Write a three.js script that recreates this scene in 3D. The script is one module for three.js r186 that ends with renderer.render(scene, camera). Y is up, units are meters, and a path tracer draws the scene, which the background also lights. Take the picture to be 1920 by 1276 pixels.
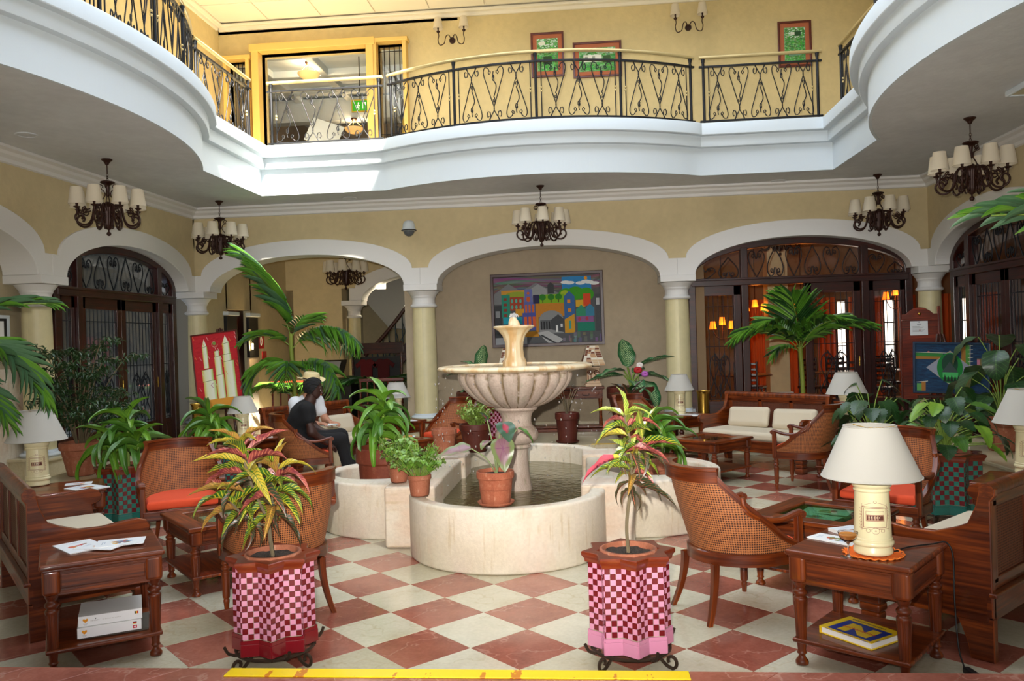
import * as THREE from 'three';
import { RoundedBoxGeometry } from 'three/addons/geometries/RoundedBoxGeometry.js';
import { mergeGeometries, mergeVertices, toCreasedNormals } from 'three/addons/utils/BufferGeometryUtils.js';
import { MarchingCubes } from 'three/addons/objects/MarchingCubes.js';
import { RectAreaLightUniformsLib } from 'three/addons/lights/RectAreaLightUniformsLib.js';
RectAreaLightUniformsLib.init();

// ---------------------------------------------------------------- camera, sky, sun, large lights, exposure
const scene = new THREE.Scene();
const camera = new THREE.PerspectiveCamera(44.91, 1920 / 1276, 0.05, 120);
camera.position.set(0.663, 1.67, 7.625);
camera.rotation.set(-0.00145, 0.08932, -0.02941, 'YXZ');
scene.add(camera);
scene.background = new THREE.Color(0.55, 0.75, 1.0);
scene.backgroundIntensity = 1.5;
const EXPOSURE = 1.0;
// sun: reaches the court only through the one clear pane of the roof light
const SUN_DIR = new THREE.Vector3(0.30, 0.66, 0.68).normalize();
const sun = new THREE.DirectionalLight(0xfff6e4, 60);
sun.position.copy(SUN_DIR).multiplyScalar(30).add(new THREE.Vector3(-3.2, 4.4, -4.2));
sun.target.position.set(-3.2, 4.4, -4.2);
sun.shadow.radius = 4; sun.shadow.mapSize.set(2048, 2048);
Object.assign(sun.shadow.camera, { left: -12, right: 12, top: 12, bottom: -12, near: 1, far: 60 });
scene.add(sun, sun.target);
// daylight of the translucent roof light over the court
const daylight = new THREE.RectAreaLight(0xe6f0ff, 2.9, 7.2, 7.0);
daylight.position.set(0.095, 8.38, 0.1); daylight.lookAt(0.095, 0, 0.1); scene.add(daylight);
// daylight of the glazed entrance behind the photographer
const entrance = new THREE.RectAreaLight(0xf2f5ff, 1.0, 8.0, 3.0);
entrance.position.set(0.6, 1.95, 9.52); entrance.lookAt(0.6, 1.95, 0); scene.add(entrance);
// the photographer's flash, above and a little left of the lens, its head tilted up a little
const flash = new THREE.SpotLight(0xfffaf2, 160, 0, 0.75, 1, 2);
flash.position.set(0.58, 1.80, 7.60); flash.target.position.set(-0.3, 3.9, -5.2);
flash.shadow.radius = 1; scene.add(flash, flash.target);

// ---------------------------------------------------------------- helpers
const V = (x, y, z) => new THREE.Vector3(x, y, z);
const PI = Math.PI, sin = Math.sin, cos = Math.cos, abs = Math.abs, min = Math.min, max = Math.max, sqrt = Math.sqrt, hypot = Math.hypot;
const lerp = (a, b, t) => a + (b - a) * t, clamp = (x, a = 0, b = 1) => Math.min(b, Math.max(a, x)), sstep = (a, b, x) => { const t = clamp((x - a) / (b - a)); return t * t * (3 - 2 * t); };
function rng(seed) { let s = seed >>> 0; return () => { s = (s + 0x6d2b79f5) | 0; let t = Math.imul(s ^ (s >>> 15), 1 | s); t = (t + Math.imul(t ^ (t >>> 7), 61 | t)) ^ t; return ((t ^ (t >>> 14)) >>> 0) / 4294967296; }; }
const used = {};
const numbered = (n) => { const k = (used[n] = (used[n] ?? -1) + 1); return k ? n + '_' + String(k).padStart(3, '0') : n; };
function thing(name, label, category, p = [0, 0, 0], ry = 0, group) {
  const o = new THREE.Group(); o.name = numbered(name); o.position.set(...p); o.rotation.y = ry;
  o.userData = { label, category }; if (group) o.userData.group = group;
  scene.add(o); return o;
}
function part(parent, name, geo, mat, p, r, s) {
  const m = new THREE.Mesh(geo, mat); m.name = name;
  if (p) m.position.set(...p); if (r) m.rotation.set(...r); if (s) typeof s === 'number' ? m.scale.setScalar(s) : m.scale.set(...s);
  parent.add(m); return m;
}
function single(name, label, category, geo, mat, p, r, group) {   // a thing that is one mesh
  const m = part(scene, numbered(name), geo, mat, p, r); m.userData = { label, category }; if (group) m.userData.group = group; return m;
}
function struct(name, geo, mat, p, r, label) {
  const m = part(scene, name, geo, mat, p, r); m.userData = { kind: 'structure' }; if (label) m.userData.label = label; return m;
}
function structGroup(name, label) { const g = new THREE.Group(); g.name = name; g.userData = { kind: 'structure' }; if (label) g.userData.label = label; scene.add(g); return g; }
function copy(src, label, p, ry, group, name) {
  const c = src.clone(); c.name = numbered(name || src.name.replace(/_\d{3}$/, '')); c.userData = { ...src.userData, label }; if (group) c.userData.group = group;
  c.position.set(...p); c.rotation.set(0, ry ?? 0, 0); scene.add(c); return c;
}
// geometry
const M4 = new THREE.Matrix4(), Q4 = new THREE.Quaternion(), E4 = new THREE.Euler();
function at(g, p = [0, 0, 0], r = [0, 0, 0], s = [1, 1, 1]) { g.applyMatrix4(new THREE.Matrix4().compose(V(...p), new THREE.Quaternion().setFromEuler(new THREE.Euler(...r)), typeof s === 'number' ? V(s, s, s) : V(...s))); return g; }
function merge(list) {
  const gs = list.map((g) => { const h = g.index ? g.toNonIndexed() : g; for (const k of Object.keys(h.attributes)) if (!['position', 'normal', 'uv'].includes(k)) h.deleteAttribute(k); if (!h.attributes.uv) h.setAttribute('uv', new THREE.Float32BufferAttribute(new Float32Array(h.attributes.position.count * 2), 2)); return h; });
  return mergeGeometries(gs, false);
}
function uvBox(g) {   // uv in metres, the grain (u) along the longest side
  if (g.index) g = g.toNonIndexed();
  g.computeBoundingBox(); const b = g.boundingBox, d = [b.max.x - b.min.x, b.max.y - b.min.y, b.max.z - b.min.z], L = d.indexOf(max(...d));
  const P = g.attributes.position, N = g.attributes.normal, U = new Float32Array(P.count * 2);
  for (let i = 0; i < P.count; i++) {
    const n = [abs(N.getX(i)), abs(N.getY(i)), abs(N.getZ(i))], k = n.indexOf(max(...n)), q = [P.getX(i), P.getY(i), P.getZ(i)];
    const ax = [0, 1, 2].filter((a) => a !== k), u = ax.includes(L) ? L : ax[0], v = ax.find((a) => a !== u);
    U[2 * i] = q[u]; U[2 * i + 1] = q[v];
  }
  g.setAttribute('uv', new THREE.BufferAttribute(U, 2)); return g;
}
const rbox = (w, h, d, r = 0.006, seg = 2) => uvBox(new RoundedBoxGeometry(w, h, d, seg, min(r, w / 2.01, h / 2.01, d / 2.01)));
const box = (w, h, d) => uvBox(new THREE.BoxGeometry(w, h, d));
const boxAt = (w, h, d, x, y, z, r = 0) => at(r ? rbox(w, h, d, r) : box(w, h, d), [x, y, z]);
function lathe(pts, seg = 32, sc = 1) {
  const g = new THREE.LatheGeometry(pts.map(([r, y]) => new THREE.Vector2(r, y)), seg);
  const u = g.attributes.uv, P = g.attributes.position; let R = 0; pts.forEach((p) => R = max(R, p[0]));
  for (let i = 0; i < u.count; i++) u.setXY(i, u.getX(i) * 2 * PI * R * sc, P.getY(i) * sc);
  return g;
}
function smoothLathe(pts, seg = 32, n = 6) {   // spline through the profile
  const c = new THREE.CatmullRomCurve3(pts.map(([r, y]) => V(r, y, 0)), false, 'centripetal');
  return lathe(c.getPoints(n * pts.length).map((p) => [max(p.x, 0.0001), p.y]), seg);
}
function tube(pts, r = 0.01, seg, rad = 6, closed = false) {
  const c = new THREE.CatmullRomCurve3(pts.map((p) => p.isVector3 ? p : V(...p)), closed, 'centripetal');
  return new THREE.TubeGeometry(c, seg || pts.length * 4, r, rad, closed);
}
function bar(a, b, r, rad = 6) { a = V(...a); b = V(...b); const g = new THREE.CylinderGeometry(r, r, a.distanceTo(b), rad); const q = new THREE.Quaternion().setFromUnitVectors(V(0, 1, 0), b.clone().sub(a).normalize()); g.applyQuaternion(q); g.translate(...a.add(b).multiplyScalar(0.5).toArray()); return g; }
function shapeOf(pts, holes = []) { const s = new THREE.Shape(pts.map((p) => new THREE.Vector2(...p))); for (const h of holes) s.holes.push(new THREE.Path(h.map((p) => new THREE.Vector2(...p)))); return s; }
function extrude(pts, depth, bevel = 0, holes = [], bs = 2) {
  const g = new THREE.ExtrudeGeometry(shapeOf(pts, holes), { depth: depth - 2 * bevel, bevelEnabled: bevel > 0, bevelThickness: bevel, bevelSize: bevel, bevelOffset: -bevel, bevelSegments: bs, curveSegments: 12 });
  g.translate(0, 0, bevel); return g;
}
// sweep a closed 2D section [[n,b]...] along a 3D path; side = horizontal normal, up = world up
function sweep(path, section, closed = false, capped = true) {
  const n = path.length, m = section.length, pos = [], uv = [], idx = []; let len = 0;
  const rows = closed ? n + 1 : n;
  for (let i = 0; i < rows; i++) {
    const k = i % n, p = path[k], a = path[closed ? (k - 1 + n) % n : max(k - 1, 0)], b = path[closed ? (k + 1) % n : min(k + 1, n - 1)];
    const t = b.clone().sub(a).normalize(), s = V(t.z, 0, -t.x); if (s.lengthSq() < 1e-8) s.set(1, 0, 0); s.normalize();
    let k2 = 1; if (i > 0) len += p.distanceTo(path[(k - 1 + n) % n]);
    if (k > 0 && k < n - 1 || closed) { const t1 = p.clone().sub(a).normalize(), s1 = V(t1.z, 0, -t1.x); if (s1.lengthSq() > 1e-8) k2 = 1 / max(0.5, s1.normalize().dot(s)); }
    const up = t.clone().cross(s); up.negate(); if (up.y < 0) up.negate();
    for (let j = 0; j <= m; j++) { const q = section[j % m]; pos.push(p.x + s.x * q[0] * k2 + up.x * q[1], p.y + s.y * q[0] * k2 + up.y * q[1], p.z + s.z * q[0] * k2 + up.z * q[1]); uv.push(len, j * 0.05); }
  }
  for (let i = 0; i < rows - 1; i++) for (let j = 0; j < m; j++) { const a = i * (m + 1) + j, b = a + m + 1; idx.push(a, b, a + 1, b, b + 1, a + 1); }
  if (!closed && capped) for (const i of [0, rows - 1]) { const b = i * (m + 1); const tri = THREE.ShapeUtils.triangulateShape(section.map((q) => new THREE.Vector2(...q)), []); for (const f of tri) idx.push(b + f[0], b + f[i ? 1 : 2], b + f[i ? 2 : 1]); }
  const g = new THREE.BufferGeometry(); g.setAttribute('position', new THREE.Float32BufferAttribute(pos, 3)); g.setAttribute('uv', new THREE.Float32BufferAttribute(uv, 2)); g.setIndex(idx);
  return toCreasedNormals(g, 0.6);
}
function gridSurf(nu, nv, f, closedU = false) {   // f(u, v) -> [x, y, z]
  const pos = [], uv = [], idx = [];
  for (let j = 0; j <= nv; j++) for (let i = 0; i <= nu; i++) { const p = f(i / nu, j / nv); pos.push(p[0], p[1], p[2]); uv.push(p[3] ?? i / nu, p[4] ?? j / nv); }
  for (let j = 0; j < nv; j++) for (let i = 0; i < nu; i++) { const a = j * (nu + 1) + i, b = a + nu + 1; idx.push(a, a + 1, b, b, a + 1, b + 1); }
  const g = new THREE.BufferGeometry(); g.setAttribute('position', new THREE.Float32BufferAttribute(pos, 3)); g.setAttribute('uv', new THREE.Float32BufferAttribute(uv, 2)); g.setIndex(idx); g.computeVertexNormals(); return g;
}
// ---------------------------------------------------------------- textures
const HT = new Float32Array(65536); { const r = rng(77); for (let i = 0; i < 65536; i++) HT[i] = r(); }
const h2 = (x, y) => HT[(((x * 73) ^ (y * 4519)) + x * 12289 + y * 7919) & 65535];
function pnoise(x, y, px, py) { const ix = Math.floor(x), iy = Math.floor(y), fx = x - ix, fy = y - iy, u = fx * fx * (3 - 2 * fx), v = fy * fy * (3 - 2 * fy), m = (a, n) => ((a % n) + n) % n; const x0 = m(ix, px), x1 = m(ix + 1, px), y0 = m(iy, py), y1 = m(iy + 1, py); return lerp(lerp(h2(x0, y0), h2(x1, y0), u), lerp(h2(x0, y1), h2(x1, y1), u), v); }
function fbm(u, v, fx, fy = fx, o = 5, off = 0) { let s = 0, a = 0.5, t = 0; for (let i = 0; i < o; i++) { s += a * pnoise(u * fx + off * 17, v * fy + off * 31, fx, fy); t += a; a *= 0.5; fx *= 2; fy *= 2; } return s / t; }
function dtex(n, f, rep = 1, srgb = true, m = n) {
  const d = new Uint8Array(n * m * 4);
  for (let y = 0; y < m; y++) for (let x = 0; x < n; x++) { const c = f(x / n, y / m), o = (y * n + x) * 4; if (c.length) { d[o] = clamp(c[0], 0, 255); d[o + 1] = clamp(c[1], 0, 255); d[o + 2] = clamp(c[2], 0, 255); } else d[o] = d[o + 1] = d[o + 2] = clamp(c * 255, 0, 255); d[o + 3] = 255; }
  const t = new THREE.DataTexture(d, n, m); t.wrapS = t.wrapT = THREE.RepeatWrapping; t.magFilter = THREE.LinearFilter; t.minFilter = THREE.LinearMipmapLinearFilter; t.generateMipmaps = true; if (srgb) t.colorSpace = THREE.SRGBColorSpace;
  Array.isArray(rep) ? t.repeat.set(...rep) : t.repeat.set(rep, rep); t.needsUpdate = true; return t;
}
function ctex(w, h, draw, rep) {
  const c = document.createElement('canvas'); c.width = w; c.height = h; const x = c.getContext('2d'); draw(x, w, h);
  const t = new THREE.CanvasTexture(c); t.colorSpace = THREE.SRGBColorSpace; t.magFilter = THREE.LinearFilter; t.wrapS = t.wrapT = THREE.RepeatWrapping; if (rep) t.repeat.set(...rep); return t;
}
const mixc = (a, b, t) => [lerp(a[0], b[0], t), lerp(a[1], b[1], t), lerp(a[2], b[2], t)];
const std = (o) => new THREE.MeshStandardMaterial(o), phy = (o) => new THREE.MeshPhysicalMaterial(o);
const withRep = (t, a, b) => { const c = t.clone(); c.repeat.set(a, b ?? a); c.needsUpdate = true; return c; };

const T = {};
T.wood = dtex(512, (u, v) => { const w = fbm(u, v, 3, 24, 5) + 0.25 * fbm(u, v, 6, 90, 3, 2), f = fbm(u, v, 4, 4, 3, 5); return mixc([62, 20, 3], [154, 72, 18], clamp(w * 1.1 - 0.25 + (f - 0.5) * 0.5)); }, [1.1, 2.6]);
T.grain = dtex(256, (u, v) => fbm(u, v, 4, 60, 3), [2, 4], false);
T.plaster = dtex(512, (u, v) => fbm(u, v, 24, 24, 4), 1.3, false);
T.wallStain = dtex(512, (u, v) => { const a = fbm(u, v, 4, 4, 5, 3), b = fbm(u, v, 40, 40, 3, 1); const k = 232 + (a - 0.5) * 30 + (b - 0.5) * 12; return [k, k * 0.995, k * 0.98]; }, 0.35);
T.stone = dtex(1024, (u, v) => {
  const a = fbm(u, v, 5, 5, 6), b = fbm(u, v, 60, 6, 4, 2), c = fbm(u, v, 90, 90, 2, 3), d = fbm(u, v, 8, 3, 5, 7);
  let k = mixc([212, 200, 176], [226, 214, 198], a * 1.5 - 0.2); k = mixc(k, [214, 184, 160], sstep(0.5, 0.75, d) * 0.6); k = mixc(k, [184, 160, 118], sstep(0.6, 0.84, b) * 0.4);
  const s = (c - 0.5) * 12; return [k[0] + s, k[1] + s, k[2] + s * 0.9];
}, 0.7);
T.stoneBump = dtex(512, (u, v) => fbm(u, v, 30, 14, 4) * 0.6 + fbm(u, v, 90, 90, 2, 4) * 0.4, 1.6, false);
T.bowl = dtex(512, (u, v) => { const a = fbm(u, v, 6, 6, 5, 2), c = fbm(u, v, 70, 70, 2, 3), d = fbm(u, v, 10, 10, 4, 9); let k = mixc([178, 156, 142], [206, 190, 176], a * 1.4 - 0.2); k = mixc(k, [150, 146, 118], sstep(0.6, 0.85, d) * 0.5); const s = (c - 0.5) * 24; return [k[0] + s, k[1] + s, k[2] + s]; }, 1.4);
T.ochre = dtex(512, (u, v) => { const a = fbm(u, v, 20, 3, 5, 1), b = fbm(u, v, 8, 8, 4, 6); let k = mixc([232, 214, 178], [206, 158, 100], sstep(0.38, 0.72, a) * 0.75); k = mixc(k, [240, 228, 204], sstep(0.5, 0.7, b) * 0.7); return k; }, 1.2);
const marble = (base, dark, vein, off, vk) => dtex(512, (u, v) => {
  const w = fbm(u, v, 3, 3, 4, off), a = fbm(u + w * 0.12, v + w * 0.1, 6, 6, 5, off + 1), r = abs(fbm(u + w * 0.2, v, 4, 4, 5, off + 2) - 0.5) * 2, r2 = abs(fbm(u, v + w * 0.25, 7, 7, 4, off + 3) - 0.5) * 2, c = fbm(u, v, 80, 80, 2, off);
  let k = mixc(base, dark, clamp(a * 1.7 - 0.45)); k = mixc(k, vein, (1 - sstep(0, 0.035, r)) * vk + (1 - sstep(0, 0.02, r2)) * vk * 0.6 * sstep(0.45, 0.6, a)); const s = (c - 0.5) * 14; return [k[0] + s, k[1] + s, k[2] + s];
}, 1);
T.red1 = marble([182, 116, 96], [146, 84, 70], [214, 176, 156], 1, 0.5); T.red2 = marble([172, 106, 88], [136, 78, 64], [206, 164, 146], 8, 0.5);
T.cream1 = marble([211, 206, 184], [196, 188, 162], [178, 160, 122], 4, 0.3); T.cream2 = marble([216, 210, 188], [200, 190, 164], [172, 154, 116], 12, 0.25);
T.clay = dtex(256, (u, v) => { const a = fbm(u, v, 5, 5, 5), c = fbm(u, v, 60, 60, 2, 1), d = fbm(u, v, 7, 7, 4, 4); let k = mixc([146, 84, 58], [172, 106, 78], a * 1.4 - 0.2); k = mixc(k, [196, 156, 132], sstep(0.55, 0.8, d) * 0.6); const s = (c - 0.5) * 20; return [k[0] + s, k[1] + s, k[2] + s]; }, 3);
T.soil = dtex(256, (u, v) => { const a = fbm(u, v, 40, 40, 3), k = 24 + a * 50; return [k * 1.05, k * 0.85, k * 0.68]; }, 5);
T.cloth = dtex(256, (u, v) => 0.5 + 0.25 * sin(u * 2 * PI * 64) * (sin(v * 2 * PI * 64) > 0 ? 1 : -1) + (fbm(u, v, 64, 64, 2) - 0.5) * 0.4, 5, false);
T.fine = dtex(256, (u, v) => fbm(u, v, 60, 60, 3, 3), 3, false);
// woven cane: little holes left by two straight and two diagonal strands
T.cane = dtex(256, (u, v) => { const N = 8, x = u * N, y = v * N, fx = x - Math.floor(x), fy = y - Math.floor(y); const a = abs(fx - 0.5), b = abs(fy - 0.5), d1 = abs(((x + y) % 1 + 1) % 1 - 0.5), d2 = abs(((x - y) % 1 + 1) % 1 - 0.5); const hole = a > 0.27 && b > 0.27 && (a + b) > 0.68; const s = (0.5 + 0.5 * cos((fx - 0.5) * PI * 2)) * 0.5 + (0.5 + 0.5 * cos((fy - 0.5) * PI * 2)) * 0.5; const n = fbm(u, v, 16, 16, 3); return hole ? [34, 16, 9] : mixc([118, 64, 32], [190, 120, 68], clamp(s * 0.7 + n * 0.5 - 0.1)); }, [9, 9]);
T.caneBump = dtex(256, (u, v) => { const N = 8, x = u * N, y = v * N, fx = x - Math.floor(x), fy = y - Math.floor(y), a = abs(fx - 0.5), b = abs(fy - 0.5); return a > 0.27 && b > 0.27 && a + b > 0.68 ? 0 : 0.6 + 0.4 * max(cos((fx - 0.5) * PI * 2), cos((fy - 0.5) * PI * 2)); }, [9, 9], false);
T.ripple = dtex(256, (u, v) => fbm(u, v, 10, 10, 4, 2), 1.6, false);

const M = {};
M.wall = std({ color: 0xdccaa0, roughness: 0.85, bumpMap: T.plaster, bumpScale: 0.002, map: T.wallStain });
M.wallUp = std({ color: 0xeed9a2, roughness: 0.85, bumpMap: T.plaster, bumpScale: 0.002, map: T.wallStain });
M.niche = std({ color: 0xc6b59c, roughness: 0.85, bumpMap: T.plaster, bumpScale: 0.002, map: T.wallStain });
M.trim = std({ color: 0xdedcd8, roughness: 0.6, bumpMap: T.plaster, bumpScale: 0.001 });
M.white = std({ color: 0xd2dbe0, roughness: 0.6, bumpMap: T.plaster, bumpScale: 0.001 });
M.ceil = std({ color: 0xe8ecf2, roughness: 0.8, bumpMap: T.plaster, bumpScale: 0.0015, map: T.wallStain });
M.ceilUp = std({ color: 0xf2ead6, roughness: 0.8 });
M.column = std({ color: 0xf2e6b6, roughness: 0.45, map: T.wallStain });
M.frameUp = std({ color: 0xe6bf6a, roughness: 0.5 });
M.wood = phy({ map: T.wood, roughness: 0.42, specularIntensity: 0.6, clearcoat: 0.45, clearcoatRoughness: 0.06, bumpMap: T.grain, bumpScale: 0.0004 });
M.woodDark = phy({ map: T.wood, color: 0x9a8078, roughness: 0.4, clearcoat: 0.5, clearcoatRoughness: 0.25 });
M.woodDoor = phy({ map: T.wood, color: 0x8a5c4c, roughness: 0.4, clearcoat: 0.45, clearcoatRoughness: 0.25 });
M.woodRed = phy({ map: T.wood, color: 0xffb69c, roughness: 0.38, clearcoat: 0.6, clearcoatRoughness: 0.2 });
M.cane = std({ map: T.cane, bumpMap: T.caneBump, bumpScale: 0.002, roughness: 0.6, side: THREE.DoubleSide });
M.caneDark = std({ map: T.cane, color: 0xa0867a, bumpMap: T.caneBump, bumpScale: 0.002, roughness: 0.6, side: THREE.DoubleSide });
M.orange = std({ color: 0xe2502a, roughness: 0.85, bumpMap: T.cloth, bumpScale: 0.001 });
M.cream = std({ color: 0xcfc2aa, roughness: 0.9, bumpMap: T.cloth, bumpScale: 0.001 });
M.iron = std({ color: 0x15171c, roughness: 0.42, metalness: 0.3 });
M.ironBrown = std({ color: 0x34190f, roughness: 0.45, metalness: 0.35 });
M.ironRust = std({ color: 0x4a3a2c, roughness: 0.55, metalness: 0.6, bumpMap: T.fine, bumpScale: 0.002 });
M.brass = std({ color: 0xc9a24a, roughness: 0.25, metalness: 0.95 });
M.handrail = std({ color: 0xc8b27c, roughness: 0.3, metalness: 0.4 });
M.shade = phy({ color: 0xbfbcb3, roughness: 0.85, transmission: 0.15, thickness: 0, side: THREE.DoubleSide, bumpMap: T.cloth, bumpScale: 0.0004 });
M.shadeC = phy({ color: 0xeadfc8, roughness: 0.85, transmission: 0.25, thickness: 0, side: THREE.DoubleSide });
M.ceramic = phy({ color: 0xe9dfb4, roughness: 0.3, clearcoat: 0.5, clearcoatRoughness: 0.15 });
M.glass = phy({ color: 0xffffff, roughness: 0.02, transmission: 1, thickness: 0, ior: 1.5 });
M.glassG = phy({ color: 0xd6eee2, roughness: 0.03, transmission: 1, thickness: 0, ior: 1.5 });
M.stone = std({ map: T.stone, roughness: 0.75, bumpMap: T.stoneBump, bumpScale: 0.0025 });
M.bowl = std({ map: T.bowl, roughness: 0.6, bumpMap: T.stoneBump, bumpScale: 0.003, vertexColors: true });
M.ochre = phy({ map: T.ochre, roughness: 0.4, clearcoat: 0.4, clearcoatRoughness: 0.2 });
M.clay = std({ map: T.clay, roughness: 0.8, bumpMap: T.fine, bumpScale: 0.001 });
M.clayDark = std({ map: T.clay, color: 0x8a5a4a, roughness: 0.6 });
M.soil = std({ map: T.soil, roughness: 1, bumpMap: T.fine, bumpScale: 0.01 });
M.black = std({ color: 0x0c0c0e, roughness: 0.5 });
M.paper = std({ color: 0xf2f2f0, roughness: 0.7 });
M.grout = std({ color: 0xb9ab94, roughness: 0.9 });
M.marbleLedge = phy({ map: withRep(T.cream1, 0.8), color: 0xf2e8d6, roughness: 0.3, clearcoat: 0.2 });
// ---------------------------------------------------------------- the setting
const CX = 0.095, S = 0.41, Q = Math.SQRT1_2;
const FLOOR_Y = 0.15, CEIL = 3.92, UP = 4.62, UPCEIL = 7.4;
{ // court floor: red and cream marble tiles laid on the diagonal
  const fl = structGroup('floor', 'checkerboard of red and cream marble tiles laid on the diagonal');
  part(fl, 'bed', box(8.6, 0.05, 8.4), M.grout, [CX, -0.0275, -0.07]);
  const mk = (t, c) => phy({ map: t, color: c, roughness: 0.16, clearcoat: 0.25, clearcoatRoughness: 0.08, bumpMap: T.fine, bumpScale: 0.0002 });
  const reds = [mk(T.red1, 0xffffff), mk(T.red2, 0xf4ecec), mk(T.red1, 0xe9d9d6), mk(T.red2, 0xfff4f0)], creams = [mk(T.cream1, 0xffffff), mk(T.cream2, 0xf6f4ee), mk(T.cream1, 0xeeeae0), mk(T.cream2, 0xffffff)];
  const R = rng(5), tg = [];
  for (let k = 0; k < 4; k++) { const g = new RoundedBoxGeometry(S - 0.003, 0.02, S - 0.003, 1, 0.0012), u = g.attributes.uv, P = g.attributes.position, ox = R(), oy = R(), an = k * PI / 2; for (let i = 0; i < u.count; i++) { const x = P.getX(i), z = P.getZ(i); u.setXY(i, (x * cos(an) - z * sin(an)) * 0.9 + ox, (x * sin(an) + z * cos(an)) * 0.9 + oy); } tg.push(g); }
  const cells = [];
  for (let i = -24; i < 30; i++) for (let j = -24; j < 30; j++) {
    const X = (i + j + 1) * Q * S - 1.17, Z = (i - j) * Q * S + 1.45;
    if (abs(X - CX) > 4.2 || Z > 4.0 || Z < -4.15) continue;
    if (hypot(X, Z) < 1.25 && max(abs(X), abs(Z)) < 1.5) continue;
    const d = camera.position.z - Z, off = abs(X - 0.663 + d * 0.09) > d * 0.66;
    cells.push([i, j, X, Z, off ? 99 : hypot(X - 0.66, d)]);
  }
  cells.sort((a, b) => a[4] - b[4]);
  const rest = [[], []];
  cells.forEach(([i, j, X, Z], k) => {
    const red = ((i + j) % 2 + 2) % 2 === 0, g = tg[Math.floor(R() * 4)], m = (red ? reds : creams)[Math.floor(R() * 4)];
    if (k < 300) part(fl, 'tile', g, m, [X, -0.01 + (R() - 0.5) * 0.0006, Z], [0, PI / 4, 0]);
    else rest[red ? 0 : 1].push(at(g.clone(), [X, -0.01, Z], [0, PI / 4, 0]));
  });
  rest.forEach((l, k) => { if (l.length) part(fl, 'tiles', merge(l), k ? creams[0] : reds[0]).userData = { kind: 'stuff' }; });
}
{ // raised surround, one step above the court
  const sur = structGroup('floor_surround', 'pale marble floor one step above the court');
  const P = (x0, x1, z0, z1) => boxAt(x1 - x0, 0.17, z1 - z0, (x0 + x1) / 2, FLOOR_Y - 0.085, (z0 + z1) / 2);
  part(sur, 'paving', merge([P(-6.6, 11, -15, -4.05), P(-6.6, -4.15, -4.05, 3.9), P(4.33, 11, -4.05, 3.9), P(-6.6, 11, 4.2, 9.6)]), M.marbleLedge);
  // border of red marble pieces along the near step
  const R = rng(9), mr = phy({ map: T.red2, roughness: 0.2, clearcoat: 0.2 }), W = 0.395;
  for (let k = -12; k < 13; k++) { const x = k * W + 0.05; part(sur, 'tile', extrude([[x + 0.0015, 0], [x + W - 0.0015, 0], [x + W - 0.30, 0.34], [x - 0.2985, 0.34]].map(([a, b]) => [a - 0.15, b]), 0.17, 0.002), mr, [0, FLOOR_Y, 3.86], [PI / 2, 0, 0]); }
  part(sur, 'riser', box(10.2, 0.148, 0.3), M.grout, [0, 0.072, 4.05]);
  part(sur, 'joint', box(10.2, 0.16, 0.3), M.grout, [0, 0.067, 4.03]);
}
single('safety_strip', 'yellow anti-slip strip stuck along the edge of the near step', 'strip', rbox(2.13, 0.006, 0.09, 0.002), std({ color: 0xffe000, roughness: 0.35, map: dtex(256, (u, v) => { const a = fbm(u, v, 30, 8, 4); return a > 0.68 ? [214, 150, 40] : [255, 250, 240]; }, 1) }), [0.015, FLOOR_Y + 0.0035, 3.915]);
single('safety_strip', 'yellow anti-slip strip on the far step beyond the fountain', 'strip', rbox(2.0, 0.006, 0.06, 0.002), std({ color: 0xf0c010, roughness: 0.4 }), [1.7, FLOOR_Y + 0.0035, -4.09]);
// low marble ledges at the two sides of the court
for (const [n, x0, x1, l] of [['wall_ledge_left', -4.62, -4.04, 'low cream marble ledge at the left of the court'], ['wall_ledge_right', 4.22, 4.85, 'low cream marble ledge at the right of the court']]) {
  const g = structGroup(n, l); part(g, 'wall', box(x1 - x0 - 0.03, 0.42, 5.3), M.marbleLedge, [(x0 + x1) / 2, 0.21, -0.1]); part(g, 'coping', rbox(x1 - x0 + 0.02, 0.035, 5.36, 0.01), M.marbleLedge, [(x0 + x1) / 2, 0.4375, -0.1]);
}
// ---- arcades
const ell = (cx, a, y, b, n = 40) => Array.from({ length: n + 1 }, (_, k) => { const t = PI - PI * k / n; return [cx + a * cos(t), y + b * sin(t)]; });
const SPR = 2.58, IMP = 2.84, TH = 0.38;
let trimN = 0;
const trimName = () => 'trim_' + (++trimN);
function arcade(wallName, bays, x0, x1, pos, ry) {   // local: x along the wall, +z to the court, face at z = 0
  const out = [[x0, IMP]];
  for (const b of bays) out.push(...ell(b.c, b.h - 0.13, IMP, 0.52));
  out.push([x1, IMP], [x1, CEIL], [x0, CEIL]);
  const w = struct(wallName, at(extrude(out, TH), [0, 0, -TH]), M.wall, pos, [0, ry, 0]);
  for (const b of bays) {
    const ai = b.h - 0.27, p = [[b.c - b.h, SPR], [b.c - b.h, IMP], ...ell(b.c, b.h - 0.13, IMP, 0.52), [b.c + b.h, IMP], [b.c + b.h, SPR], ...ell(b.c, ai, SPR, 0.53).reverse()];
    struct(trimName(), at(extrude(p, TH + 0.06, 0.008), [0, 0, -TH - 0.03]), M.trim, pos, [0, ry, 0], 'white plaster arch band');
  }
  // cornice under the ceiling
  const sec = [[0, CEIL], [0.16, CEIL], [0.16, CEIL - 0.03], [0.11, CEIL - 0.05], [0.09, CEIL - 0.08], [0.04, CEIL - 0.11], [0.03, CEIL - 0.15], [0, CEIL - 0.16]];
  const g = extrude(sec, x1 - x0); g.rotateY(-PI / 2); g.translate(x1, 0, 0); g.computeBoundingBox(); // section x -> +z
  struct(trimName(), g, M.trim, pos, [0, ry, 0], 'white moulded cornice');
  return w;
}
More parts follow.
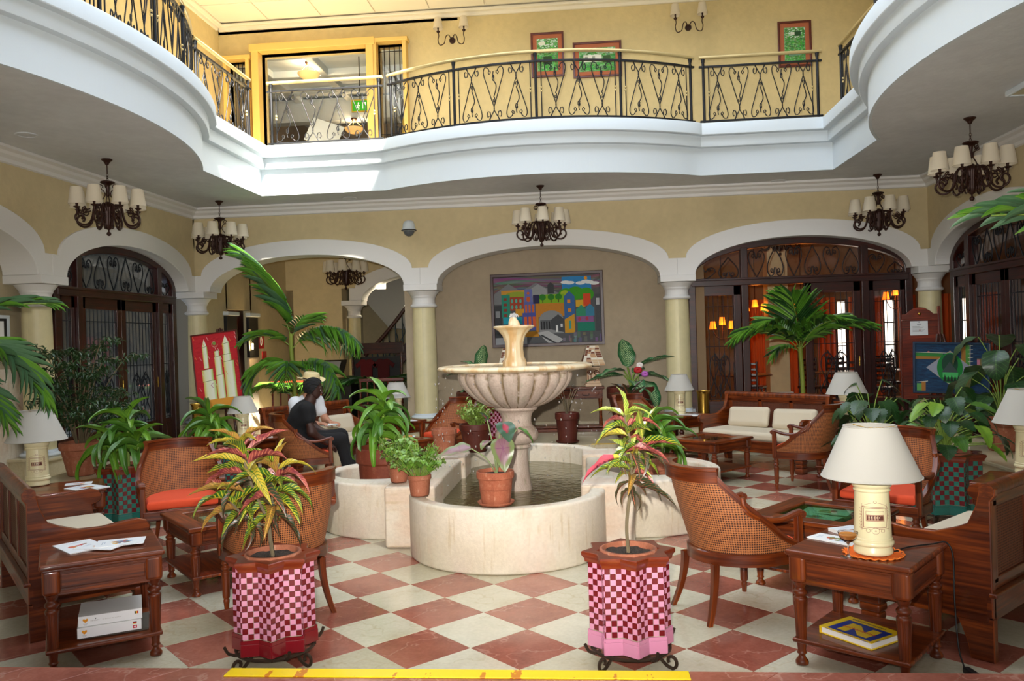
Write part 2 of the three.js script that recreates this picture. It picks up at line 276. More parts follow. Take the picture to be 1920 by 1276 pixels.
const ZF = -5.2, XL = -5.62, XR = 5.81;
arcade('wall_back', [{ c: -3.765, h: 1.86 }, { c: CX, h: 2.0 }, { c: 3.955, h: 1.86 }], XL, XR, [0, 0, ZF], 0);
arcade('wall_left', [{ c: -1.6 + 0, h: 0.0001 }, { c: 3.4, h: 1.8 }, { c: 0, h: 1.6 }].slice(1).reverse(), -9.6, 5.2, [XL, 0, 0], PI / 2);
arcade('wall_right', [{ c: -3.4, h: 1.8 }, { c: 0, h: 1.6 }], -5.2, 9.6, [XR, 0, 0], -PI / 2);
// ---- columns on pedestals
function makeColumn(label, x, z, r = 0.19) {
  const c = thing('column', label, 'column', [x, 0, z], 0, 'columns of the arcades'); c.userData.kind = 'structure';
  part(c, 'pedestal', merge([boxAt(0.56, 0.27, 0.56, 0, FLOOR_Y + 0.135, 0, 0.004), boxAt(0.62, 0.035, 0.62, 0, 0.437, 0, 0.01)]), M.marbleLedge);
  part(c, 'base', smoothLathe([[0, 0.455], [r + 0.04, 0.455], [r + 0.055, 0.475], [r + 0.04, 0.50], [r + 0.012, 0.507], [r + 0.008, 0.53], [r, 0.535]], 40), M.white);
  part(c, 'shaft', lathe([[r, 0.5], [r, 1.2], [r - 0.008, 2.0], [r - 0.012, 2.24]], 40), M.column);
  const k = r - 0.012;
  part(c, 'capital', merge([smoothLathe([[k, 2.21], [k + 0.03, 2.225], [k + 0.035, 2.25], [k + 0.012, 2.275], [k + 0.006, 2.30], [k + 0.006, 2.36], [k + 0.02, 2.385], [k + 0.022, 2.40], [k + 0.05, 2.44], [k + 0.08, 2.475]], 40), boxAt(2 * k + 0.18, 0.10, 2 * k + 0.18, 0, 2.53, 0, 0.006)]), M.trim);
  return c;
}
const ZC = ZF - TH / 2;
makeColumn('cream round column at the left of the big city painting', -1.905, ZC);
makeColumn('cream round column between the big painting and the wide glazed doors', 2.095, ZC);
makeColumn('cream round column in the far left corner, beside the red painting', XL - 0.05, ZC + 0.05, 0.17);
makeColumn('cream column in the far right corner behind the notice board', XR + 0.05, ZC + 0.05, 0.17);
makeColumn('cream column on the left wall before the dark double door', XL - TH / 2, -1.6, 0.17);
makeColumn('cream column on the right wall beyond the dark side door', XR + TH / 2, -1.6, 0.17);
for (const s of [[XL - TH / 2, 1.6], [XR + TH / 2, 1.6]]) makeColumn('cream column on a side wall nearest the step', s[0], s[1], 0.17);
// plain walls below the side arcades towards the step
struct('wall_left_near', box(TH, 2.7, 8), M.wall, [XL - TH / 2, 1.35 + 0.15, 5.75]);
struct('wall_right_near', box(TH, 2.7, 8), M.wall, [XR + TH / 2, 1.35 + 0.15, 5.75]);
// ---- gallery slab with the curved opening
function arcPts(ax, az, bx, bz, sag, nx, nz, n = 26) {   // points from a to b bulging by sag towards (nx, nz)
  const o = [], c = hypot(bx - ax, bz - az), r = (c * c / 4 + sag * sag) / (2 * sag), th = Math.asin(c / 2 / r), mx = (ax + bx) / 2 + nx * (sag - r), mz = (az + bz) / 2 + nz * (sag - r);
  const dx = (bx - ax) / c, dz = (bz - az) / c;
  for (let k = 0; k <= n; k++) { const a = lerp(-th, th, k / n); o.push([mx + dx * r * sin(a) + nx * r * cos(a), mz + dz * r * sin(a) + nz * r * cos(a)]); }
  return o;
}
const RIGHT_X = 4.2, LEFT_X = -4.1, BACK_Z = -4.3, FRONT_Z = 4.3;
const SEG = {   // gallery edge, seen from above, back edge first, running from right to left
  back_right: [[RIGHT_X, BACK_Z], [2.36, BACK_Z]], back: arcPts(2.36, BACK_Z, -2.2, BACK_Z, 0.68, 0, 1), back_left: [[-2.2, BACK_Z], [LEFT_X, BACK_Z]],
  left_far: [[LEFT_X, BACK_Z], [LEFT_X, -2.4]], left: arcPts(LEFT_X, -2.4, LEFT_X, 2.4, 0.56, 1, 0), left_near: [[LEFT_X, 2.4], [LEFT_X, FRONT_Z]],
  front: [[LEFT_X, FRONT_Z], [RIGHT_X, FRONT_Z]],
  right_near: [[RIGHT_X, FRONT_Z], [RIGHT_X, 2.55]], right: arcPts(RIGHT_X, 2.55, RIGHT_X, -2.55, 0.66, -1, 0), right_far: [[RIGHT_X, -2.55], [RIGHT_X, BACK_Z]],
};
const EDGE = []; for (const k of Object.keys(SEG)) for (const p of SEG[k]) if (!EDGE.length || hypot(p[0] - EDGE.at(-1)[0], p[1] - EDGE.at(-1)[1]) > 0.02) EDGE.push(p); EDGE.pop();
{
  const hole = EDGE.map(([x, z]) => [x, -z]);
  const g = extrude([[-6.4, -9.6], [6.6, -9.6], [6.6, 6.62], [-6.4, 6.62]], 0.66, 0, [hole]); g.rotateX(-PI / 2); g.translate(0, CEIL, 0);
  struct('ceiling', g, M.ceil, undefined, undefined, 'grey-white underside of the gallery');
  const sec = [[-0.02, CEIL - 0.004], [0.012, CEIL - 0.004], [0.012, 4.30], [0.095, 4.302], [0.10, 4.31], [0.10, 4.45], [0.18, 4.452], [0.186, 4.46], [0.186, 4.60], [0.175, UP], [-0.3, UP], [-0.3, 4.55], [-0.02, 4.55]];
  struct(trimName(), sweep(EDGE.map(([x, z]) => V(x, 0, z)), sec, true), M.white, undefined, undefined, 'white stepped fascia round the gallery opening');
  const up = extrude([[-6.4, -9.6], [6.6, -9.6], [6.6, 15], [-6.4, 15]], 0.04, 0, [EDGE.map(([x, z]) => [x * 1.03, -z * 1.03])]); up.rotateX(-PI / 2); up.translate(0, UP - 0.045, 0);
  struct('floor_gallery', up, M.marbleLedge);
}
// ---- upper walls
const ZU = -6.6;
{
  const hole = (x0, x1, y0, y1) => [[x0, y0], [x1, y0], [x1, y1], [x0, y1]];
  const DO = [-4.93, -3.0, UP, 6.86], WL = [-5.52, -5.18, UP + 0.2, 6.75], WR = [-2.82, -2.36, UP + 0.2, 6.9];
  struct('wall_upper_back', at(extrude([[-5.72, UP - 0.06], [5.95, UP - 0.06], [5.95, UPCEIL + 0.1], [-5.72, UPCEIL + 0.1]], 0.25, 0, [hole(...DO), hole(...WL), hole(...WR)]), [0, 0, ZU - 0.25]), M.wallUp);
  struct('wall_upper_left', box(0.3, 3.0, 16.4), M.wallUp, [-5.87, UP + 1.45, 1.4]);
  struct('wall_upper_right', box(0.3, 3.0, 16.4), M.wallUp, [6.1, UP + 1.45, 1.4]);
  const fr = (name, [x0, x1, y0, y1], w, d) => { const g = structGroup(name, 'yellow painted door or window surround'); const z = ZU + 0.02; part(g, 'jamb', rbox(w, y1 - y0 + w, d, 0.01), M.frameUp, [x0 - w / 2, (y0 + y1 + w) / 2, z]); part(g, 'jamb', rbox(w, y1 - y0 + w, d, 0.01), M.frameUp, [x1 + w / 2, (y0 + y1 + w) / 2, z]); part(g, 'lintel', rbox(x1 - x0 + 2 * w + 0.06, w, d + 0.03, 0.01), M.frameUp, [(x0 + x1) / 2, y1 + w / 2, z]); return g; };
  fr('trim_upper_door', DO, 0.13, 0.34);
  for (const [n, r] of [['window_1', WL], ['window_2', WR]]) {
    const g = fr(n, r, 0.07, 0.3); const [x0, x1, y0, y1] = r;
    part(g, 'pane', box(x1 - x0, y1 - y0, 0.006), M.glass, [(x0 + x1) / 2, (y0 + y1) / 2, ZU - 0.1]);
    for (let k = 1; k < 5; k++) part(g, 'bar', bar([lerp(x0, x1, k / 5), y0, ZU - 0.05], [lerp(x0, x1, k / 5), y1, ZU - 0.05], 0.008), M.iron);
    for (const f of [0.25, 0.95]) part(g, 'bar', bar([x0, lerp(y0, y1, f), ZU - 0.05], [x1, lerp(y0, y1, f), ZU - 0.05], 0.008), M.iron);
  }
  // upper ceiling: panels between thin battens, open over the court
  const cg = structGroup('ceiling_upper', 'cream panelled ceiling of the upper gallery');
  const WELL = [-4.0, 4.2, -4.3, 4.1];
  const sl = extrude([[-6, -9.6], [6.3, -9.6], [6.3, -ZU + 0.2], [-6, -ZU + 0.2]], 0.2, 0, [[[WELL[0], -WELL[3]], [WELL[1], -WELL[3]], [WELL[1], -WELL[2]], [WELL[0], -WELL[2]]]]); sl.rotateX(-PI / 2); sl.translate(0, UPCEIL + 0.03, 0);
  part(cg, 'slab', sl, M.ceilUp);
  const pg = rbox(0.93, 0.03, 0.72, 0.008); for (let i = 0; i < 12; i++) for (let j = 0; j < 3; j++) part(cg, 'panel', pg, M.ceilUp, [-5.2 + i * 0.96, UPCEIL + 0.02, ZU + 0.55 + j * 0.75]);
  struct(trimName(), merge([boxAt(11.6, 0.10, 0.05, 0.1, UPCEIL - 0.05, ZU + 0.025, 0.01), boxAt(11.6, 0.05, 0.14, 0.1, UPCEIL - 0.02, ZU + 0.07, 0.015)]), M.ceilUp, undefined, undefined, 'cream cornice of the upper wall');
  struct(trimName(), merge([boxAt(0.05, 0.10, 9, -5.7, UPCEIL - 0.05, -2, 0.01), boxAt(0.14, 0.05, 9, -5.66, UPCEIL - 0.02, -2, 0.015)]), M.ceilUp, undefined, undefined, 'cream cornice of the upper left wall');
  // light well and roof light
  const wy = 7.95, wh = 1.0;
  struct('wall_well', merge([boxAt(0.2, wh, 8.6, WELL[0] - 0.1, wy, -0.1), boxAt(0.2, wh, 8.6, WELL[1] + 0.1, wy, -0.1), boxAt(8.6, wh, 0.2, CX, wy, WELL[2] - 0.1), boxAt(8.6, wh, 0.2, CX, wy, WELL[3] + 0.1)]), M.white);
  const sk = structGroup('window_roof', 'translucent roof light over the court with one clear pane'), xs = [-4.0, -2.2, -0.4, 1.4, 3.2, 4.2], zs = [-4.3, -3.1, -1.9, -0.7, 0.5, 1.7, 2.9, 4.1];
  const milk = std({ color: 0xdfe8f2, roughness: 0.8, emissive: 0xe6f0ff, emissiveIntensity: 0.5 });
  for (let i = 0; i < 5; i++) for (let j = 0; j < 7; j++) part(sk, 'pane', box(xs[i + 1] - xs[i], 0.02, zs[j + 1] - zs[j]), (i === 1 && j > 1 && j < 5) || (i === 0 && j < 5) ? M.glass : milk, [(xs[i] + xs[i + 1]) / 2, 8.46, (zs[j] + zs[j + 1]) / 2]);
  for (const x of xs) part(sk, 'glazing_bar', box(0.06, 0.08, 8.6), M.white, [x, 8.5, -0.1]);
  for (const z of zs) part(sk, 'glazing_bar', box(8.4, 0.08, 0.06), M.white, [CX, 8.5, z]);
  // room behind the upper door
  const rm = std({ color: 0x9c8f80, roughness: 0.9 });
  struct('wall_upper_room', merge([boxAt(5, 2.9, 0.2, -4, UP + 1.4, -13.1), boxAt(0.2, 2.9, 6.5, -6.4, UP + 1.4, -9.9), boxAt(0.2, 2.9, 6.5, -1.5, UP + 1.4, -9.9)]), rm);
  struct('wall_upper_side', merge([boxAt(0.4, 3, 0.2, -6.0, UP + 1.4, ZU - 0.15), boxAt(0.4, 2.9, 0.2, 6.2, UP + 1.4, ZU - 0.1)]), M.wallUp);
  const uc = structGroup('ceiling_upper_room', 'white coffered ceiling of the room behind the upper door');
  part(uc, 'slab', box(5.2, 0.15, 6.6), M.white, [-4, 7.33, -9.9]);
  for (let k = 0; k < 5; k++) part(uc, 'beam', rbox(4.9, 0.16, 0.16, 0.02), M.white, [-4, 7.2, -7.6 - k * 1.15]);
  for (let k = 0; k < 4; k++) part(uc, 'beam', rbox(0.16, 0.16, 6.0, 0.02), M.white, [-5.6 + k * 1.15, 7.2, -9.9]);
  part(uc, 'downstand', box(4.9, 0.5, 0.3), M.white, [-4, 6.95, -10.6]);
}
// ---- niche behind the middle arch, and the rooms around
struct('wall_niche', merge([boxAt(4.5, 3.8, 0.2, CX, 2.05, -6.3), boxAt(0.2, 3.8, 0.85, -2.15, 2.05, -5.98), boxAt(0.2, 3.8, 0.85, 2.33, 2.05, -5.98)]), M.niche);
struct('trim_skirting', boxAt(4.2, 0.12, 0.02, CX, 0.21, -6.19, 0.004), M.marbleLedge);
// outer shell of the building: closes every room, open only at the roof light
{
  const sh = std({ color: 0x8d857a, roughness: 0.9 });
  struct('wall_outer_left', box(0.3, 8.6, 26), sh, [-8.2, 4.2, -3]);
  struct('wall_outer_right', box(0.3, 8.6, 26), sh, [12.2, 4.2, -3]);
  struct('wall_outer_back', box(20.7, 8.6, 0.3), sh, [2, 4.2, -16]);
  struct('wall_front', box(20.7, 8.6, 0.3), M.wall, [2, 4.2, 9.8]);
  const rf = extrude([[-8.3, -9.9], [12.3, -9.9], [12.3, 16.1], [-8.3, 16.1]], 0.2, 0, [[[-4.0, -4.1], [4.2, -4.1], [4.2, 4.3], [-4.0, 4.3]]]); rf.rotateX(-PI / 2); rf.translate(0, 8.42, 0);
  struct('roof', rf, sh);
  const cm = M.ceil;
  struct('ceiling_hall', box(6, 0.2, 10), cm, [-5.2, 3.7, -10.6]);
  const en = structGroup('window_front', 'glazed entrance behind the photographer'); for (let k = 0; k < 5; k++) { part(en, 'pane', box(1.5, 3.0, 0.02), std({ color: 0xe8ecf2, emissive: 0xf2f5ff, emissiveIntensity: 0.5 }), [-2.6 + k * 1.6, 1.95, 9.6]); part(en, 'frame', box(0.1, 3.1, 0.1), M.woodDoor, [-3.4 + k * 1.6, 1.95, 9.58]); }
  struct('ceiling_dining', merge([boxAt(9.9, 0.2, 10.5, 7.3, CEIL + 0.1, -10.75), boxAt(5.4, 0.2, 16, 9.4, CEIL + 0.1, 1.7)]), cm);
  struct('ceiling_side', box(2, 0.2, 15.5), cm, [-7.3, CEIL + 0.1, 1.5]);
}
// ---------------------------------------------------------------- fountain
{
  const f = thing('fountain', 'tiered stone fountain with a gadrooned bowl over a clover-shaped pool', 'fountain', [0, 0, 0]);
  const ray = (phi, circ, boxes) => { const dx = cos(phi), dz = sin(phi); let m = 0; for (const [x, z, r] of circ) { const b = dx * x + dz * z, c = x * x + z * z - r * r, d = b * b - c; if (d >= 0) m = max(m, b + sqrt(d)); } for (const [x0, x1, z0, z1] of boxes) { let t0 = 0, t1 = 9; const sl = (o, a, b) => { if (abs(o) < 1e-9) { if (a > 0 || b < 0) t1 = -1; } else { const p = a / o, q = b / o; t0 = max(t0, min(p, q)); t1 = min(t1, max(p, q)); } }; sl(dx, x0, x1); sl(dz, z0, z1); if (t1 >= t0) m = max(m, t1); } return m; };
  const lobes = (d, r) => [[d, 0, r], [-d, 0, r], [0, d, r], [0, -d, r]];
  const ring = (fn, n = 480) => Array.from({ length: n }, (_, k) => { const a = k / n * 2 * PI, r = fn(a); return [r * cos(a), r * sin(a)]; });
  const outer = ring((a) => ray(a, lobes(1.06, 0.78), [])), mainHole = [[0, 1.06, 0.66], [0, -1.06, 0.66]], mainBox = [[-0.63, 0.63, -1.2, 1.2]], inner = ring((a) => ray(a, mainHole, mainBox)), side = (s) => Array.from({ length: 48 }, (_, k) => [s * 1.26 + 0.46 * cos(k * PI / 24), 0.46 * sin(k * PI / 24)]);
  const g = extrude(outer, 0.47, 0.022, [inner, side(-1), side(1)], 3); g.rotateX(-PI / 2);
  part(f, 'pool_wall', toCreasedNormals(g, 0.7), M.stone);
  for (const [sx, sz] of [[-1, 1], [1, 1], [-1, -1], [1, -1]]) part(f, 'block', rbox(0.42, 0.5, 0.42, 0.025, 3), M.stone, [sx * 0.80, 0.25, sz * 0.845]);
  part(f, 'basin_floor', merge([at(extrude(inner, 0.02), [0, 0.03, 0], [-PI / 2, 0, 0]), at(extrude(side(-1), 0.02), [0, 0.03, 0], [-PI / 2, 0, 0]), at(extrude(side(1), 0.02), [0, 0.03, 0], [-PI / 2, 0, 0])]), std({ color: 0x9a8654, roughness: 0.8, map: T.stone }));
  const wt = extrude(ring((a) => ray(a, mainHole, mainBox) - 0.004), 0.012); wt.rotateX(-PI / 2);
  part(f, 'water', wt, phy({ color: 0xb0a56c, roughness: 0.05, transmission: 0.8, thickness: 0, ior: 1.33, bumpMap: T.ripple, bumpScale: 0.005 }), [0, 0.265, 0]);
  part(f, 'pedestal', smoothLathe([[0.16, 0.05], [0.14, 0.2], [0.125, 0.30], [0.105, 0.45], [0.098, 0.6], [0.105, 0.655], [0.125, 0.668], [0.128, 0.685], [0.118, 0.695], [0.16, 0.715], [0.197, 0.76], [0.2, 0.80], [0.175, 0.845], [0.145, 0.875], [0.138, 0.92], [0.145, 0.97], [0.17, 1.005], [0.196, 1.02], [0.2, 1.04], [0.19, 1.052]], 48, 4), M.bowl.clone());
  f.children.at(-1).material.vertexColors = false;
  // gadrooned bowl; the joints between the lobes hold moss and dirt
  const NG = 22, prof = new THREE.CatmullRomCurve3([V(0.19, 1.04, 0), V(0.26, 1.06, 0), V(0.36, 1.11, 0), V(0.455, 1.19, 0), V(0.515, 1.27, 0), V(0.535, 1.33, 0), V(0.52, 1.375, 0), V(0.50, 1.385, 0)]).getPoints(40);
  const bg = gridSurf(NG * 16, 40, (u, v) => { const p = prof[Math.round(v * 40)], k = abs(sin(u * PI * NG)), e = sstep(0, 0.12, v) * (1 - sstep(0.9, 1, v)), lob = 1 - 0.075 * e * (1 - Math.pow(k, 0.55)), a = -u * 2 * PI; return [p.x * lob * cos(a), p.y, p.x * lob * sin(a), u * 3.2, p.y]; });
  { const P = bg.attributes.position, c = new Float32Array(P.count * 3); for (let i = 0; i < P.count; i++) { const a = -Math.atan2(P.getZ(i), P.getX(i)), u = a / 2 / PI, k = abs(sin(u * PI * NG)), y = P.getY(i); const n = fbm((u + 1) % 1, y, 60, 40, 3, 2); const moss = (1 - sstep(0.02, 0.22 + n * 0.2, k)) * sstep(0.34, 0.56, n + 0.08) + (y > 1.345 ? sstep(0.45, 0.6, n) * 0.5 : 0); const q = mixc([1, 1, 1], [0.34, 0.28, 0.12], clamp(moss * 1.25)); c.set(q, 3 * i); } bg.setAttribute('color', new THREE.BufferAttribute(c, 3)); }
  part(f, 'bowl', bg, M.bowl);
  part(f, 'rim', smoothLathe([[0.46, 1.37], [0.56, 1.375], [0.66, 1.385], [0.705, 1.395], [0.72, 1.41], [0.705, 1.428], [0.66, 1.436], [0.6, 1.436], [0.57, 1.42], [0.3, 1.405], [0.0, 1.40]], 72, 4), M.ochre);
  part(f, 'bowl_water', lathe([[0.0001, 1.428], [0.6, 1.428]], 48), phy({ color: 0xd8d0b0, roughness: 0.04, transmission: 0.9, thickness: 0, ior: 1.33, bumpMap: T.ripple, bumpScale: 0.006 }));
  const cup = gridSurf(96, 30, (u, v) => { const pr = [[0.112, 0], [0.108, 0.04], [0.088, 0.08], [0.08, 0.15], [0.085, 0.22], [0.105, 0.28], [0.14, 0.325], [0.19, 0.352], [0.192, 0.366], [0.17, 0.372], [0.06, 0.366]]; const x = v * (pr.length - 1), i = min(Math.floor(x), pr.length - 2), t = x - i, r = lerp(pr[i][0], pr[i + 1][0], t), y = lerp(pr[i][1], pr[i + 1][1], t), a = -u * 2 * PI, k = 1 + 0.035 * abs(sin(u * PI * 12)) * (y < 0.33 ? 1 : 0); return [r * k * cos(a), 1.425 + y, r * k * sin(a), u * 0.7, y]; });
  part(f, 'cup', cup, M.ochre);
  const R = rng(3); part(f, 'spout_stone', gridSurf(24, 12, (u, v) => { const r = 0.062 * sqrt(1 - v * 0.85) * (1 + 0.1 * sin(u * 6 * PI + v * 5)); const a = -u * 2 * PI; return [r * cos(a), 1.785 + v * 0.09, r * sin(a), u * 0.3, v * 0.1]; }), M.ochre);
  const wl = []; for (let k = 0; k < 9; k++) { const a = k * 0.7, r = 0.015 + R() * 0.02; wl.push(tube([[r * 0.4 * cos(a), 1.865, r * 0.4 * sin(a)], [r * cos(a), 1.90 + R() * 0.02, r * sin(a)], [r * 1.7 * cos(a), 1.875, r * 1.7 * sin(a)]], 0.006, 8, 6)); }
  part(f, 'water_jet', merge(wl), phy({ color: 0xffffff, roughness: 0.05, transmission: 0.7, thickness: 0.01, ior: 1.33 }));
  const drops = []; for (let k = 0; k < 150; k++) { const a = R() * 2 * PI, r = 0.715 + R() * 0.05, y = 0.35 + R() * 1.0; drops.push(at(new THREE.IcosahedronGeometry(0.0035 + R() * 0.003, 0), [r * cos(a), y, r * sin(a)], [0, 0, 0], [1, 1.8, 1])); }
  part(f, 'water_drops', merge(drops), phy({ color: 0xffffff, roughness: 0.05, transmission: 0.8, thickness: 0.01 })).userData = { kind: 'stuff' };
}
// ---------------------------------------------------------------- star-shaped tiled planters
const starPts = (R, k = 0.7654, rot = 0) => Array.from({ length: 16 }, (_, i) => { const a = i * PI / 8 + rot, r = i % 2 ? R * k : R; return [r * cos(a), r * sin(a)]; });
const glaze = (c) => phy({ color: c, roughness: 0.22, clearcoat: 0.5, clearcoatRoughness: 0.1 });
const tileMats = { pink: glaze(0xd994b0), red: glaze(0x6c161a), teal: glaze(0x2f7f72), maroon: glaze(0x6e1f26), plumBase: glaze(0x78121c), pinkBase: glaze(0xd58cab), tealBase: glaze(0x1d6f66) };
const rimMat = phy({ color: 0xb87850, roughness: 0.3, clearcoat: 0.5, clearcoatRoughness: 0.2, map: withRep(T.clay, 2) });
function starPlanter(label, p, rot, o) {
  const { R = 0.21, rows = 12, cols = 3, a = 'pink', b = 'red', base = 'plumBase', single: each = false, stand = 0.08, group = 'star-shaped tiled planters' } = o;
  const t = thing('star_planter', label, 'planter', p, rot, group);
  const edge = R * 0.4142, ts = edge / cols, y0 = stand + 0.085, h = ts * rows, top = y0 + h;
  part(t, 'core', at(extrude(starPts(R - 0.004), h + 0.05), [0, stand + 0.03, 0], [-PI / 2, 0, 0]), M.grout);
  const pts = starPts(R), g = new RoundedBoxGeometry(ts - 0.0016, ts - 0.0016, 0.007, 1, 0.0012), list = [], rl = { a: [], b: [] }, bl = [], ropes = [];
  for (let i = 0; i < 16; i++) {
    const [x0, z0] = [pts[i][0], -pts[i][1]], [x1, z1] = [pts[(i + 1) % 16][0], -pts[(i + 1) % 16][1]], nx = -(z0 - z1), nz = -(x1 - x0), L = hypot(nx, nz), ry = Math.atan2(nx / L, nz / L);
    for (let c = 0; c < cols; c++) for (let r = 0; r < rows; r++) { const u = (c + 0.5) / cols, q = [lerp(x0, x1, u), y0 + (r + 0.5) * ts, lerp(z0, z1, u)]; list.push([q, ry, (c + r + (i % 2) * (cols % 2 ? 1 : 0)) % 2]); }
    const mx = (x0 + x1) / 2, mz = (z0 + z1) / 2, k = 1.05;
    bl.push([[mx * k, stand + 0.032, mz * k], ry]); ropes.push([[mx * 1.03, stand + 0.074, mz * 1.03], ry]);
  }
  const near = (q) => { const w = V(q[0], q[1], q[2]).applyAxisAngle(V(0, 1, 0), rot).add(V(...p)); return w.distanceTo(camera.position); };
  const facing = ([q, ry]) => { const n = V(sin(ry + rot), 0, cos(ry + rot)), w = V(...q).applyAxisAngle(V(0, 1, 0), rot).add(V(...p)); return n.dot(camera.position.clone().sub(w)) > 0; };
  list.sort((m, n) => (facing(n) - facing(m)) || near(m[0]) - near(n[0]));
  list.forEach(([q, ry, k], i) => { const m = tileMats[k ? b : a]; if (each && i < 300) part(t, 'tile', g, m, q, [0, ry, 0]); else rl[k ? 'b' : 'a'].push(at(g.clone(), q, [0, ry, 0])); });
  for (const k of ['a', 'b']) if (rl[k].length) part(t, 'tiles', merge(rl[k]), tileMats[k === 'a' ? a : b]).userData = { kind: 'stuff' };
  const bg = rbox(edge * 1.045, 0.064, 0.008, 0.002), rg = merge([0, 1, 2, 3, 4, 5].map((k) => at(new THREE.CapsuleGeometry(0.006, 0.012, 3, 6), [(k - 2.5) * edge / 6, 0, 0], [0, 0, -0.9]))), rg2 = merge([rg, boxAt(edge * 1.03, 0.018, 0.006, 0, 0, -0.003)]);
  bl.forEach(([q, ry]) => part(t, 'base_tile', bg, tileMats[base], q, [0, ry, 0])); ropes.forEach(([q, ry]) => part(t, 'rope_tile', rg2, tileMats[base], q, [0, ry, 0]));
  // moulded clay rim, a star outside and inside
  const rimPath = starPts(R * 1.0).map(([x, z]) => V(x, 0, -z)), sec = [[-0.03, top], [0.012, top], [0.014, top + 0.016], [0.020, top + 0.026], [0.025, top + 0.034], [0.025, top + 0.05], [0.021, top + 0.054], [-0.03, top + 0.054]];
  const sg = sweep(rimPath, sec.map(([n, y]) => [-n, y]), true); part(t, 'rim', sg, rimMat);
  // inner round pot with soil
  part(t, 'pot', lathe([[0.12, top - 0.1], [0.135, top + 0.045], [R * 0.68, top + 0.052], [R * 0.72, top + 0.045], [R * 0.7, top + 0.062], [R * 0.62, top + 0.064], [R * 0.6, top + 0.03]], 40), M.clay);
  part(t, 'soil', gridSurf(24, 6, (u, v) => { const r = v * R * 0.62, a2 = -u * 2 * PI; return [r * cos(a2), top + 0.032 + 0.012 * pnoise(u * 24, v * 6, 24, 6), r * sin(a2), r * cos(a2), r * sin(a2)]; }), M.soil);
  if (stand > 0.03) {   // wrought-iron stand with scroll feet
    const s = part(t, 'stand', merge([tube(Array.from({ length: 24 }, (_, k) => [R * 0.95 * cos(k * PI / 12), stand - 0.012, R * 0.95 * sin(k * PI / 12)]), 0.009, 48, 6, true), bar([-R, stand - 0.012, 0], [R, stand - 0.012, 0], 0.008), bar([0, stand - 0.012, -R], [0, stand - 0.012, R], 0.008)]), M.ironRust);
    const foot = tube(Array.from({ length: 26 }, (_, k) => { const u = k / 25; if (u < 0.5) { const w = u / 0.5; return [R * 0.75 + w * 0.085, stand - 0.012 - 0.055 * sin(w * PI / 2), 0]; } const w = (u - 0.5) / 0.5, an = -PI / 2 + w * 1.7 * PI, r = 0.036 * (1 - 0.55 * w); return [R * 0.75 + 0.085 + r * cos(an), 0.046 + r * sin(an) , 0]; }), 0.0085, 50, 6);
    const tip = tube(Array.from({ length: 16 }, (_, k) => { const u = k / 15; return [R * 0.85 + 0.085 * u, stand - 0.01 + 0.004 + (u > 0.6 ? (u - 0.6) * (u - 0.6) * 0.28 : -0.01 * sin(u / 0.6 * PI)), 0]; }), 0.0085, 24, 6);
    for (let k = 0; k < 4; k++) { part(t, 'foot', foot, M.ironRust, undefined, [0, PI / 4 + k * PI / 2, 0]); part(t, 'prong', tip, M.ironRust, undefined, [0, k * PI / 2 + 0.35, 0]); }
  }
  t.userData.soilY = top + 0.035; return t;
}
const SOIL = {};
{ const o = {};
  SOIL.pl = starPlanter('pink and dark red tiled star planter with a dark red base, at the left front', [-1.035, 0, 3.36], 0.28, { R: 0.21, single: true, each: 1, base: 'plumBase' }).userData.soilY;
  SOIL.pr = starPlanter('pink and dark red tiled star planter with a pink base, at the right front', [0.85, 0, 3.33], 0.12, { R: 0.21, single: true, base: 'pinkBase' }).userData.soilY;
  const green = { R: 0.29, rows: 9, cols: 3, a: 'teal', b: 'maroon', base: 'tealBase' };
  SOIL.gl = starPlanter('green and maroon tiled star planter between the left sofa and the left cane chair', [-3.72, 0, 0.12], 0.2, green).userData.soilY;
  SOIL.gr = starPlanter('green and maroon tiled star planter behind the right cane chair', [3.75, 0, 0.15], 0.1, green).userData.soilY;
  SOIL.gl2 = starPlanter('green and maroon tiled star planter half hidden behind the croton at left', [-3.45, 0, -1.0], 0.1, green).userData.soilY;
  SOIL.pb = starPlanter('pink and dark red tiled star planter standing behind the fountain', [-0.72, FLOOR_Y, -4.35], 0.2, { R: 0.29, rows: 9, cols: 3, base: 'plumBase', stand: 0.06 }).userData.soilY;
}
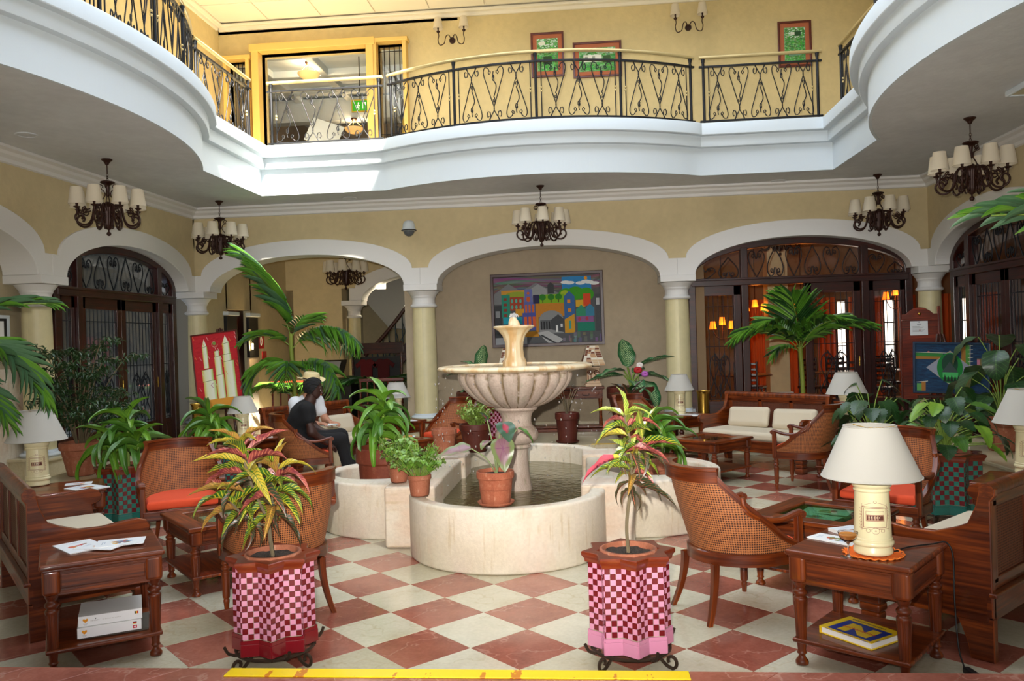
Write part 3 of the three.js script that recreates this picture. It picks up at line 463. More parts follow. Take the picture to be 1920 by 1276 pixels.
// ---------------------------------------------------------------- turned legs, tables
const reeded = (pts, y0, y1, n = 12, seg = 48) => {   // lathe profile with reeding between y0 and y1
  const c = new THREE.CatmullRomCurve3(pts.map(([r, y]) => V(r, y, 0)), false, 'centripetal').getPoints(pts.length * 4), m = c.length - 1;
  return gridSurf(seg, m, (u, v) => { const p = c[Math.round(v * m)], e = p.y > y0 && p.y < y1 ? 1 : 0, r = max(p.x, 0.001) * (1 - e * 0.13 * (1 - abs(sin(u * PI * n)))), a = -u * 2 * PI; return [r * cos(a), p.y, r * sin(a), p.y, u * 0.12]; });
};
function makeTable(name, label, w, d, h, p, ry, group, glass = false) {
  const t = thing(name, label, 'table', p, ry, group), ap = glass ? 0.10 : 0.135, th = 0.028, yl = h - th - ap;
  if (!glass) part(t, 'tabletop', merge([boxAt(w, th, d, 0, h - th / 2, 0, 0.012), boxAt(w - 0.03, 0.014, d - 0.03, 0, h - th - 0.006, 0, 0.005)]), M.wood);
  else {
    const fw = 0.13, o = [[-w / 2, -d / 2], [w / 2, -d / 2], [w / 2, d / 2], [-w / 2, d / 2]], i = [[-w / 2 + fw, -d / 2 + fw], [w / 2 - fw, -d / 2 + fw], [w / 2 - fw, d / 2 - fw], [-w / 2 + fw, d / 2 - fw]];
    part(t, 'tabletop', at(extrude(o, th, 0.008, [i]), [0, h - th, 0], [-PI / 2, 0, 0]), M.wood);
    part(t, 'glass_panel', rbox(w - 2 * fw + 0.01, 0.008, d - 2 * fw + 0.01, 0.002), M.glassG, [0, h - 0.014, 0]);
  }
  const a2 = 0.016;
  for (const [k, L] of [[0, w], [1, d], [2, w], [3, d]]) {   // apron boards with a raised panel
    const off = (k % 2 ? w : d) / 2 - 0.045;
    const g = merge([boxAt(L - 0.12, ap, 0.022, 0, 0, 0), boxAt(L - 0.2, ap * 0.55, 0.01, 0, 0, 0.011, 0.004), boxAt(L - 0.17, 0.006, 0.008, 0, ap * 0.34, 0.012, 0.002), boxAt(L - 0.17, 0.006, 0.008, 0, -ap * 0.34, 0.012, 0.002), boxAt(0.006, ap * 0.68, 0.008, L / 2 - 0.085, 0, 0.012, 0.002), boxAt(0.006, ap * 0.68, 0.008, -L / 2 + 0.085, 0, 0.012, 0.002), boxAt(L - 0.1, 0.012, 0.03, 0, -ap / 2, 0, 0.004)]);
    part(t, 'apron', g, M.wood, [off * sin(k * PI / 2), yl + ap / 2, off * cos(k * PI / 2)], [0, k * PI / 2, 0]);
  }
  const s = yl / 0.417;
  const leg = merge([boxAt(0.085, ap, 0.085, 0, yl + ap / 2, 0, 0.02), reeded([[0.012, 0], [0.03, 0.004], [0.031, 0.02], [0.02, 0.036], [0.016, 0.05], [0.024, 0.06], [0.02, 0.07], [0.022, 0.10], [0.026, 0.14], [0.03, 0.24], [0.034, 0.32], [0.034, 0.335], [0.026, 0.345], [0.035, 0.36], [0.034, 0.37], [0.022, 0.385], [0.03, 0.402], [0.034, 0.417]].map(([r, y]) => [r, y * s]), 0.13 * s, 0.32 * s)]);
  for (const [sx, sz] of [[-1, -1], [1, -1], [1, 1], [-1, 1]]) part(t, 'leg', leg, M.wood, [sx * (w / 2 - 0.055), 0, sz * (d / 2 - 0.055)]);
  part(t, 'shelf', rbox(w - 0.04, 0.022, d - 0.04, 0.009), M.wood, [0, 0.125, 0]);
  return t;
}
const TB = {};
TB.lf = makeTable('end_table', 'mahogany end table at the left front with booklets on top and two white binders below', 0.60, 0.60, 0.58, [-2.07, 0, 3.25], 0.6, 'square end tables');
TB.rf = copy(TB.lf, 'mahogany end table at the right front under the large lamp and the cocktail glass', [2.04, 0, 3.34], -0.645);
copy(TB.lf, 'mahogany end table behind the left sofa, holding a lamp and a magazine', [-3.6, 0, 1.28], 0.6);
copy(TB.lf, 'mahogany end table at the far right edge beyond the right sofa', [3.72, 0, 1.55], -0.645);
copy(TB.lf, 'end table between the far left sofa and the left ledge, with papers and a lamp', [-3.42, 0, -1.95], 0.93);
copy(TB.lf, 'end table with a lamp in front of the left column', [-2.02, 0, -3.78], 0.93);
copy(TB.lf, 'end table with a lamp in front of the right column', [1.9, 0, -3.84], -0.78);
copy(TB.lf, 'end table with a lamp at the right end of the far right sofa', [3.6, 0, -1.98], -0.78);
TB.cl = makeTable('coffee_table', 'low mahogany coffee table with a glass panel, in front of the left sofa', 0.72, 0.72, 0.47, [-1.98, 0, 1.86], 2.31, 'low coffee tables', true);
copy(TB.cl, 'low coffee table with a green glass panel, in front of the right sofa', [2.2, 0, 2.0], -2.25);
copy(TB.cl, 'low coffee table in front of the far right sofa with pillows', [2.05, 0, -2.1], 2.35);
copy(TB.cl, 'low coffee table with plates in front of the man with the hat', [-1.75, 0, -2.45], 0.93);
// ---------------------------------------------------------------- cane armchairs
function makeChair(label, p, ry) {
  const t = thing('cane_armchair', label, 'chair', p, ry, 'round-backed cane armchairs');
  const base = (s) => {   // s in -1..1 from the right front round the back to the left front; returns x, z
    const L1 = 0.20, Ra = 0.295, Rb = 0.27, arc = PI * 0.5 * (Ra + Rb) , tot = arc + 2 * L1, q = (s * 0.5 + 0.5) * tot;
    if (q < L1) return [-Ra + 0.01 * (1 - q / L1), 0.27 - q - 0.0]; if (q > L1 + arc) return [Ra - 0.01 * ((q - L1 - arc) / L1), 0.07 + (q - L1 - arc)];
    const a = (q - L1) / arc * PI; return [-Ra * cos(a), 0.07 - Rb * 1.12 * sin(a)];
  };
  const topY = (s) => { const k = abs(s); return k < 0.36 ? 0.87 : lerp(0.87, 0.435, Math.pow(sstep(0.36, 1.06, k), 0.43)); };
  const surf = (s, y) => { const [x, z] = base(s), h = (y - 0.40) / 0.5, k = 1 - abs(s); const lean = 0.13 * h * h * 0.6 + 0.06 * h, flare = 0.035 * h + 0.03 * sin(clamp(h) * PI); const nx = x * 1.0 / 0.3, back = sstep(0.2, 0.75, k); return V(x + nx * flare * 0.8, y, z - back * (lean + 0.02 * sin(clamp(h) * PI)) ); };
  part(t, 'cane_back', gridSurf(72, 16, (u, v) => { const s = u * 2 - 1, y = lerp(0.395, topY(s), v), q = surf(s, y); return [q.x, q.y, q.z, u * 1.5, y]; }), M.cane);
  const N = 60, edge = Array.from({ length: N + 1 }, (_, k) => { const s = -1 + 2 * k / N; return surf(s, topY(s)); });
  part(t, 'back_frame', sweep(edge, [[-0.016, -0.02], [0.016, -0.02], [0.018, 0], [0.016, 0.014], [-0.016, 0.014], [-0.018, 0]]), M.wood);
  const rail = edge.filter((_, k) => abs(-1 + 2 * k / N) < 0.37).map((q) => V(q.x, 0.87, q.z)); rail.unshift(rail[0].clone().add(V(-0.012, 0, 0.012))); rail.push(rail.at(-1).clone().add(V(0.012, 0, 0.012)));
  part(t, 'top_rail', sweep(rail, [[-0.018, -0.05], [0.018, -0.05], [0.020, 0.015], [0.028, 0.02], [0.028, 0.034], [-0.028, 0.034], [-0.028, 0.02], [-0.020, 0.015]]), M.wood);
  const loop = Array.from({ length: 41 }, (_, k) => { const [x, z] = base(-1 + k / 20); return V(x, 0.365, z); });
  part(t, 'seat_rail', merge([sweep(loop, [[-0.02, -0.036], [0.02, -0.036], [0.02, 0.03], [0.012, 0.036], [-0.02, 0.036]]), boxAt(0.59, 0.072, 0.04, 0, 0.365, 0.275, 0.006)]), M.wood);
  const cs = Array.from({ length: 40 }, (_, k) => { const [x, z] = base(-1 + k / 19.5); return [x * 0.93, -(z * 0.93 + 0.005)]; });
  const cush = extrude(cs, 0.075, 0.028, [], 5); cush.rotateX(-PI / 2); { const P = cush.attributes.position; for (let i = 0; i < P.count; i++) { const x = P.getX(i), z = P.getZ(i); if (P.getY(i) > 0.04) P.setY(i, P.getY(i) + 0.022 * max(0, 1 - (x * x + z * z) / 0.085)); } cush.computeVertexNormals(); }
  part(t, 'seat_cushion', toCreasedNormals(cush, 0.9), M.orange, [0, 0.40, 0]);
  for (const s of [-1, 1]) {
    const a0 = surf(s * 0.50, 0.735), arm = new THREE.CatmullRomCurve3([a0, V(s * 0.318, 0.655, -0.09), V(s * 0.315, 0.598, 0.04), V(s * 0.305, 0.592, 0.15), V(s * 0.298, 0.615, 0.245), V(s * 0.297, 0.622, 0.285)]).getPoints(24);
    part(t, 'arm', merge([sweep(arm, [[-0.02, -0.013], [0.02, -0.013], [0.022, 0.004], [0.014, 0.014], [-0.014, 0.014], [-0.022, 0.004]]), at(new THREE.CylinderGeometry(0.022, 0.022, 0.046, 14), [s * 0.297, 0.608, 0.285], [0, 0, PI / 2])]), M.wood);
    part(t, 'arm_post', merge([boxAt(0.04, 0.26, 0.04, s * 0.295, 0.475, 0.268, 0.006)]), M.wood);
    part(t, 'leg', at(reeded([[0.014, 0], [0.017, 0.03], [0.02, 0.055], [0.016, 0.065], [0.022, 0.075], [0.024, 0.12], [0.027, 0.22], [0.027, 0.235], [0.02, 0.245], [0.03, 0.262], [0.02, 0.28], [0.028, 0.295], [0.022, 0.31], [0.028, 0.33]], 0.075, 0.22, 10, 32), [s * 0.27, 0, 0.262]), M.wood);
    part(t, 'rear_leg', gridSurf(4, 10, (u, v) => { const k = [[-1, -1], [1, -1], [1, 1], [-1, 1], [-1, -1]][Math.round(u * 4)], w = lerp(0.013, 0.02, v), o = 0.07 * (1 - v) * (1 - v); return [s * (0.17 + o * 0.6) + k[0] * w, 0.34 * v, -0.215 - o - k[1] * w, v * 0.34, u * 0.15]; }), M.wood);
    { const m = t.children.at(-1); m.geometry = toCreasedNormals(m.geometry, 0.5); }
  }
  return t;
}
const chair0 = makeChair('cane armchair seen from behind at left front, beyond the left star planter', [-1.3, 0, 2.55], -2.39);
copy(chair0, 'cane armchair facing us with an orange seat, behind the left coffee table', [-2.7, 0, 1.1], 0.522);
copy(chair0, 'cane armchair seen from behind and side, right of the right front star planter', [1.5, 0, 2.55], 1.97);
copy(chair0, 'cane armchair facing us behind the large right front lamp', [2.9, 0, 1.2], -0.658);
copy(chair0, 'cane armchair in which the woman in black sits', [-2.6, 0, -1.62], 1.95);
copy(chair0, 'cane armchair turned towards the far right sofa with pillows', [3.0, 0, -1.42], -2.1);
copy(chair0, 'cane armchair mostly hidden behind the herb pots and the column lamp', [-1.15, 0, -3.2], -0.6);
copy(chair0, 'cane armchair mostly hidden behind the croton, in front of the console table', [1.35, 0, -3.1], 0.7);
// ---------------------------------------------------------------- sofas
function makeSofa(label, p, ry) {
  const t = thing('cane_sofa', label, 'sofa', p, ry, 'mahogany sofas with cane backs'), W = 1.5;
  // side planks: scrolled back post sweeping down into the arm
  const side = [[-0.35, 0.22], [-0.35, 0.80], [-0.37, 0.83], [-0.372, 0.86], [-0.352, 0.885], [-0.325, 0.89], [-0.30, 0.87], [-0.293, 0.83], [-0.28, 0.77], [-0.24, 0.68], [-0.18, 0.65], [-0.08, 0.615], [0.05, 0.61], [0.17, 0.625], [0.25, 0.63], [0.30, 0.612], [0.32, 0.578], [0.31, 0.54], [0.28, 0.52], [0.25, 0.51], [0.27, 0.40], [0.30, 0.33], [0.33, 0.28], [0.33, 0.22]];
  const sg = extrude(side.map(([z, y]) => [z, y]), 0.045, 0.006); sg.rotateY(-PI / 2);   // x=z, extruded along -x
  for (const s of [-1, 1]) part(t, 'side_panel', sg, M.wood, [s * (W / 2 - 0.0225) + 0.0225, 0, 0]);
  part(t, 'base_rail', merge([boxAt(W - 0.04, 0.13, 0.03, 0, 0.27, 0.325, 0.005), boxAt(W - 0.04, 0.13, 0.03, 0, 0.27, -0.335, 0.005), boxAt(0.04, 0.13, 0.66, W / 2 - 0.02, 0.26, 0, 0.006), boxAt(0.04, 0.13, 0.66, -W / 2 + 0.02, 0.26, 0, 0.006), boxAt(W - 0.06, 0.02, 0.62, 0, 0.3, 0)]), M.wood);
  part(t, 'base_moulding', merge([boxAt(W + 0.03, 0.022, 0.04, 0, 0.338, -0.355, 0.008), boxAt(W + 0.03, 0.022, 0.04, 0, 0.338, 0.34, 0.008)]), M.wood);
  part(t, 'top_roll', at(new THREE.CylinderGeometry(0.036, 0.036, W + 0.01, 18), [0, 0.855, -0.333], [0, 0, PI / 2]), M.wood);
  const zb = -0.325, st = [boxAt(W - 0.09, 0.07, 0.035, 0, 0.80, zb, 0.006), boxAt(W - 0.09, 0.06, 0.035, 0, 0.38, zb, 0.006)];
  for (let k = 0; k < 4; k++) st.push(boxAt(0.06, 0.42, 0.035, (k - 1.5) * (W - 0.15) / 3, 0.59, zb, 0.006));
  part(t, 'back_frame', merge(st), M.wood);
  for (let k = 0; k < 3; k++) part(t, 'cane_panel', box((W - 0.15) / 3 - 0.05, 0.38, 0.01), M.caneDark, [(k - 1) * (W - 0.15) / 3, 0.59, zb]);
  const cu = new RoundedBoxGeometry(W - 0.12, 0.11, 0.58, 4, 0.045); part(t, 'seat_cushion', uvBox(cu), M.cream, [0, 0.395, 0.03]);
  const legR = extrude([[-0.35, 0], [-0.24, 0], [-0.235, 0.02], [-0.225, 0.08], [-0.195, 0.16], [-0.17, 0.215], [-0.35, 0.215]], 0.05, 0.004); legR.rotateY(-PI / 2);
  const legF = merge([boxAt(0.11, 0.055, 0.13, 0, 0.185, 0, 0.014), boxAt(0.10, 0.05, 0.12, 0, 0.137, 0, 0.016), boxAt(0.09, 0.05, 0.11, 0, 0.09, 0, 0.016), boxAt(0.10, 0.066, 0.12, 0, 0.033, 0.004, 0.012)]);
  for (const s of [-1, 1]) { part(t, 'rear_leg', legR, M.wood, [s * (W / 2 - 0.03) + 0.025, 0, 0]); part(t, 'front_leg', legF, M.wood, [s * (W / 2 - 0.05), 0, 0.28]); }
  return t;
}
const sofa0 = makeSofa('mahogany sofa with a cream seat along the left edge, its back to the left wall', [-2.82, 0, 2.37], 2.31);
copy(sofa0, 'mahogany sofa at the right edge with its cane back turned to us', [2.90, 0, 2.60], -2.35);
const sofaBR = copy(sofa0, 'mahogany sofa in the far right corner with two beige pillows', [2.83, 0, -2.94], -0.785);
copy(sofa0, 'mahogany sofa in the far left corner where the man with the straw hat sits', [-2.83, 0, -3.02], 1.05);
{ const g = new RoundedBoxGeometry(0.58, 0.26, 0.15, 6, 0.06), P = g.attributes.position; for (let i = 0; i < P.count; i++) { const x = P.getX(i) / 0.29, y = P.getY(i) / 0.12; P.setZ(i, P.getZ(i) * (0.55 + 0.6 * (1 - x * x) * (1 - y * y))); P.setX(i, P.getX(i) * (1 + 0.06 * y * y)); } g.computeVertexNormals(); const pg = uvBox(g);
  const place = (lx, label) => { const m = single('pillow', label, 'pillow', pg, M.cream, undefined, undefined, 'beige pillows on the far right sofa'); const q = V(lx, 0.575, -0.2).applyAxisAngle(V(0, 1, 0), -0.785).add(V(2.83, 0, -2.94)); m.position.copy(q); m.rotation.set(-0.3, -0.785, 0.03, 'YXZ'); };
  place(-0.32, 'beige pillow at the left of the far right sofa'); place(0.34, 'beige pillow at the right of the far right sofa, partly behind a chair'); }
// ---------------------------------------------------------------- table lamps
const lampPrint = ctex(1024, 512, (x, w, h) => {
  x.fillStyle = '#e9dfb4'; x.fillRect(0, 0, w, h);
  x.save(); x.translate(w / 2, h * 0.54); x.scale(1.3, 1.2); x.strokeStyle = '#8a4a3c'; x.fillStyle = '#8a4a3c'; x.lineWidth = 4;
  x.strokeRect(-95, -105, 190, 190); x.strokeRect(-82, -92, 164, 164); x.lineWidth = 2;
  x.beginPath(); x.moveTo(-95, -105); x.quadraticCurveTo(-50, -140, 0, -142); x.quadraticCurveTo(50, -140, 95, -105); x.stroke(); x.beginPath(); x.arc(0, -148, 11, 0, 7); x.stroke();
  for (const s of [-1, 1]) { for (let k = 0; k < 7; k++) { x.beginPath(); x.arc(s * 104, -90 + k * 28, 8, 0, 5); x.stroke(); } x.beginPath(); x.moveTo(s * 95, -130); x.lineTo(s * 95, 100); x.stroke(); x.beginPath(); x.arc(s * 50, 100, 14, 0, 7); x.stroke(); }
  x.strokeRect(-64, -66, 128, 84); x.globalAlpha = 0.55; x.fillRect(-62, -38, 124, 54); x.globalAlpha = 1; x.fillStyle = '#5e2f28'; for (let k = 0; k < 6; k++) x.fillRect(-58 + k * 20, -32, 9, 40); x.fillRect(28, -26, 30, 36); x.fillStyle = '#e9dfb4'; for (let k = 0; k < 5; k++) x.fillRect(-46 + k * 18, -20, 6, 12);
  x.beginPath(); x.arc(0, 100, 26, 0, 7); x.fill(); x.stroke(); x.beginPath(); x.arc(0, 100, 5, 0, 7); x.stroke(); x.restore();
}); lampPrint.wrapS = THREE.RepeatWrapping;
const ceramicPrint = phy({ map: lampPrint, roughness: 0.3, clearcoat: 0.5, clearcoatRoughness: 0.15 });
function makeLamp(label, p, ry, s = 1) {
  const t = thing('table_lamp', label, 'lamp', p, ry, 'table lamps with white shades'); t.scale.setScalar(s);
  const body = new THREE.CylinderGeometry(0.078, 0.086, 0.235, 48, 4, true); body.rotateY(PI);   // u = 0.5 faces +z
  part(t, 'body', body, ceramicPrint, [0, 0.185, 0]);
  part(t, 'base', smoothLathe([[0.0, 0.0], [0.085, 0.0], [0.09, 0.01], [0.086, 0.03], [0.084, 0.04], [0.094, 0.046], [0.095, 0.06], [0.088, 0.066], [0.09, 0.075], [0.086, 0.08]], 40, 3), M.ceramic);
  part(t, 'collar', smoothLathe([[0.078, 0.298], [0.085, 0.306], [0.08, 0.316], [0.088, 0.324], [0.094, 0.345], [0.085, 0.366], [0.05, 0.375], [0.0, 0.376]], 40, 3), M.ceramic);
  part(t, 'stem', new THREE.CylinderGeometry(0.008, 0.008, 0.12, 10), M.brass, [0, 0.42, 0]);
  part(t, 'bulb', smoothLathe([[0, 0.44], [0.013, 0.45], [0.016, 0.48], [0.03, 0.51], [0.028, 0.54], [0, 0.562]], 16, 3), M.paper);
  const sh = part(t, 'shade', lathe([[0.228, 0.368], [0.12, 0.612]], 56), M.shade);
  part(sh, 'trim', merge([at(new THREE.TorusGeometry(0.228, 0.003, 6, 56), [0, 0.369, 0], [PI / 2, 0, 0]), at(new THREE.TorusGeometry(0.12, 0.003, 6, 48), [0, 0.612, 0], [PI / 2, 0, 0])]), M.shade);
  part(t, 'shade_ring', merge([at(new THREE.TorusGeometry(0.016, 0.0025, 5, 16), [0, 0.6, 0], [PI / 2, 0, 0]), bar([0.016, 0.6, 0], [0.118, 0.608, 0], 0.0018), bar([-0.008, 0.6, 0.014], [-0.06, 0.608, 0.102], 0.0018), bar([-0.008, 0.6, -0.014], [-0.06, 0.608, -0.102], 0.0018)]), M.brass);
  return t;
}
const lamp0 = makeLamp('large table lamp with a printed ceramic base on an orange doily at the right front', [2.02, 0.589, 3.5], -0.15);
const lampCopy = (label, p, ry, s) => { const c = copy(lamp0, label, p, ry); c.scale.setScalar(s); return c; };
lampCopy('table lamp with a printed cream base at the left edge, beyond the left sofa', [-3.88, 0.584, 1.2], 0.55, 1);
lampCopy('table lamp cut by the right edge of the photo', [3.86, 0.584, 1.30], -0.3, 1);
lampCopy('table lamp in front of the red painting', [-3.5, 0.584, -2.02], 0.5, 0.8);
lampCopy('table lamp just left of the left round column', [-2.02, 0.584, -3.8], 0.1, 0.86);
lampCopy('table lamp in front of the right round column', [1.92, 0.584, -3.82], 0.1, 0.88);
lampCopy('table lamp beside the right end of the far right sofa', [3.58, 0.584, -1.97], -0.1, 0.98);
// ---------------------------------------------------------------- plants
function leafGeo(droop, wf, o = {}) {   // unit leaf along +z; droop in radians over its length; wf(t) half width
  const { fold = 0.25, nu = 4, nv = 12, wave = 0, start = 0 } = o, pth = [[0, 0]]; let y = 0, z = 0;
  for (let k = 1; k <= nv; k++) { const a = start - droop * (k - 0.5) / nv; z += cos(a) / nv; y += sin(a) / nv; pth.push([y, z]); }
  return gridSurf(nu, nv, (u, v) => { const k = Math.round(v * nv), s = u * 2 - 1, w = wf(v), a = start - droop * v, up = abs(s) * w * fold + wave * sin(v * 16 + s * 2) * w * abs(s); return [s * w, pth[k][0] + up * cos(a), pth[k][1] - up * sin(a) * 0.5, u, v]; });
}
function addLeaf(parent, name, geo, mat, p, az, el, len, wid, roll = 0) {
  const m = part(parent, name, geo, mat, p, undefined, [wid, len, len]); m.rotation.set(-el, az, roll, 'YXZ'); return m;
}
const lm = (map, o = {}) => phy({ map, roughness: 0.42, side: THREE.DoubleSide, clearcoat: 0.25, clearcoatRoughness: 0.3, ...o });
// leaf pictures: u across, v along
const veined = (base, vein, n, wv, mid, seed, blotch) => dtex(128, (u, v) => {
  const s = abs(u - 0.5) * 2, f = (v - s * 0.16) * n, d = abs(f - Math.round(f)), k = 1 - sstep(wv * 0.5, wv, d), b = fbm(u, v, 6, 12, 3, seed); let c = mixc(base[0], base[1], clamp(b * 1.6 - 0.3));
  c = mixc(c, vein, k * (1 - s * 0.35)); c = mixc(c, vein, (1 - sstep(mid * 0.6, mid, s))); if (blotch) c = mixc(c, blotch, sstep(0.55, 0.72, fbm(u, v, 5, 9, 3, seed + 3)) * 0.8); return c;
}, 1, true, 256);
const LT = {
  c1: lm(veined([[38, 74, 26], [66, 106, 34]], [206, 188, 48], 13, 0.22, 0.16, 1)), c2: lm(veined([[176, 150, 44], [196, 176, 62]], [60, 96, 30], 14, 0.16, 0.06, 2)),
  c3: lm(veined([[112, 42, 46], [150, 72, 66]], [204, 128, 96], 12, 0.18, 0.12, 3, [96, 30, 40])), c4: lm(veined([[34, 52, 28], [58, 64, 40]], [176, 92, 70], 12, 0.12, 0.14, 4)),
  c5: lm(veined([[120, 112, 40], [150, 92, 56]], [196, 150, 62], 13, 0.2, 0.14, 5)), c6: lm(veined([[96, 124, 40], [140, 152, 52]], [214, 200, 90], 12, 0.14, 0.1, 6)),
  d1: lm(dtex(64, (u, v) => { const s = abs(u - 0.5) * 2, b = fbm(u, v, 20, 2, 3, 1); return mixc([66, 112, 22], [126, 168, 52], clamp(b * 1.3 - 0.2 + (s < 0.3 ? 0.15 : 0))); }, 1, true, 128)),
  d2: lm(dtex(64, (u, v) => { const b = fbm(u, v, 20, 2, 3, 4); return mixc([50, 92, 26], [92, 140, 48], clamp(b * 1.4 - 0.2)); }, 1, true, 128)),
  dieff: lm(dtex(128, (u, v) => { const s = abs(u - 0.5) * 2, f = (v - s * 0.22) * 16, d = abs(f - Math.round(f)), n = fbm(u, v, 14, 14, 3, 2); return mixc(mixc([26, 84, 48], [48, 112, 60], n), [190, 214, 160], (1 - sstep(0.12, 0.3, d)) * (1 - sstep(0.5, 0.9, s)) * sstep(0.3, 0.5, n + 0.1)); }, 1, true, 256)),
  cal: lm(dtex(128, (u, v) => { const s = abs(u - 0.5) * 2, r = hypot(s * 0.8, v - 0.3), a = Math.atan2(v - 0.3, s + 0.01), n = fbm(u, v, 8, 8, 4, 1), ve = 1 - sstep(0.02, 0.1, abs(sin(a * 5)) * r + n * 0.05); let c = mixc([122, 84, 92], [98, 112, 58], sstep(0.35, 0.6, r + (n - 0.5) * 0.4)); c = mixc(c, [106, 44, 84], ve * (1 - sstep(0.3, 0.7, r))); return c; }, 1, true, 128)),
  cal2: lm(dtex(128, (u, v) => { const s = abs(u - 0.5) * 2, r = hypot(s * 0.8, v - 0.3), n = fbm(u, v, 8, 8, 4, 5); return mixc([150, 30, 50], [54, 84, 62], sstep(0.12, 0.34, r + (n - 0.5) * 0.35)); }, 1, true, 128)),
  palm: lm(dtex(32, (u, v) => mixc([52, 110, 28], [126, 172, 58], clamp(fbm(u, v, 8, 2, 3) * 1.4 - 0.2)), 1)), palmDark: lm(dtex(32, (u, v) => mixc([24, 60, 22], [48, 86, 34], fbm(u, v, 8, 2, 3, 3)), 1)), palmBlue: lm(dtex(32, (u, v) => mixc([52, 92, 60], [104, 140, 100], fbm(u, v, 8, 2, 3, 6)), 1)),
  phil: lm(dtex(128, (u, v) => { const s = abs(u - 0.5) * 2, f = (v - s * 0.25) * 8, d = abs(f - Math.round(f)); return mixc(mixc([16, 48, 20], [34, 74, 30], fbm(u, v, 6, 6, 3)), [92, 132, 60], (1 - sstep(0.03, 0.1, d)) * 0.5 + (s < 0.05 ? 0.4 : 0)); }, 1)), phil2: lm(dtex(64, (u, v) => mixc([88, 132, 34], [136, 168, 50], fbm(u, v, 6, 6, 3)), 1)),
  herb: lm(dtex(32, (u, v) => mixc([86, 132, 40], [134, 168, 62], fbm(u, v, 6, 6, 3)), 1)), fern: lm(dtex(32, (u, v) => mixc([110, 140, 50], [150, 170, 70], fbm(u, v, 6, 6, 3)), 1)), dark: lm(dtex(32, (u, v) => mixc([26, 52, 22], [52, 84, 34], fbm(u, v, 6, 6, 3)), 1)),
};
const bark = std({ color: 0x8a7a5c, roughness: 0.9, bumpMap: T.fine, bumpScale: 0.004 }), greenStem = std({ color: 0x7f9a3e, roughness: 0.6 }), palmTrunk = std({ color: 0x93a040, roughness: 0.6, map: dtex(64, (u, v) => (v * 6) % 1 < 0.12 ? [150, 140, 90] : [230, 235, 210], [1, 3]) });
const LG = { lance: [0.3, 0.8, 1.3, 1.9].map((d) => leafGeo(d, (t) => 0.5 * Math.pow(sin(PI * Math.pow(t, 0.72)), 0.8) * (1 - 0.25 * t), { wave: 0.06, start: 0.25 })), strap: [0.5, 1.2, 1.9, 2.5].map((d) => leafGeo(d, (t) => 0.5 * min(1, 0.35 + t * 2.2) * Math.pow(1 - t, 0.42), { wave: 0.05, start: 0.1, nv: 16, fold: 0.35 })), broad: [0.3, 0.9, 1.5].map((d) => leafGeo(d, (t) => 0.5 * Math.pow(sin(PI * Math.pow(t, 0.8)), 0.62), { wave: 0.06, nu: 6, nv: 12, fold: 0.18 })), heart: [0.4, 1.1].map((d) => leafGeo(d, (t) => 0.5 * Math.pow(sin(PI * Math.pow(clamp(t, 0.02, 1), 0.5)), 0.75), { nu: 8, nv: 12, fold: 0.12, wave: 0.05 })), lobed: [0.5, 1.1].map((d) => leafGeo(d, (t) => 0.5 * Math.pow(sin(PI * Math.pow(clamp(t, 0.02, 1), 0.55)), 0.7) * (0.74 + 0.26 * Math.pow(abs(sin(t * 19)), 0.7)), { nu: 6, nv: 26, fold: 0.1 })), small: [0.4, 0.9].map((d) => leafGeo(d, (t) => 0.5 * Math.pow(sin(PI * Math.pow(t, 0.75)), 0.8), { nu: 2, nv: 5 })), blade: [0.25, 0.7, 1.3].map((d) => leafGeo(d, (t) => 0.5 * min(1, t * 9) * Math.pow(1 - t, 0.5), { nu: 2, nv: 8, fold: 0.4 })) };
const pick = (R, a) => a[Math.floor(R() * a.length)];
// pots
function join(plant, pot, name, label) { scene.updateMatrixWorld(true); for (const c of [...pot.children]) { if (c.name === 'body') c.name = 'pot'; plant.attach(c); } scene.remove(pot); used[pot.name.replace(/_\d{3}$/, '')] -= /_\d{3}$/.test(pot.name) || 1 ? 0 : 0; plant.name = numbered(name); plant.userData = { label, category: 'plant' }; return plant; }
function clayPot(name, label, p, r, h, mat = M.clay, o = {}) {
  const t = thing(name, label, 'pot', p, 0, o.group), b = o.base ?? 0.68;
  part(t, 'body', lathe([[0.001, 0.0], [r * b, 0], [r * b + 0.006, 0.012], [r * 0.93, h * 0.76], [r * 0.94, h * 0.77], [r, h * 0.78], [r * 1.02, h * 0.8], [r * 1.02, h * 0.97], [r * 0.99, h], [r * 0.92, h], [r * 0.9, h * 0.86]], 44), mat);
  if (o.bands) part(t, 'band', merge(o.bands.map((f) => at(new THREE.TorusGeometry(lerp(r * b, r * 0.93, f / 0.77) + 0.002, 0.0035, 6, 40), [0, h * f, 0], [PI / 2, 0, 0]))), mat);
  if (o.saucer) part(t, 'saucer', lathe([[0.001, -0.012], [r * 0.86, -0.012], [r * 0.98, 0.006], [r * 1.0, 0.014], [r * 0.95, 0.014], [r * 0.84, -0.002], [0.001, -0.002]], 40), mat, [0, 0, 0]);
  part(t, 'soil', at(new THREE.CircleGeometry(r * 0.92, 28), [0, h * 0.88, 0], [-PI / 2, 0, 0]), M.soil);
  return t;
}
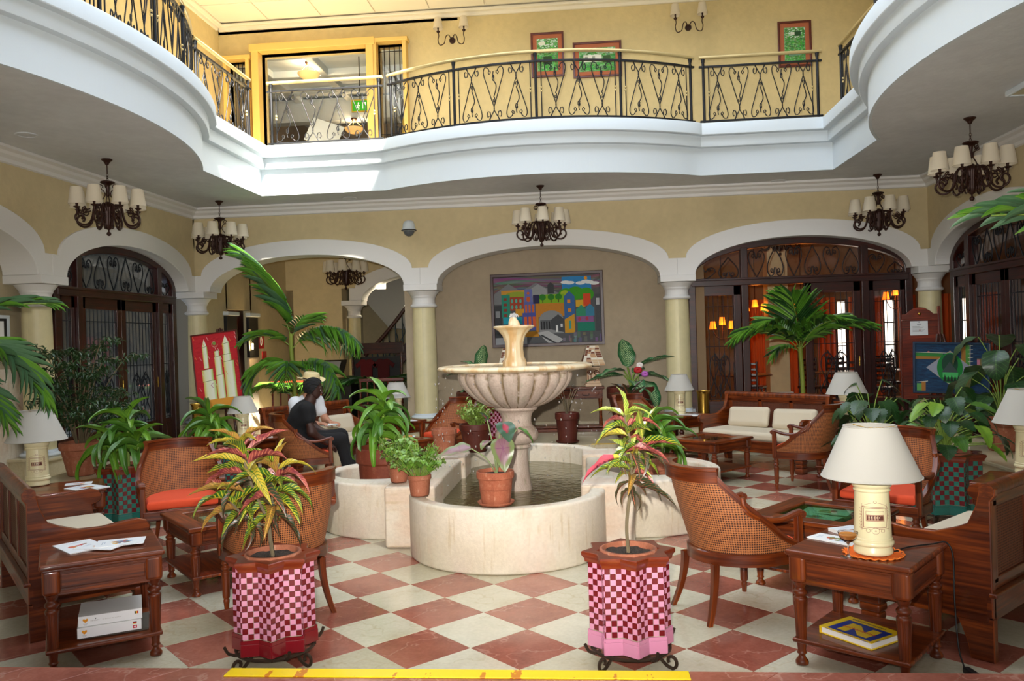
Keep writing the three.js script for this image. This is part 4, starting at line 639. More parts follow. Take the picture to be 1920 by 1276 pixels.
// ---- crotons
function croton(label, p, seed, o) {
  const t = thing('croton', label, 'plant', p, 0), R = rng(seed);
  part(t, 'stem', merge(o.stems.map((s) => tube(s, s[0][3] || 0.009, 24, 6))), bark);
  for (const tip of o.tips) {
    const [x0, y0, z0, x1, y1, z1, n] = tip;
    for (let k = 0; k < n; k++) {
      const f = k / n, az = k * 2.4 + seed + (R() - 0.5) * 0.5, el = lerp(-0.75, 0.95, f) + (R() - 0.5) * 0.4, len = lerp(o.l0, o.l1, sin(f * PI)) * (0.85 + R() * 0.35), g = LG.lance[el > 0.7 ? Math.floor(R() * 3) : 1 + Math.floor(R() * 3)];
      const m = LT[o.mats(f, R())];
      addLeaf(t, 'leaf', g, m, [lerp(x0, x1, f), lerp(y0, y1, f), lerp(z0, z1, f)], az, el, len, len * (0.16 + R() * 0.05), (R() - 0.5) * 1.0);
    }
  }
  for (const [x, y, z, az, el, len, w, mk, gi, roll] of o.extra || []) addLeaf(t, 'leaf', LG.lance[gi], LT[mk], [x, y, z], az, el, len, w, roll || 0);
  return t;
}
croton('bushy croton with green, yellow and pink leaves in the left front star planter', [-1.035, SOIL.pl, 3.36], 3, {
  l0: 0.19, l1: 0.29, mats: (f, r) => f < 0.4 ? (r < 0.55 ? 'c4' : r < 0.85 ? 'c1' : 'c5') : f < 0.75 ? (r < 0.45 ? 'c1' : r < 0.6 ? 'c5' : r < 0.8 ? 'c3' : 'c2') : (r < 0.4 ? 'c5' : r < 0.6 ? 'c2' : r < 0.85 ? 'c1' : 'c3'),
  stems: [[[0.0, 0, 0, 0.011], [-0.012, 0.1, 0], [-0.02, 0.19, 0]], [[-0.02, 0.19, 0, 0.008], [-0.06, 0.30, 0.02], [-0.12, 0.46, 0.02], [-0.15, 0.63, 0.02]], [[-0.02, 0.19, 0, 0.008], [0.0, 0.30, -0.01], [0.05, 0.5, 0.01]], [[-0.02, 0.16, 0, 0.006], [-0.12, 0.22, 0.05], [-0.2, 0.31, 0.06]]],
  tips: [[-0.06, 0.28, 0.02, -0.15, 0.63, 0.02, 24], [-0.005, 0.22, 0, 0.05, 0.5, 0.01, 22], [-0.13, 0.2, 0.05, -0.2, 0.33, 0.06, 13]],
  extra: [[-0.1, 0.52, 0.06, -1.35, 0.5, 0.25, 0.06, 'c3', 2], [-0.12, 0.44, 0.06, -1.7, 0.1, 0.28, 0.055, 'c3', 2], [-0.06, 0.38, 0.08, 1.45, 0.25, 0.26, 0.05, 'c1', 1], [-0.1, 0.36, 0.1, -1.3, 0.15, 0.3, 0.06, 'c5', 1], [0.02, 0.34, 0.06, 1.2, 0.3, 0.27, 0.055, 'c1', 3]],
});
const noteTex = ctex(128, 256, (x, w, h) => { const g = [['#b4485a', 0], ['#c05a66', 1]]; x.fillStyle = '#bb4f5f'; x.fillRect(0, 0, w, h); for (let k = 0; k < 500; k++) { x.fillStyle = k % 2 ? 'rgba(220,130,110,.12)' : 'rgba(110,20,40,.12)'; x.fillRect((k * 37) % w, (k * 91) % h, 5, 9); } x.fillStyle = '#d8c04c'; x.fillRect(0, h * 0.84, w, h); x.save(); x.translate(w * 0.5, h * 0.48); x.rotate(PI / 2); x.fillStyle = '#5a1c2c'; x.font = 'bold 46px serif'; x.textAlign = 'center'; x.fillText('NOUAC', 0, 14); x.restore(); });
croton('tall slender croton with yellow-green and red leaves in the right front star planter', [0.85, SOIL.pr, 3.33], 8, {
  l0: 0.15, l1: 0.21, mats: (f, r) => f < 0.3 ? (r < 0.6 ? 'c4' : 'c1') : f < 0.72 ? (r < 0.5 ? 'c1' : r < 0.7 ? 'c5' : r < 0.85 ? 'c3' : 'c2') : (r < 0.65 ? 'c6' : r < 0.85 ? 'c2' : 'c1'),
  stems: [[[0, 0, 0, 0.010], [-0.004, 0.14, 0], [0.012, 0.27, 0], [0.022, 0.32, 0]], [[0.022, 0.32, 0, 0.007], [0.03, 0.45, 0], [0.025, 0.58, 0], [0.0, 0.72, 0]], [[0.026, 0.38, 0, 0.005], [0.07, 0.5, 0.01], [0.10, 0.6, 0]]],
  tips: [[0.022, 0.32, 0, 0.03, 0.52, 0, 17], [0.03, 0.5, 0, 0.0, 0.73, 0, 20], [0.06, 0.5, 0.01, 0.1, 0.62, 0, 9]],
  extra: [[-0.01, 0.52, 0.03, 1.5, 0.1, 0.27, 0.055, 'c3', 2, 0.3], [0.1, 0.55, 0.03, 1.5, 0.2, 0.16, 0.045, 'c3', 1], [0.05, 0.35, 0.02, 1.2, -0.3, 0.24, 0.04, 'c4', 1]],
});
{ const t = scene.children.at(-1), m = addLeaf(t, 'leaf', LG.lance[1], lm(noteTex), [-0.02, 0.5, 0.04], -1.25, -0.35, 0.26, 0.065, 0.5); m.userData = { label: 'red leaf with letters scratched into it' }; }
// ---- strap-leaved dracaenas
function dracaena(label, p, seed, n, len, wid, o = {}) {
  const t = thing('dracaena', label, 'plant', p, 0), R = rng(seed), h = o.h ?? 0.25;
  for (const [sx, sz, k] of o.canes || [[0, 0, 1]]) {
    part(t, 'stem', tube([[sx * 0.4, 0, sz * 0.4], [sx, h * 0.5 * k, sz], [sx, h * k + 0.16, sz]], 0.014, 12, 7), greenStem);
    for (let i = 0; i < n; i++) { const f = i / n, el = lerp(0.15, 1.2, Math.pow(f, 1.1)) + (R() - 0.5) * 0.3, L = len * (0.75 + R() * 0.4) * (1 - f * 0.25); addLeaf(t, 'leaf', LG.strap[clamp(Math.floor(lerp(3.9, 1.2, f) + R() * 0.9), 0, 3)], R() < 0.6 ? LT.d1 : LT.d2, [sx, h * k + f * 0.18 * k, sz], i * 2.4 + seed + R() * 0.4, el, L, wid * (0.8 + R() * 0.4), (R() - 0.5) * 0.5); }
  }
  return t;
}
dracaena('green strap-leaved dracaena in the green star planter at left', [-3.72, SOIL.gl, 0.12], 4, 13, 0.52, 0.085, { h: 0.16, canes: [[0.0, 0.0, 1.3], [0.13, 0.06, 0.8], [-0.13, 0.05, 0.8]] });
dracaena('green strap-leaved dracaena below the red painting', [-3.45, SOIL.gl2, -1.0], 9, 13, 0.5, 0.085, { h: 0.16, canes: [[0, 0, 1.2], [0.1, 0.05, 0.8]] });
clayPot('large_pot', 'large dark clay pot with a relief of leaves standing in the left lobe of the fountain', [-1.26, 0.055, 0.0], 0.26, 0.64, std({ map: T.clay, color: 0xc49a88, roughness: 0.7 }), { base: 0.8 });
dracaena('green dracaena with drooping leaves in the large pot inside the fountain wall', [-1.26, 0.6, 0.0], 14, 15, 0.46, 0.10, { h: 0.26, canes: [[0, 0, 1.2], [-0.06, 0.05, 0.7]] });
clayPot('large_pot', 'large clay pot standing in the right lobe of the fountain', [1.26, 0.055, -0.1], 0.22, 0.5, M.clay, { base: 0.8 });
dracaena('green dracaena above the right side of the fountain wall', [1.26, 0.48, -0.1], 21, 15, 0.44, 0.085, { h: 0.2, canes: [[0, 0, 1.1], [0.07, 0.04, 0.7]] });
// ---- herbs in clay pots on the wall of the pool
function herb(label, p, seed, n, rad, h, lw, mat, kind = 0) {
  const t = thing('herb', label, 'plant', p, 0), R = rng(seed), stems = [], geos = [[], []];
  for (let k = 0; k < n; k++) {
    const a = R() * 2 * PI, r = rad * sqrt(R()), hh = h * (0.45 + 0.55 * R()) * (1 - 0.35 * r / rad), x = r * cos(a), z = r * sin(a); stems.push(tube([[x * 0.25, 0, z * 0.25], [x * 0.6, hh * 0.55, z * 0.6], [x, hh, z]], 0.0022, 6, 4));
    for (let j = 0; j < (kind ? 5 : 4); j++) { const q = LG.small[j % 2].clone(), L = lw * (0.7 + R() * 0.6), az = R() * 2 * PI; const m = new THREE.Matrix4().compose(V(lerp(x * 0.5, x, j / 4), hh * (0.55 + 0.12 * j), lerp(z * 0.5, z, j / 4)), new THREE.Quaternion().setFromEuler(new THREE.Euler(-0.2 + R() * 0.6, az, 0, 'YXZ')), V(L * (kind ? 0.4 : 0.85), L, L)); q.applyMatrix4(m); geos[j % 2].push(q); }
  }
  part(t, 'stems', merge(stems), greenStem); part(t, 'foliage', merge([...geos[0], ...geos[1]]), mat).userData = { kind: 'stuff' }; return t;
}
clayPot('flower_pot', 'clay pot of green herbs on the corner block left of the pool', [-0.93, 0.505, 0.84], 0.092, 0.15, M.clay, { group: 'clay herb pots on the fountain' }).userData.label = 'clay pot on the fountain, left one of the two herb pots';
herb('leafy green herb in the left one of the two herb pots on the fountain', [-0.93, 0.635, 0.84], 31, 60, 0.22, 0.34, 0.05, LT.herb);
clayPot('flower_pot', 'clay pot on the fountain, right and nearer one of the two herb pots', [-0.66, 0.475, 1.3], 0.092, 0.165, M.clay, { group: 'clay herb pots on the fountain', base: 0.72 });
herb('leafy green herb in the right, nearer herb pot on the fountain', [-0.66, 0.62, 1.3], 37, 66, 0.24, 0.34, 0.05, LT.herb);
clayPot('flower_pot', 'dark clay pot with a feathery plant on the far left of the pool', [-0.55, 0.475, -1.18], 0.17, 0.3, M.clayDark);
herb('feathery yellow-green plant in the dark pot beyond the pool', [-0.55, 0.74, -1.18], 41, 70, 0.2, 0.36, 0.06, LT.fern, 1);
clayPot('flower_pot', 'reddish clay pot half hidden behind the two herb pots', [-0.83, 0.505, -0.83], 0.13, 0.26, M.clay);
clayPot('flower_pot', 'tall dark brown pot with bare stalks behind the fountain bowl', [0.36, FLOOR_Y + 0.02, -4.3], 0.17, 0.42, M.clayDark, { base: 0.75, saucer: true });
{ const t = thing('stalk_plant', 'few thin bare stalks growing from the tall brown pot', 'plant', [0.36, 0.52, -4.3]); for (let k = 0; k < 6; k++) part(t, 'stalk', tube([[0, 0, 0], [0.05 * cos(k * 1.1), 0.2, 0.05 * sin(k)], [0.16 * cos(k * 1.1), 0.4, 0.1 * sin(k)]], 0.006, 8, 5), bark); }
// ---- caladium in front
clayPot('flower_pot', 'weathered clay pot with a saucer on the front rim of the pool', [-0.02, 0.487, 1.68], 0.135, 0.235, std({ map: T.clay, color: 0xfff0e8, roughness: 0.85, bumpMap: T.fine, bumpScale: 0.001 }), { bands: [0.45], saucer: true, base: 0.74 });
{ const t = thing('caladium', 'caladium with pink-veined heart-shaped leaves in the weathered front pot', 'plant', [-0.02, 0.69, 1.68]);
  const L = [[-0.17, 0.20, 0.03, -1.35, -0.05, 0.27, 0.16, 'cal', 0, -0.3], [0.06, 0.27, 0.06, 0.25, -1.0, 0.25, 0.17, 'cal', 0, 0.1], [0.07, 0.38, 0.0, 0.5, -0.75, 0.17, 0.15, 'cal2', 0, 0], [0.17, 0.33, -0.02, 1.45, -0.25, 0.17, 0.10, 'd2', 1, 0], [-0.05, 0.40, -0.02, -0.8, 0.9, 0.1, 0.06, 'cal2', 0, 0], [-0.02, 0.24, -0.06, -0.6, 0.2, 0.16, 0.12, 'cal', 1, 0.2]];
  for (const [x, y, z, az, el, len, w, mk, gi, roll] of L) { part(t, 'stalk', tube([[0.01, 0, 0], [x * 0.35, y * 0.6, z * 0.4], [x, y, z]], 0.005, 10, 6), std({ color: 0x7c8a5a, roughness: 0.6 })); addLeaf(t, 'leaf', LG.heart[gi], LT[mk], [x, y, z], az, el, len, w, roll); } }
// ---- dieffenbachias on the urns by the console
function dieff(label, p, leaves) { const t = thing('dieffenbachia', label, 'plant', p, 0); for (const [az, el, len, w, h, gi, roll] of leaves) { const x = 0.10 * sin(az), z = 0.10 * cos(az); part(t, 'stalk', tube([[0, 0, 0], [x * 0.3, h * 0.6, z * 0.3], [x, h, z]], 0.014, 10, 6), greenStem); addLeaf(t, 'leaf', LG.broad[gi], LT.dieff, [x, h, z], az, el, len, w, roll || 0); } return t; }
clayPot('urn', 'large dark brown urn right of the console table', [1.32, FLOOR_Y, -4.85], 0.36, 0.76, M.clayDark, { base: 0.6 });
dieff('dieffenbachia with big mottled leaves on the urn right of the console table', [1.32, 0.84, -4.85], [[-0.5, 1.35, 0.46, 0.27, 0.36, 0, 0.1], [1.5, 0.4, 0.58, 0.24, 0.36, 0], [1.4, 0.2, 0.56, 0.32, 0.22, 1], [0.9, -0.1, 0.56, 0.36, 0.14, 2], [-1.45, 0.0, 0.6, 0.2, 0.24, 0], [-1.2, 0.3, 0.4, 0.3, 0.3, 1], [2.6, 0.6, 0.35, 0.16, 0.25, 1], [0.3, 0.3, 0.36, 0.24, 0.14, 2]]);
{ const t = thing('flower', 'few red and pink flowers among the mottled leaves right of the console', 'flower', [1.42, 1.12, -4.7]); const pet = (c, x, y, z, r) => part(t, 'blossom', merge(Array.from({ length: 7 }, (_, k) => at(new THREE.SphereGeometry(r, 8, 6), [x + r * 0.9 * cos(k * 0.9), y + r * 0.7 * sin(k * 0.9), z], [0, 0, 0], [1, 0.8, 0.6]))), std({ color: c, roughness: 0.6 })); pet(0xb01018, 0.0, 0.04, 0, 0.035); pet(0xe8e0d8, 0.03, 0.11, -0.02, 0.028); pet(0xb05ab0, 0.1, -0.02, 0.03, 0.03); part(t, 'stalk', tube([[0, -0.25, 0], [0, -0.1, 0], [0.02, 0.04, 0]], 0.006, 8, 5), greenStem); }
clayPot('urn', 'large dark brown urn left of the console table, behind the fountain bowl', [-1.0, FLOOR_Y, -4.95], 0.34, 0.74, M.clayDark, { base: 0.6 });
dieff('dieffenbachia with mottled leaves half hidden behind the left of the fountain bowl', [-1.0, 0.84, -4.95], [[0.6, 1.4, 0.42, 0.23, 0.36, 0], [-1.4, 0.15, 0.4, 0.2, 0.3, 0], [-1.3, -0.3, 0.34, 0.2, 0.12, 1], [-0.4, -0.2, 0.4, 0.22, 0.05, 2], [0.4, -0.3, 0.42, 0.22, 0.05, 2], [0.2, -0.9, 0.5, 0.22, 0.0, 1], [-2.2, 0.8, 0.3, 0.16, 0.4, 1]]);
// dark shrub behind the right croton
{ const t = thing('leafy_shrub', 'dark leafy plant in front of the urn at the right of the fountain', 'plant', [1.25, FLOOR_Y, -4.15]), R = rng(51); part(t, 'stem', tube([[0, 0, 0], [0.02, 0.3, 0], [0, 0.7, 0]], 0.014, 10, 6), bark); for (let k = 0; k < 30; k++) { const f = k / 30; addLeaf(t, 'leaf', LG.lance[Math.floor(R() * 3)], R() < 0.7 ? LT.phil : LT.c4, [0, 0.2 + f * 0.5, 0], k * 2.4, lerp(-0.3, 0.8, f), 0.34, 0.09, 0); } }
// ---- palms
function frond(parent, p, az, el, L, droop, n, leaf, mats, R, o = {}) {
  const pts = []; let q = V(...p), a = el; const N = 14; for (let k = 0; k <= N; k++) { pts.push(q.clone()); q = q.clone().add(V(sin(az) * cos(a), sin(a), cos(az) * cos(a)).multiplyScalar(L / N)); a -= droop / N; }
  const c = new THREE.CatmullRomCurve3(pts), fr = part(parent, 'frond', new THREE.TubeGeometry(c, 20, o.r ?? 0.007, 5), greenStem), side = V(cos(az), 0, -sin(az));
  for (let k = 0; k < n; k++) {
    const t = lerp(o.t0 ?? 0.14, 1, (k + 0.5) / n), P = c.getPoint(t), T2 = c.getTangent(t), len = leaf * (0.55 + 0.6 * sin(PI * Math.pow(t, 0.75))) * (0.9 + R() * 0.2);
    for (const s of [-1, 1]) {
      const ang = lerp(o.a0 ?? 1.15, 0.35, t), up = T2.clone().cross(side).multiplyScalar(-1); if (up.y < 0) up.negate();
      const d = T2.clone().multiplyScalar(cos(ang)).addScaledVector(side, s * sin(ang)).addScaledVector(up, (o.lift ?? 0.1) + (R() - 0.5) * 0.15).normalize();
      const m = part(fr, 'leaflet', LG.blade[Math.floor(R() * (o.soft ?? 2))], pick(R, mats), P.toArray(), undefined, [len * (o.w ?? 0.075), len, len]);
      const x = up.clone().cross(d).normalize(), y = d.clone().cross(x).normalize(); m.quaternion.setFromRotationMatrix(new THREE.Matrix4().makeBasis(x, y, d));
    }
  }
  return fr;
}
function palm(label, p, trunk, fronds, mats, seed, o = {}) { const t = thing('palm', label, 'plant', p, 0), R = rng(seed); part(t, 'trunk', tube(trunk, o.tr ?? 0.03, 24, 8), palmTrunk); for (const f of fronds) frond(t, f[0], f[1], f[2], f[3], f[4], f[5], f[6], mats, R, { ...o, ...f[7] }); return t; }
clayPot('large_pot', 'clay pot of the tall palm behind the far left sofa', [-3.66, FLOOR_Y, -4.25], 0.24, 0.42, M.clay);
palm('tall palm with upright feathery fronds behind the far left sofa', [-3.66, 0.5, -4.25], [[0, 0, 0], [0, 0.6, 0], [-0.03, 1.1, 0], [-0.03, 1.35, 0]], [
  [[-0.03, 1.3, 0], -1.3, 1.32, 1.35, 0.5, 30, 0.62, { w: 0.085, lift: 0.0, a0: 1.0 }], [[-0.03, 1.1, 0], 1.35, 0.85, 1.2, 1.7, 26, 0.46, { lift: -0.25, soft: 3 }], [[-0.03, 0.75, 0], 1.2, 0.75, 1.05, 2.3, 22, 0.44, { lift: -0.2, soft: 3 }], [[-0.03, 1.15, 0], -1.4, 0.8, 0.75, 1.4, 16, 0.34], [[-0.03, 0.8, 0], -1.3, 0.7, 0.75, 2.2, 18, 0.42], [[-0.03, 0.75, 0], 0.2, 0.8, 0.7, 2.0, 14, 0.36], [[-0.03, 1.25, 0], 2.9, 1.0, 0.8, 1.2, 14, 0.35]], [LT.palm, LT.palm, LT.palmBlue], 61, { tr: 0.032 });
clayPot('large_pot', 'clay pot of the palm behind the far right sofa', [3.6, FLOOR_Y, -3.95], 0.24, 0.42, M.clay);
palm('palm with a round crown behind the far right sofa, before the glazed doors', [3.6, 0.5, -3.95], [[0, 0, 0], [0, 0.5, 0], [-0.02, 0.95, 0]], [
  [[-0.02, 0.9, 0], -0.5, 1.45, 0.85, 0.8, 24, 0.5, { w: 0.095 }], [[-0.02, 0.9, 0], -1.45, 0.9, 0.95, 1.5, 22, 0.42, { w: 0.095 }], [[-0.02, 0.9, 0], 1.4, 0.85, 0.95, 1.1, 22, 0.42, { w: 0.095 }], [[-0.02, 0.9, 0], 0.6, 1.1, 0.8, 1.2, 20, 0.42, { w: 0.095 }], [[-0.02, 0.9, 0], -0.9, 1.1, 0.8, 1.3, 18, 0.42, { w: 0.095 }], [[-0.02, 0.88, 0], -1.1, 0.6, 0.5, 1.6, 10, 0.25], [[-0.02, 0.88, 0], 2.6, 1.1, 0.8, 1.0, 14, 0.36]], [LT.palm, LT.palm, LT.palmDark], 67);
palm('palm whose fronds reach into the picture at the left edge', [-4.36, 0.48, 2.05], [[0, 0, 0], [0, 0.6, 0], [0.02, 1.05, 0]], [[[0.02, 1.05, 0], 1.7, 0.7, 1.2, 1.9, 38, 0.36, { w: 0.04, lift: 0.35, soft: 3 }], [[0.02, 1.0, 0], 1.5, 0.25, 0.95, 1.2, 30, 0.32, { w: 0.04 }], [[0.02, 1.0, 0], 2.3, 1.1, 1.2, 1.2, 18, 0.36]], [LT.palm, LT.palmBlue], 71);
palm('palm whose broad fronds hang in at the right edge near the top', [4.62, 0.48, 2.35], [[0, 0, 0], [0, 0.8, 0], [-0.02, 1.35, 0]], [[[-0.02, 1.35, 0], -1.75, 0.75, 1.5, 0.8, 24, 0.5, { w: 0.085, lift: 0.15 }], [[-0.02, 1.35, 0], -1.3, 1.2, 1.3, 0.9, 22, 0.48, { w: 0.085 }], [[-0.02, 1.3, 0], -2.4, 1.1, 1.4, 1.0, 18, 0.42]], [LT.palm, LT.palmBlue], 73);
palm('small dark palm behind the red painting', [-4.55, FLOOR_Y, -6.75], [[0, 0, 0], [0, 0.3, 0], [0, 0.5, 0]], [0, 1, 2, 3, 4, 5].map((k) => [[0, 0.5, 0], -1.6 + k * 0.75, 1.1, 0.85, 1.6, 16, 0.3]), [LT.palmDark, LT.palm], 79);
palm('bushy dark palm at the foot of the staircase', [-3.3, FLOOR_Y, -7.8], [[0, 0, 0], [0, 0.3, 0], [0, 0.5, 0]], [0, 1, 2, 3, 4, 5, 6].map((k) => [[0, 0.45, 0], -2.0 + k * 0.65, 1.15, 0.85, 1.5, 16, 0.34]), [LT.palmDark], 83);
// ---- feathery shrub in a clay pot on the left ledge
clayPot('large_pot', 'clay pot on the left ledge under a feathery dark shrub', [-4.34, 0.456, -0.1], 0.19, 0.33, M.clay, { base: 0.62, bands: [0.6] });
{ const t = thing('feathery_shrub', 'dark feathery shrub in the clay pot on the left ledge', 'plant', [-4.34, 0.74, -0.1]), R = rng(91), st = [], all = [];
  for (let k = 0; k < 30; k++) {
    const a = k * 2.4, sp = 0.12 + R() * 0.34, h = 0.3 + R() * 0.75, tip = V(sp * 1.3 * cos(a), h, sp * sin(a)); const c = new THREE.CatmullRomCurve3([V(0.03 * cos(a), 0, 0.03 * sin(a)), V(tip.x * 0.4, h * 0.55, tip.z * 0.4), tip, tip.clone().add(V(0.14 * cos(a), -0.02, 0.14 * sin(a)))]); st.push(new THREE.TubeGeometry(c, 12, 0.005, 5));
    const gl = []; for (let j = 0; j < 90; j++) { const P = c.getPoint(0.35 + 0.65 * R()), q = LG.small[j % 2].clone(), L = 0.055 + R() * 0.03; q.applyMatrix4(new THREE.Matrix4().compose(P.add(V((R() - 0.5) * 0.16, (R() - 0.5) * 0.05, (R() - 0.5) * 0.16)), new THREE.Quaternion().setFromEuler(new THREE.Euler((R() - 0.3) * 0.8, R() * 6.28, 0, 'YXZ')), V(L * 0.3, L, L))); gl.push(q); }
    all.push(...gl);
  }
  part(t, 'stems', merge(st), bark); part(t, 'foliage', merge(all), LT.dark).userData = { kind: 'stuff' }; }
// ---- philodendrons at the right
function philo(label, p, seed, n, spread, h, lw, mats, geo = LG.lobed) { const t = thing('philodendron', label, 'plant', p, 0), R = rng(seed); for (let k = 0; k < n; k++) { const a = k * 2.4 + seed, f = (k + 0.5) / n, r = spread * (0.35 + 0.65 * sqrt(1 - f)) * (0.7 + R() * 0.5), y = h * (0.2 + 0.8 * f) * (0.85 + R() * 0.3), x = r * 0.6 * sin(a), z = r * 0.6 * cos(a); part(t, 'stalk', tube([[0, 0, 0], [x * 0.35, y * 0.7, z * 0.35], [x, y, z]], 0.005, 8, 5), greenStem); addLeaf(t, 'leaf', geo[k % geo.length], pick(R, mats), [x, y, z], a + (R() - 0.5) * 0.4, -0.15 - R() * 0.5, lw * (0.75 + R() * 0.5), lw * (0.6 + R() * 0.2), (R() - 0.5) * 0.5); } return t; }
clayPot('large_pot', 'clay pot on the right ledge under a broad-leaved philodendron', [4.66, 0.456, -0.75], 0.19, 0.31, M.clay, { base: 0.62 });
philo('philodendron with deeply lobed leaves in the green star planter at right', [3.75, SOIL.gr, 0.15], 5, 52, 0.62, 0.52, 0.21, [LT.phil, LT.phil, LT.phil, LT.phil, LT.d2, LT.phil2]);
philo('dark glossy philodendron behind the right cane chair', [3.5, 0.35, -0.95], 12, 50, 0.56, 0.72, 0.23, [LT.phil]);
philo('tall philodendron with huge leaves on the right ledge', [4.66, 0.72, -0.75], 17, 16, 0.6, 0.85, 0.36, [LT.phil], LG.broad);
clayPot('large_pot', 'clay pot under the dark glossy philodendron', [3.5, 0, -0.95], 0.22, 0.4, M.clayDark);
// a plant and the pot it grows in move together: one thing each
{ const by = (s) => scene.children.find((o) => o.userData.label && o.userData.label.startsWith(s));
  for (const [a, b, n, l] of [
    ['bushy croton', 'pink and dark red tiled star planter with a dark red base', 'potted_croton', 'bushy yellow, green and pink croton in a pink star planter with a dark red base'],
    ['tall slender croton', 'pink and dark red tiled star planter with a pink base', 'potted_croton', 'tall slender croton in a pink and dark red star planter with a pink base'],
    ['green strap-leaved dracaena in the green', 'green and maroon tiled star planter between', 'potted_dracaena', 'strap-leaved dracaena in a green and maroon star planter beyond the left sofa'],
    ['green strap-leaved dracaena below', 'green and maroon tiled star planter half', 'potted_dracaena', 'strap-leaved dracaena in a star planter below the red painting'],
    ['green dracaena with drooping', 'large dark clay pot with', 'potted_dracaena', 'drooping dracaena in a big reddish pot in the left lobe of the fountain'],
    ['green dracaena above', 'large clay pot standing', 'potted_dracaena', 'green dracaena in a clay pot in the right lobe of the fountain'],
    ['leafy green herb in the left', 'clay pot on the fountain, left one', 'potted_herb', 'green herb in a clay pot on the corner block, left of the two herb pots'],
    ['leafy green herb in the right', 'clay pot on the fountain, right', 'potted_herb', 'green herb in a clay pot on the pool rim, right of the two herb pots'],
    ['feathery yellow-green plant', 'dark clay pot with a feathery', 'potted_herb', 'feathery yellow-green plant in a dark brown pot on the far side of the pool'],
    ['few thin bare stalks', 'tall dark brown pot', 'potted_stalks', 'dark brown pot with bare stalks behind the stem of the fountain'],
    ['caladium', 'weathered clay pot', 'potted_caladium', 'pink-veined caladium in a weathered clay pot on the front rim of the pool'],
    ['dieffenbachia with big', 'large dark brown urn right', 'potted_dieffenbachia', 'dieffenbachia with big mottled leaves in the urn right of the console table'],
    ['dieffenbachia with mottled', 'large dark brown urn left', 'potted_dieffenbachia', 'dieffenbachia with mottled leaves half hidden behind the left of the fountain bowl'],
    ['tall palm with', 'clay pot of the tall palm', 'potted_palm', 'tall palm with upright feathery fronds behind the far left sofa'],
    ['palm with a round crown', 'clay pot of the palm', 'potted_palm', 'palm with a round crown behind the far right sofa'],
    ['dark feathery shrub', 'clay pot on the left ledge', 'potted_shrub', 'dark feathery shrub in a clay pot on the left ledge'],
    ['philodendron with deeply', 'green and maroon tiled star planter behind', 'potted_philodendron', 'philodendron with lobed leaves in a green and maroon star planter at right'],
    ['dark glossy', 'clay pot under the dark', 'potted_philodendron', 'dark glossy philodendron behind the right cane chair'],
    ['tall philodendron', 'clay pot on the right ledge', 'potted_philodendron', 'tall philodendron with huge leaves in a clay pot on the right ledge'],
  ]) { const p = by(a), q = by(b); if (!p || !q) throw new Error('join ' + a + ' / ' + b); join(p, q, n, l); }
  for (const o of scene.children) delete o.userData.soilY; }
// ---------------------------------------------------------------- wrought iron
const spiral = (cx, cy, r0, r1, a0, turns, n = 16) => Array.from({ length: n + 1 }, (_, k) => { const t = k / n, a = a0 + turns * 2 * PI * t, r = lerp(r0, r1, t); return [cx + r * cos(a), cy + r * sin(a)]; });
// one lyre-shaped motif in x -0.5..0.5, y 0..1: two strands crossing near the top, curled at all ends
const motif2D = () => {
  const L = [];
  for (const s of [-1, 1]) {
    const m = (a) => a.map(([x, y]) => [s * x, y]);
    L.push(m([...spiral(0.24, 0.905, 0.03, 0.105, 2.6, -1.15).map(([x, y]) => [x, y]), [0.06, 0.87], [-0.01, 0.80], [0.10, 0.62], [0.27, 0.36], [0.40, 0.16], [0.41, 0.08], [0.34, 0.02], [0.24, 0.035], [0.17, 0.09], ...spiral(0.155, 0.105, 0.06, 0.018, 0.2, 0.9, 8)]));
  }
  L.push([...spiral(0.0, 0.215, 0.018, 0.062, 1.2, -1.0, 10), [-0.02, 0.16], [0, 0.10]]);
  L.push([[0.02, 0.28], [0.10, 0.36], [0.08, 0.46], [0.0, 0.585], ...spiral(-0.005, 0.635, 0.055, 0.02, -1.2, 0.85, 9)]);
  return L;
};
const heart2D = () => { const L = []; for (const s of [-1, 1]) L.push([[0, 0.02], [0.1, 0.16], [0.3, 0.42], [0.4, 0.66], [0.36, 0.86], [0.24, 0.95], [0.1, 0.9], [0.06, 0.76], ...spiral(0.16, 0.76, 0.1, 0.035, PI, -1.1, 10)].map(([x, y]) => [s * x, y])); return L; };
const flat = (L, w, h, r, flip, f) => merge(L.map((p) => tube(p.map(([x, y]) => f(x * w, (flip ? 1 - y : y) * h)), r, min(44, p.length * 2), 5)));
function pathPos(pts) { const ds = [0]; for (let k = 1; k < pts.length; k++) ds.push(ds[k - 1] + hypot(pts[k][0] - pts[k - 1][0], pts[k][1] - pts[k - 1][1])); const L = ds.at(-1); return { L, at(u) { u = clamp(u, 0, L); let k = 1; while (k < ds.length - 1 && ds[k] < u) k++; const t = (u - ds[k - 1]) / (ds[k] - ds[k - 1]); return [lerp(pts[k - 1][0], pts[k][0], t), lerp(pts[k - 1][1], pts[k][1], t)]; } }; }
